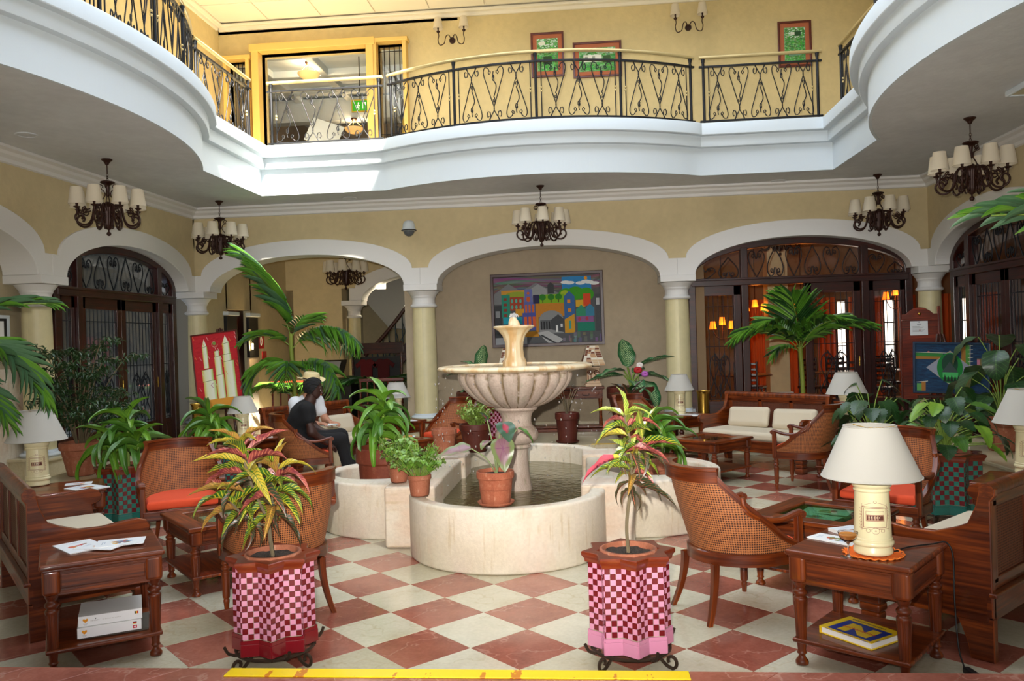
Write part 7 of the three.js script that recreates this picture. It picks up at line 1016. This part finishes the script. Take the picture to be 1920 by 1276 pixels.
{ const t = thing('cabinet', 'dark low cabinet in the room behind the upper door', 'cabinet', [-4.0, UP, -9.6]); part(t, 'body', boxAt(2.6, 1.0, 0.5, 0, 0.5, 0, 0.01), M.woodDark); for (const k of [-1, 0, 1]) part(t, 'door', boxAt(0.8, 0.85, 0.02, k * 0.85, 0.5, 0.26, 0.006), M.woodDark); }
{ const t = thing('picture', 'yellow picture in the room behind the right upper window', 'picture', [-2.4, 5.65, -7.3]); part(t, 'canvas', rbox(0.4, 0.4, 0.02, 0.004), std({ color: 0xd8b84a, roughness: 0.6 })); part(t, 'stand', merge([bar([-0.1, -1.03, 0.05], [0, 0, -0.02], 0.012), bar([0.1, -1.03, 0.05], [0, 0, -0.02], 0.012)]), M.black); }
// ---------------------------------------------------------------- people
function sdfGeo(f, c, half, res) {   // mesh the zero level of f inside a cube
  const mc = new MarchingCubes(res, new THREE.MeshBasicMaterial(), false, false, 160000), n = mc.size, h = mc.halfsize;
  for (let z = 0; z < n; z++) for (let y = 0; y < n; y++) for (let x = 0; x < n; x++) mc.field[x + y * n + z * n * n] = -f(c[0] + (x - h) / h * half, c[1] + (y - h) / h * half, c[2] + (z - h) / h * half);
  mc.isolation = 0; mc.update(); const k = mc.count, P = mc.positionArray.slice(0, k * 3), N = mc.normalArray.slice(0, k * 3), U = new Float32Array(k * 2);
  for (let i = 0; i < k; i++) { P[3 * i] = c[0] + P[3 * i] * half; P[3 * i + 1] = c[1] + P[3 * i + 1] * half; P[3 * i + 2] = c[2] + P[3 * i + 2] * half; U[2 * i] = P[3 * i]; U[2 * i + 1] = P[3 * i + 1]; }
  const g = new THREE.BufferGeometry(); g.setAttribute('position', new THREE.BufferAttribute(P, 3)); g.setAttribute('normal', new THREE.BufferAttribute(N, 3)); g.setAttribute('uv', new THREE.BufferAttribute(U, 2));
  const w = mergeVertices(g.deleteAttribute('normal') && g, 1e-5); w.computeVertexNormals(); return w;
}
const caps = (b, x, y, z) => { const [p, q, r0, r1] = b, dx = q[0] - p[0], dy = q[1] - p[1], dz = q[2] - p[2], t = clamp(((x - p[0]) * dx + (y - p[1]) * dy + (z - p[2]) * dz) / (dx * dx + dy * dy + dz * dz + 1e-9)); return hypot(x - p[0] - dx * t, y - p[1] - dy * t, z - p[2] - dz * t) - lerp(r0, r1, t); };
const smin = (a, b, k) => { const h = max(k - abs(a - b), 0) / k; return min(a, b) - h * h * k * 0.25; };
const blend = (bones, k, grow = 0) => (x, y, z) => { let d = 9; for (const b of bones) d = smin(d, caps(b, x, y, z), k); return d - grow; };
const mid = (a, b, t) => a.map((v, i) => lerp(v, b[i], t));
function handGeo(wrist, dir, palmN, curl) {   // palm and five fingers, built from a wrist along dir, the palm facing palmN
  const d = V(...dir).normalize(), n = V(...palmN), s = d.clone().cross(n).normalize(); n.copy(s.clone().cross(d)).normalize();
  const w = V(...wrist), P = (a, b, c) => w.clone().addScaledVector(d, a).addScaledVector(s, b).addScaledVector(n, c).toArray(), bones = [];
  for (const b of [-0.03, -0.01, 0.01, 0.03]) bones.push([P(0.005, b * 0.6, 0), P(0.085, b, 0), 0.017, 0.014]);
  [[-0.031, 0.058], [-0.011, 0.072], [0.011, 0.068], [0.031, 0.052]].forEach(([b, L]) => { let q = [0.088, b, 0], a = curl * 0.4; for (let k = 0; k < 3; k++) { const l = L * [0.48, 0.3, 0.22][k], e = [q[0] + l * cos(a), b, q[2] + l * sin(a)]; bones.push([P(...q), P(...e), 0.0092 - k * 0.0008, 0.0086 - k * 0.0009]); q = e; a += curl; } });
  bones.push([P(0.02, -0.03, 0.006), P(0.055, -0.058, 0.02), 0.014, 0.011], [P(0.055, -0.058, 0.02), P(0.085, -0.055, 0.038), 0.0105, 0.0085]);
  const c = w.clone().addScaledVector(d, 0.08); return sdfGeo(blend(bones, 0.008), c.toArray(), 0.115, 76);
}
function headSDF(c, yaw, pitch, sz) {   // returns f and a placing function; +z is the face
  const q = new THREE.Quaternion().setFromEuler(new THREE.Euler(pitch, yaw, 0, 'YXZ')), qi = q.clone().invert(), v = V(0, 0, 0);
  const el = (x, y, z, cx, cy, cz, a, b, e) => { const k = hypot((x - cx) / a, (y - cy) / b, (z - cz) / e); return (k - 1) * min(a, b, e); };
  const f = (X, Y, Z) => { v.set(X - c[0], Y - c[1], Z - c[2]).applyQuaternion(qi).divideScalar(sz); const { x, y, z } = v; let d = el(x, y, z, 0, 0.02, -0.008, 0.076, 0.098, 0.095); d = smin(d, el(x, y, z, 0, -0.055, 0.03, 0.054, 0.062, 0.058), 0.04); d = smin(d, caps([[0, 0.008, 0.088], [0, -0.03, 0.108], 0.009, 0.013], x, y, z), 0.018); d = smin(d, caps([[-0.018, -0.062, 0.084], [0.018, -0.062, 0.084], 0.006, 0.006], x, y, z), 0.01); d = smin(d, caps([[-0.035, 0.026, 0.078], [0.035, 0.026, 0.078], 0.009, 0.009], x, y, z), 0.02); for (const s of [-1, 1]) { const e = hypot(x - s * 0.03, y - 0.004, z - 0.096) - 0.016; d = max(d, -e + 0.0) * 1; d = smin(d, hypot(x - s * 0.03, y - 0.004, z - 0.078) - 0.0125, 0.004); d = smin(d, el(x, y, z, s * 0.077, -0.006, -0.005, 0.01, 0.03, 0.018), 0.01); } return d * sz; };
  return { f, at: (p) => V(...p).multiplyScalar(sz).applyQuaternion(q).add(V(...c)).toArray(), q };
}
function person(label, p, ry, o) {
  const t = thing('person', label, 'person', p, ry), J = o.J, skin = std({ color: o.skin, roughness: 0.55 });
  const legs = [], arms = []; for (const s of ['L', 'R']) { legs.push([J['hip' + s], J['knee' + s], 0.088, 0.06], [J['knee' + s], J['ankle' + s], 0.056, 0.038], [J['ankle' + s], J['toe' + s], 0.036, 0.026]); arms.push([J['sh' + s], J['el' + s], 0.05, 0.04], [J['el' + s], J['wr' + s], 0.04, 0.027]); }
  const sp = mid(J.shL, J.shR, 0.5), torso = [[J.pelvis, J.waist, 0.135, 0.118], [J.waist, J.chest, 0.12, 0.135], [J.hipL, J.hipR, 0.105, 0.105], [J.shL, J.shR, 0.062, 0.062], [mid(J.waist, J.shL, 0.55), mid(J.waist, J.shR, 0.55), 0.10, 0.10]], neck = [[sp, J.neck, 0.06, 0.052], [J.neck, J.head, 0.052, 0.05]];
  const B = blend([...legs, ...arms, ...torso, ...neck], 0.06), H = headSDF(J.head, o.yaw, o.pitch, 1.0), half = o.half ?? 0.75, cc = o.center;
  const bodyG = sdfGeo((x, y, z) => smin(B(x, y, z), H.f(x, y, z) + 0.03, 0.04), cc, half, 104), headG = sdfGeo(H.f, J.head, 0.15, 80);
  part(t, 'body', merge([bodyG, headG, handGeo(J.wrL, o.hdL, [0, -1, 0], 0.45), handGeo(J.wrR, o.hdR, [0, -1, 0], 0.45)]), skin);
  for (const s of [-1, 1]) part(t, 'eye', new THREE.SphereGeometry(0.0115, 12, 10), std({ color: 0xe8e4dc, roughness: 0.2 }), H.at([s * 0.03, 0.004, 0.0805])), part(t, 'pupil', new THREE.SphereGeometry(0.0055, 10, 8), M.black, H.at([s * 0.03, 0.004, 0.089]));
  part(t, 'lips', at(new THREE.CapsuleGeometry(0.006, 0.03, 4, 8), [0, 0, 0], [0, 0, PI / 2]), std({ color: o.lips, roughness: 0.5 }), H.at([0, -0.062, 0.088])); t.children.at(-1).quaternion.copy(H.q);
  const hairF = (x, y, z) => { const d = H.f(x, y, z) - 0.014; const v = V(x - J.head[0], y - J.head[1], z - J.head[2]).applyQuaternion(H.q.clone().invert()); return max(d + 0.006 * (pnoise(x * 90 + 50, y * 90 + 50, 999, 999) - 0.5), v.z - 0.035 - 0.55 * (v.y - 0.02) , -v.y - o.hairLow); };
  part(t, 'hair', sdfGeo(hairF, J.head, 0.16, 84), std({ color: o.hair, roughness: 0.85, bumpMap: T.fine, bumpScale: 0.006 }));
  const sleeve = []; for (const s of ['L', 'R']) sleeve.push([J['sh' + s], mid(J['sh' + s], J['el' + s], o.sleeve), 0.058, 0.054]);
  const S1 = blend([...torso, ...sleeve, [sp, mid(sp, J.neck, 0.25), 0.066, 0.06]], 0.06, 0.014), up = V(...J.chest).sub(V(...J.pelvis)).normalize(), pl = V(...J.pelvis);
  part(t, 'shirt', sdfGeo((x, y, z) => max(S1(x, y, z), -(V(x, y, z).sub(pl).dot(up)) - 0.045), cc, half, 104), std({ color: o.shirt, roughness: 0.9, bumpMap: T.cloth, bumpScale: 0.002 }));
  if (o.hem) part(t, 'hem_band', sdfGeo((x, y, z) => { const a = V(x, y, z).sub(pl).dot(up); return max(S1(x, y, z) - 0.004, a - 0.07, -a - 0.05); }, cc, half, 104), o.hem);
  const T1 = blend([...legs.filter((_, k) => k % 3 < 2).map((b, k) => k % 2 ? [b[0], mid(b[0], b[1], o.legTo), b[2], lerp(b[2], b[3], o.legTo)] : b), [J.pelvis, mid(J.pelvis, J.waist, 0.3), 0.14, 0.13], [J.hipL, J.hipR, 0.11, 0.11]], 0.05, 0.014);
  part(t, 'trousers', sdfGeo(T1, cc, half, 104), std({ color: o.trousers, roughness: 0.9, bumpMap: T.cloth, bumpScale: 0.002 }));
  for (const s of ['L', 'R']) part(t, 'shoe', sdfGeo((x, y, z) => max(blend([[J['ankle' + s], J['toe' + s], 0.036, 0.028]], 0.02, 0.009)(x, y, z), y - J['ankle' + s][1] - 0.005), mid(J['ankle' + s], J['toe' + s], 0.5), 0.16, 60), std({ color: o.shoe, roughness: 0.6 }));
  return { t, H };
}
const hemTex = ctex(256, 256, (x, w, h) => { x.fillStyle = '#e9e9e6'; x.fillRect(0, 0, w, h); const R = rng(4); x.fillStyle = '#111'; for (let k = 0; k < 90; k++) { x.beginPath(); x.ellipse(R() * w, R() * h, 5 + R() * 9, 3 + R() * 6, R() * 3, 0, 7); x.fill(); } }, [3, 3]);
person('woman in a black top and black trousers sitting in a cane armchair, back to us', [-2.6, 0, -1.62], 1.95, {
  skin: 0x3a2018, lips: 0x5a2a24, hair: 0x0b0a0a, shirt: 0x0d0e12, trousers: 0x0c0c10, shoe: 0x23252c, sleeve: 0.42, legTo: 0.8, hairLow: 0.06, yaw: -0.15, pitch: 0.22, center: [0, 0.62, 0.18], half: 0.75, hem: std({ map: hemTex, roughness: 0.9 }), hdL: [0.2, -0.25, 0.9], hdR: [0.35, -0.6, 0.7],
  J: { pelvis: [0, 0.585, -0.08], waist: [0, 0.72, -0.075], chest: [0, 0.87, -0.01], neck: [0, 1.035, 0.075], head: [0, 1.165, 0.115], shL: [0.165, 0.945, 0.02], shR: [-0.165, 0.945, 0.02], elL: [0.2, 0.70, 0.12], elR: [-0.205, 0.69, 0.07], wrL: [0.07, 0.62, 0.3], wrR: [-0.17, 0.55, 0.245], hipL: [0.09, 0.575, -0.05], hipR: [-0.09, 0.575, -0.05], kneeL: [0.09, 0.60, 0.42], kneeR: [-0.08, 0.57, 0.40], ankleL: [0.03, 0.14, 0.56], ankleR: [-0.1, 0.10, 0.50], toeL: [0.03, 0.06, 0.70], toeR: [-0.1, 0.035, 0.65] } });
const man = person('man in a white T-shirt and straw hat leaning forward on the far left sofa', [-3.0, 0, -2.72], 1.05, {
  skin: 0xb98468, lips: 0xa0604e, hair: 0x4a3a2c, shirt: 0xe4e8ee, trousers: 0xb8a888, shoe: 0x4a3a2c, sleeve: 0.55, legTo: 0.9, hairLow: 0.03, yaw: 0.1, pitch: 0.25, center: [0, 0.62, 0.16], half: 0.76, hdL: [0.1, -0.1, 1], hdR: [0.25, -0.05, 1],
  J: { pelvis: [0, 0.575, -0.06], waist: [0, 0.71, -0.04], chest: [0, 0.86, 0.04], neck: [0, 1.03, 0.13], head: [0, 1.15, 0.17], shL: [0.18, 0.94, 0.07], shR: [-0.18, 0.94, 0.07], elL: [0.23, 0.70, 0.16], elR: [-0.23, 0.70, 0.16], wrL: [0.12, 0.68, 0.38], wrR: [-0.1, 0.69, 0.38], hipL: [0.1, 0.56, -0.02], hipR: [-0.1, 0.56, -0.02], kneeL: [0.14, 0.54, 0.43], kneeR: [-0.14, 0.54, 0.43], ankleL: [0.13, 0.10, 0.47], ankleR: [-0.13, 0.10, 0.47], toeL: [0.14, 0.035, 0.62], toeR: [-0.14, 0.035, 0.62] } });
{ const straw = std({ color: 0xe2cf9c, roughness: 0.8, bumpMap: T.cloth, bumpScale: 0.002 }), g = new THREE.Group(); const h = thing('straw_hat', 'pale straw hat with a dark band on the head of the man', 'hat', [0, 0, 0]);
  const w = V(0, 1.225, 0.175).applyAxisAngle(V(0, 1, 0), 1.05).add(V(-3.0, 0, -2.72)); h.position.copy(w); h.rotation.set(0.16, 1.05, 0, 'YXZ');
  part(h, 'crown', smoothLathe([[0.108, 0.0], [0.106, 0.04], [0.096, 0.085], [0.085, 0.098], [0.05, 0.094], [0.001, 0.088]], 36, 3), straw); part(h, 'brim', gridSurf(48, 6, (u, v) => { const r = lerp(0.105, 0.172, v), a = -u * 2 * PI; return [r * cos(a), 0.004 + v * v * 0.028 * abs(cos(a)), r * 1.08 * sin(a)]; }), std({ color: 0xe2cf9c, roughness: 0.8, side: THREE.DoubleSide })); part(h, 'band', lathe([[0.110, 0.004], [0.109, 0.03]], 36), std({ color: 0x121214, roughness: 0.8, side: THREE.DoubleSide })); }
{ const q = (a, b, c) => V(a, b, c).applyAxisAngle(V(0, 1, 0), 1.05).add(V(-3.0, 0, -2.72)).toArray(); const b = thing('booklet', 'grey booklet held in the hands of the man with the hat', 'booklet', q(0.01, 0.66, 0.45), 1.05); part(b, 'cover', rbox(0.2, 0.008, 0.15, 0.002), std({ color: 0x9fb0b4, roughness: 0.6 })); part(b, 'pages', rbox(0.19, 0.006, 0.14, 0.002), M.paper, [0, 0.006, 0]);
  const pg = scene.children.find((o) => o.name === 'pillow'); const m = single('pillow', 'beige pillow on the far left sofa behind the man with the hat', 'pillow', pg.geometry, M.cream, undefined, undefined, undefined); m.position.set(...q(0.75, 0.575, -0.18)); m.rotation.set(-0.3, 1.05, 0, 'YXZ'); }
// ---------------------------------------------------------------- booklets, binders, glass and other small things
const onTable = (tb, x, y, z) => { const w = V(x, y, z).applyAxisAngle(V(0, 1, 0), tb.rotation.y).add(tb.position); return w.toArray(); };
const cover = (seed, base = '#eceff2') => ctex(160, 220, (x, w, h) => { const R = rng(seed); x.fillStyle = base; x.fillRect(0, 0, w, h); const cs = ['#d8602a', '#e8a030', '#5a8a3a', '#c83a30', '#6a8ac0', '#8a5a3a']; for (let k = 0; k < 26; k++) { x.fillStyle = cs[Math.floor(R() * 6)]; x.globalAlpha = 0.75; x.beginPath(); x.ellipse(w * (0.3 + R() * 0.4), h * (0.35 + R() * 0.3), 6 + R() * 16, 4 + R() * 10, R() * 3, 0, 7); x.fill(); } x.globalAlpha = 1; x.fillStyle = '#a8b4c8'; x.fillRect(w * 0.3, h * 0.12, w * 0.4, 4); x.fillRect(w * 0.35, h * 0.17, w * 0.3, 3); });
function booklet(label, p, ry, w, d, h, tex, group) { const b = thing('booklet', label, 'booklet', p, ry, group); const cm = std({ map: tex, roughness: 0.4 }), g = new THREE.BoxGeometry(w, 0.0012, d); part(b, 'cover', g, cm, [0, h - 0.0006, 0]); part(b, 'pages', rbox(w - 0.003, h - 0.0014, d - 0.003, 0.001), M.paper, [0, (h - 0.0014) / 2, 0]); return b; }
const TL = TB.lf, TRt = TB.rf;
const bk = [cover(1), cover(2), cover(3)];
booklet('white booklet on the left front table, lowest and furthest left of the fan', onTable(TL, -0.1, 0.5805, -0.06), 0.9, 0.2, 0.28, 0.006, bk[0]);
booklet('white booklet in the middle of the fan on the left front table', onTable(TL, 0.0, 0.5868, 0.03), 1.45, 0.15, 0.24, 0.005, bk[1]);
booklet('white booklet at the right of the fan on the left front table', onTable(TL, 0.1, 0.592, 0.02), 2.0, 0.17, 0.25, 0.005, bk[2]);
booklet('white magazine on the table beyond the left sofa', [-3.34, 0.5805, 1.38], 1.1, 0.22, 0.28, 0.008, bk[1]);
booklet('thin magazine partly under the lamp on the table beyond the left sofa', [-3.55, 0.5805, 1.16], 0.5, 0.2, 0.12, 0.004, bk[0]);
booklet('stack of white papers on the table left of the far left sofa', [-3.3, 0.5805, -1.92], 0.6, 0.34, 0.24, 0.014, cover(9, '#e4e6e8'));
booklet('white papers on the far right table beyond the right sofa', [3.66, 0.5805, 1.72], 0.4, 0.2, 0.3, 0.01, cover(10, '#eef0f2'));
booklet('white sheet on the table in front of the left column', [-1.85, 0.5805, -3.62], 0.6, 0.26, 0.2, 0.004, cover(11, '#e8ebee'));
booklet('white sheet on the table in front of the right column', [2.02, 0.5805, -3.7], -0.5, 0.28, 0.2, 0.004, cover(12, '#e8ebee'));
booklet('white booklet lying flat at the left of the right front table', onTable(TRt, -0.16, 0.5805, -0.02), 0.75, 0.13, 0.26, 0.006, cover(4));
booklet('thick white booklet, lower of the two stacked behind the cocktail glass', onTable(TRt, -0.13, 0.5805, -0.2), 0.35, 0.16, 0.23, 0.016, cover(5));
booklet('white leaflet, upper of the two stacked behind the cocktail glass', onTable(TRt, -0.12, 0.597, -0.2), 0.55, 0.15, 0.21, 0.004, cover(6, '#dfe4ea'));
for (const [k, tx] of [[0, '#e6ecd8'], [1, '#dce4d0']]) booklet(['printed white brochure under the glass of the right coffee table, left one', 'printed brochure under the glass of the right coffee table, right one'][k], V(-0.11 + k * 0.2, 0.4445, 0.02).applyAxisAngle(V(0, 1, 0), -2.25).add(V(2.2, 0, 2.0)).toArray(), -2.25 + 0.15 - k * 0.25, 0.18, 0.3, 0.003, cover(20 + k, tx));
booklet('white brochure under the glass of the left coffee table', V(0.0, 0.4445, 0.0).applyAxisAngle(V(0, 1, 0), 2.31).add(V(-1.98, 0, 1.86)).toArray(), 2.4, 0.26, 0.3, 0.003, cover(23, '#d8dcd4'));
for (const [x, z, r, l] of [[-1.98, 1.86, 2.31, 'inner wooden tray under the glass of the left coffee table'], [2.2, 2.0, -2.25, 'inner wooden tray under the glass of the right coffee table']]) single('tray', l, 'tray', rbox(0.5, 0.012, 0.5, 0.004), M.woodDark, [x, 0.4375, z], [0, r, 0]);
// binders with printed spines on the shelf of the left front table
const spine = (kind) => ctex(640, 110, (x, w, h) => {
  x.fillStyle = '#f3f4f5'; x.fillRect(0, 0, w, h); x.fillStyle = '#f0a418'; x.beginPath(); const cx = 66, cy = 46; x.moveTo(cx, cy + 24); x.bezierCurveTo(cx - 44, cy - 4, cx - 26, cy - 34, cx, cy - 12); x.bezierCurveTo(cx + 26, cy - 34, cx + 44, cy - 4, cx, cy + 24); x.fill(); x.strokeStyle = '#d8582a'; x.lineWidth = 3; x.beginPath(); x.moveTo(cx - 18, cy - 2); x.lineTo(cx, cy + 14); x.lineTo(cx + 20, cy - 8); x.stroke();
  x.fillStyle = '#8a8a90'; x.font = '12px sans-serif'; x.textAlign = 'center'; x.fillText('Thomas', cx, 88); x.fillText('Cook', cx, 101);
  const flag = (fx, fy, cs, vert) => cs.forEach((c, k) => { x.fillStyle = c; vert ? x.fillRect(fx + k * 13, fy, 13, 28) : x.fillRect(fx, fy + k * 9.4, 40, 9.5); });
  if (kind) { x.fillStyle = '#8a8478'; x.font = '17px serif'; x.textAlign = 'left'; x.fillText('R É G A T E', 118, 62); x.font = '11px sans-serif'; x.fillText('L e   m e i l l e u r   d e s   v a c a n c e s', 240, 60); x.fillStyle = '#333'; x.fillRect(166, 30, 8, 12); flag(566, 22, ['#1a1a1a', '#f0c818', '#d02028'], true); }
  else { flag(556, 16, ['#1a1a1a', '#d02028', '#f0c020']); x.fillStyle = '#d02038'; x.fillRect(556, 58, 42, 34); x.fillStyle = '#fff'; x.fillRect(573, 64, 8, 22); x.fillRect(566, 71, 22, 8); }
});
function binder(label, p, ry, kind) { const b = thing('binder', label, 'binder', p, ry, 'white binders on the left table shelf'); part(b, 'cover', merge([boxAt(0.31, 0.003, 0.27, 0, 0.0015, 0), boxAt(0.31, 0.003, 0.27, 0, 0.0535, 0)]), M.paper); part(b, 'pages', boxAt(0.29, 0.044, 0.24, 0, 0.0275, -0.01), std({ color: 0xd6d6d2, roughness: 0.9 })); part(b, 'spine', rbox(0.312, 0.055, 0.006, 0.002), M.paper, [0, 0.0275, 0.135]); const f = new THREE.PlaneGeometry(0.31, 0.0533); part(b, 'spine_print', at(new THREE.BoxGeometry(0.306, 0.0525, 0.001), [0, 0.0275, 0.1388]), std({ map: spine(kind), roughness: 0.4 })); return b; }
single('tray', 'flat dark tray under the two white binders', 'tray', rbox(0.34, 0.012, 0.3, 0.004), std({ color: 0x4a4238, roughness: 0.7 }), onTable(TL, 0.06, 0.1425, 0.05), [0, 0.5, 0]);
binder('white binder with two small flags, lower of the two on the shelf', onTable(TL, 0.03, 0.149, 0.07), 0.55, 0);
binder('white binder with one small flag, upper of the two on the shelf', onTable(TL, 0.04, 0.205, 0.06), 0.52, 1);
// yellow and blue book on the shelf of the right front table
{ const ct = ctex(512, 400, (x, w, h) => { x.fillStyle = '#f2cc1c'; x.fillRect(0, 0, w, h); x.fillStyle = '#1c3a9a'; x.fillRect(60, 86, 420, 290); x.fillStyle = '#f2cc1c'; x.beginPath(); [[130, 340], [130, 130], [215, 130], [330, 245], [330, 130], [415, 130], [415, 340], [330, 340], [215, 226], [215, 340]].forEach(([a, b], k) => x[k ? 'lineTo' : 'moveTo'](a, b)); x.fill(); x.save(); x.translate(272, 236); x.rotate(0.0); x.fillStyle = '#d8242a'; x.font = 'bold 52px sans-serif'; x.textAlign = 'center'; x.fillText('neckermann', 0, 16); x.restore(); x.fillStyle = '#1c2a50'; x.font = 'bold 38px sans-serif'; x.textAlign = 'left'; x.fillText('Gästeinformation', 60, 56); });
  const b = thing('book', 'yellow and blue book lying on the shelf of the right front table', 'book', onTable(TRt, -0.02, 0.1365, 0.06), -0.95); part(b, 'cover', new THREE.BoxGeometry(0.30, 0.003, 0.24), std({ map: ct, roughness: 0.3 }), [0, 0.0335, 0]); part(b, 'back_cover', box(0.30, 0.003, 0.24), std({ color: 0xf2cc1c, roughness: 0.4 }), [0, 0.0015, 0]); part(b, 'pages', boxAt(0.285, 0.028, 0.225, 0, 0.0175, 0), M.paper); part(b, 'spine', boxAt(0.004, 0.035, 0.24, -0.15, 0.0175, 0, 0.001), std({ color: 0xf2cc1c, roughness: 0.4 })); }
// doily, cocktail glass, lamp cable
{ const N = 22, g = gridSurf(N * 6, 4, (u, v) => { const r = 0.13 * v * (1 + (v > 0.7 ? 0.05 * sin(u * 2 * PI * N) : 0)), a = -u * 2 * PI; return [r * cos(a), (v > 0.7 ? 0.003 * sin(u * 2 * PI * N + 1) + 0.003 : 0.002), r * sin(a), r * cos(a), r * sin(a)]; }); const t = thing('doily', 'orange crocheted doily under the large right front lamp', 'doily', [2.02, 0.5815, 3.5]); part(t, 'cloth', g, std({ color: 0xe86a18, roughness: 0.9, side: THREE.DoubleSide, bumpMap: T.cloth, bumpScale: 0.003 })); part(t, 'edge', tube(Array.from({ length: 88 }, (_, k) => { const a = k / 88 * 2 * PI, r = 0.133 * (1 + 0.045 * sin(a * N)); return [r * cos(a), 0.006 + 0.003 * sin(a * N + 1), r * sin(a)]; }), 0.004, 176, 5, true), std({ color: 0xf07c28, roughness: 0.9 })); }
{ const t = thing('cocktail_glass', 'stemmed cocktail glass with an orange drink on the right front table', 'glass', [1.885, 0.581, 3.56]); part(t, 'glass', smoothLathe([[0.001, 0.0], [0.036, 0.001], [0.036, 0.004], [0.008, 0.008], [0.0045, 0.02], [0.0045, 0.06], [0.008, 0.068], [0.03, 0.083], [0.042, 0.1], [0.046, 0.122], [0.045, 0.122], [0.04, 0.1], [0.028, 0.086], [0.001, 0.072]], 40, 3), phy({ color: 0xffffff, roughness: 0.02, transmission: 1, thickness: 0.003, ior: 1.45 })); part(t, 'drink', smoothLathe([[0.001, 0.073], [0.027, 0.087], [0.039, 0.101], [0.0425, 0.112], [0.001, 0.113]], 36, 3), std({ color: 0xe2933a, roughness: 0.25 })); }
{ const t = thing('power_cord', 'black lamp cable running down behind the right front table to the floor', 'cable', [0, 0, 0]); part(t, 'cord', tube([[2.11, 0.588, 3.50], [2.22, 0.586, 3.40], [2.36, 0.586, 3.34], [2.435, 0.588, 3.32], [2.455, 0.55, 3.33], [2.45, 0.3, 3.36], [2.44, 0.08, 3.42], [2.44, 0.02, 3.47]], 0.004, 60, 6), M.black); part(t, 'plug', rbox(0.035, 0.03, 0.09, 0.008), M.black, [2.445, 0.018, 3.53], [0, 0.15, 0]); }
// plates and glass on the far left coffee table
for (const [x, z, c, l] of [[-1.8, -2.35, 0xd8b25c, 'white plate with yellow food on the far left coffee table, nearer one'], [-1.62, -2.55, 0xc88a50, 'white plate with food on the far left coffee table, farther one']]) { const t = thing('plate', l, 'plate', [x, 0.471, z]); part(t, 'dish', smoothLathe([[0.001, 0], [0.07, 0.002], [0.115, 0.016], [0.117, 0.02], [0.07, 0.008], [0.001, 0.006]], 32, 3), M.white); const R = rng(6); part(t, 'food', merge(Array.from({ length: 9 }, () => at(new THREE.SphereGeometry(0.02 + R() * 0.012, 8, 6), [(R() - 0.5) * 0.1, 0.018, (R() - 0.5) * 0.1], [0, R() * 3, 0], [1.3, 0.6, 1]))), std({ color: c, roughness: 0.7 })); }
{ const t = thing('drinking_glass', 'small clear glass on the table in front of the right column', 'glass', [2.1, 0.5805, -3.62]); part(t, 'glass', lathe([[0.001, 0], [0.03, 0], [0.036, 0.1], [0.034, 0.1], [0.029, 0.006], [0.001, 0.006]], 24), M.glass); part(t, 'napkin', rbox(0.1, 0.004, 0.1, 0.001), M.paper, [0, -0.0005, 0.1]); }
// ---------------------------------------------------------------- hand over
const renderer = new THREE.WebGLRenderer({ antialias: true });
renderer.toneMapping = THREE.LinearToneMapping; renderer.toneMappingExposure = EXPOSURE;
renderer.shadowMap.enabled = true;
scene.traverse((o) => { if (o.isMesh) { o.castShadow = true; o.receiveShadow = true; } if (o.isLight && o.shadow) o.castShadow = true; });
renderer.render(scene, camera);
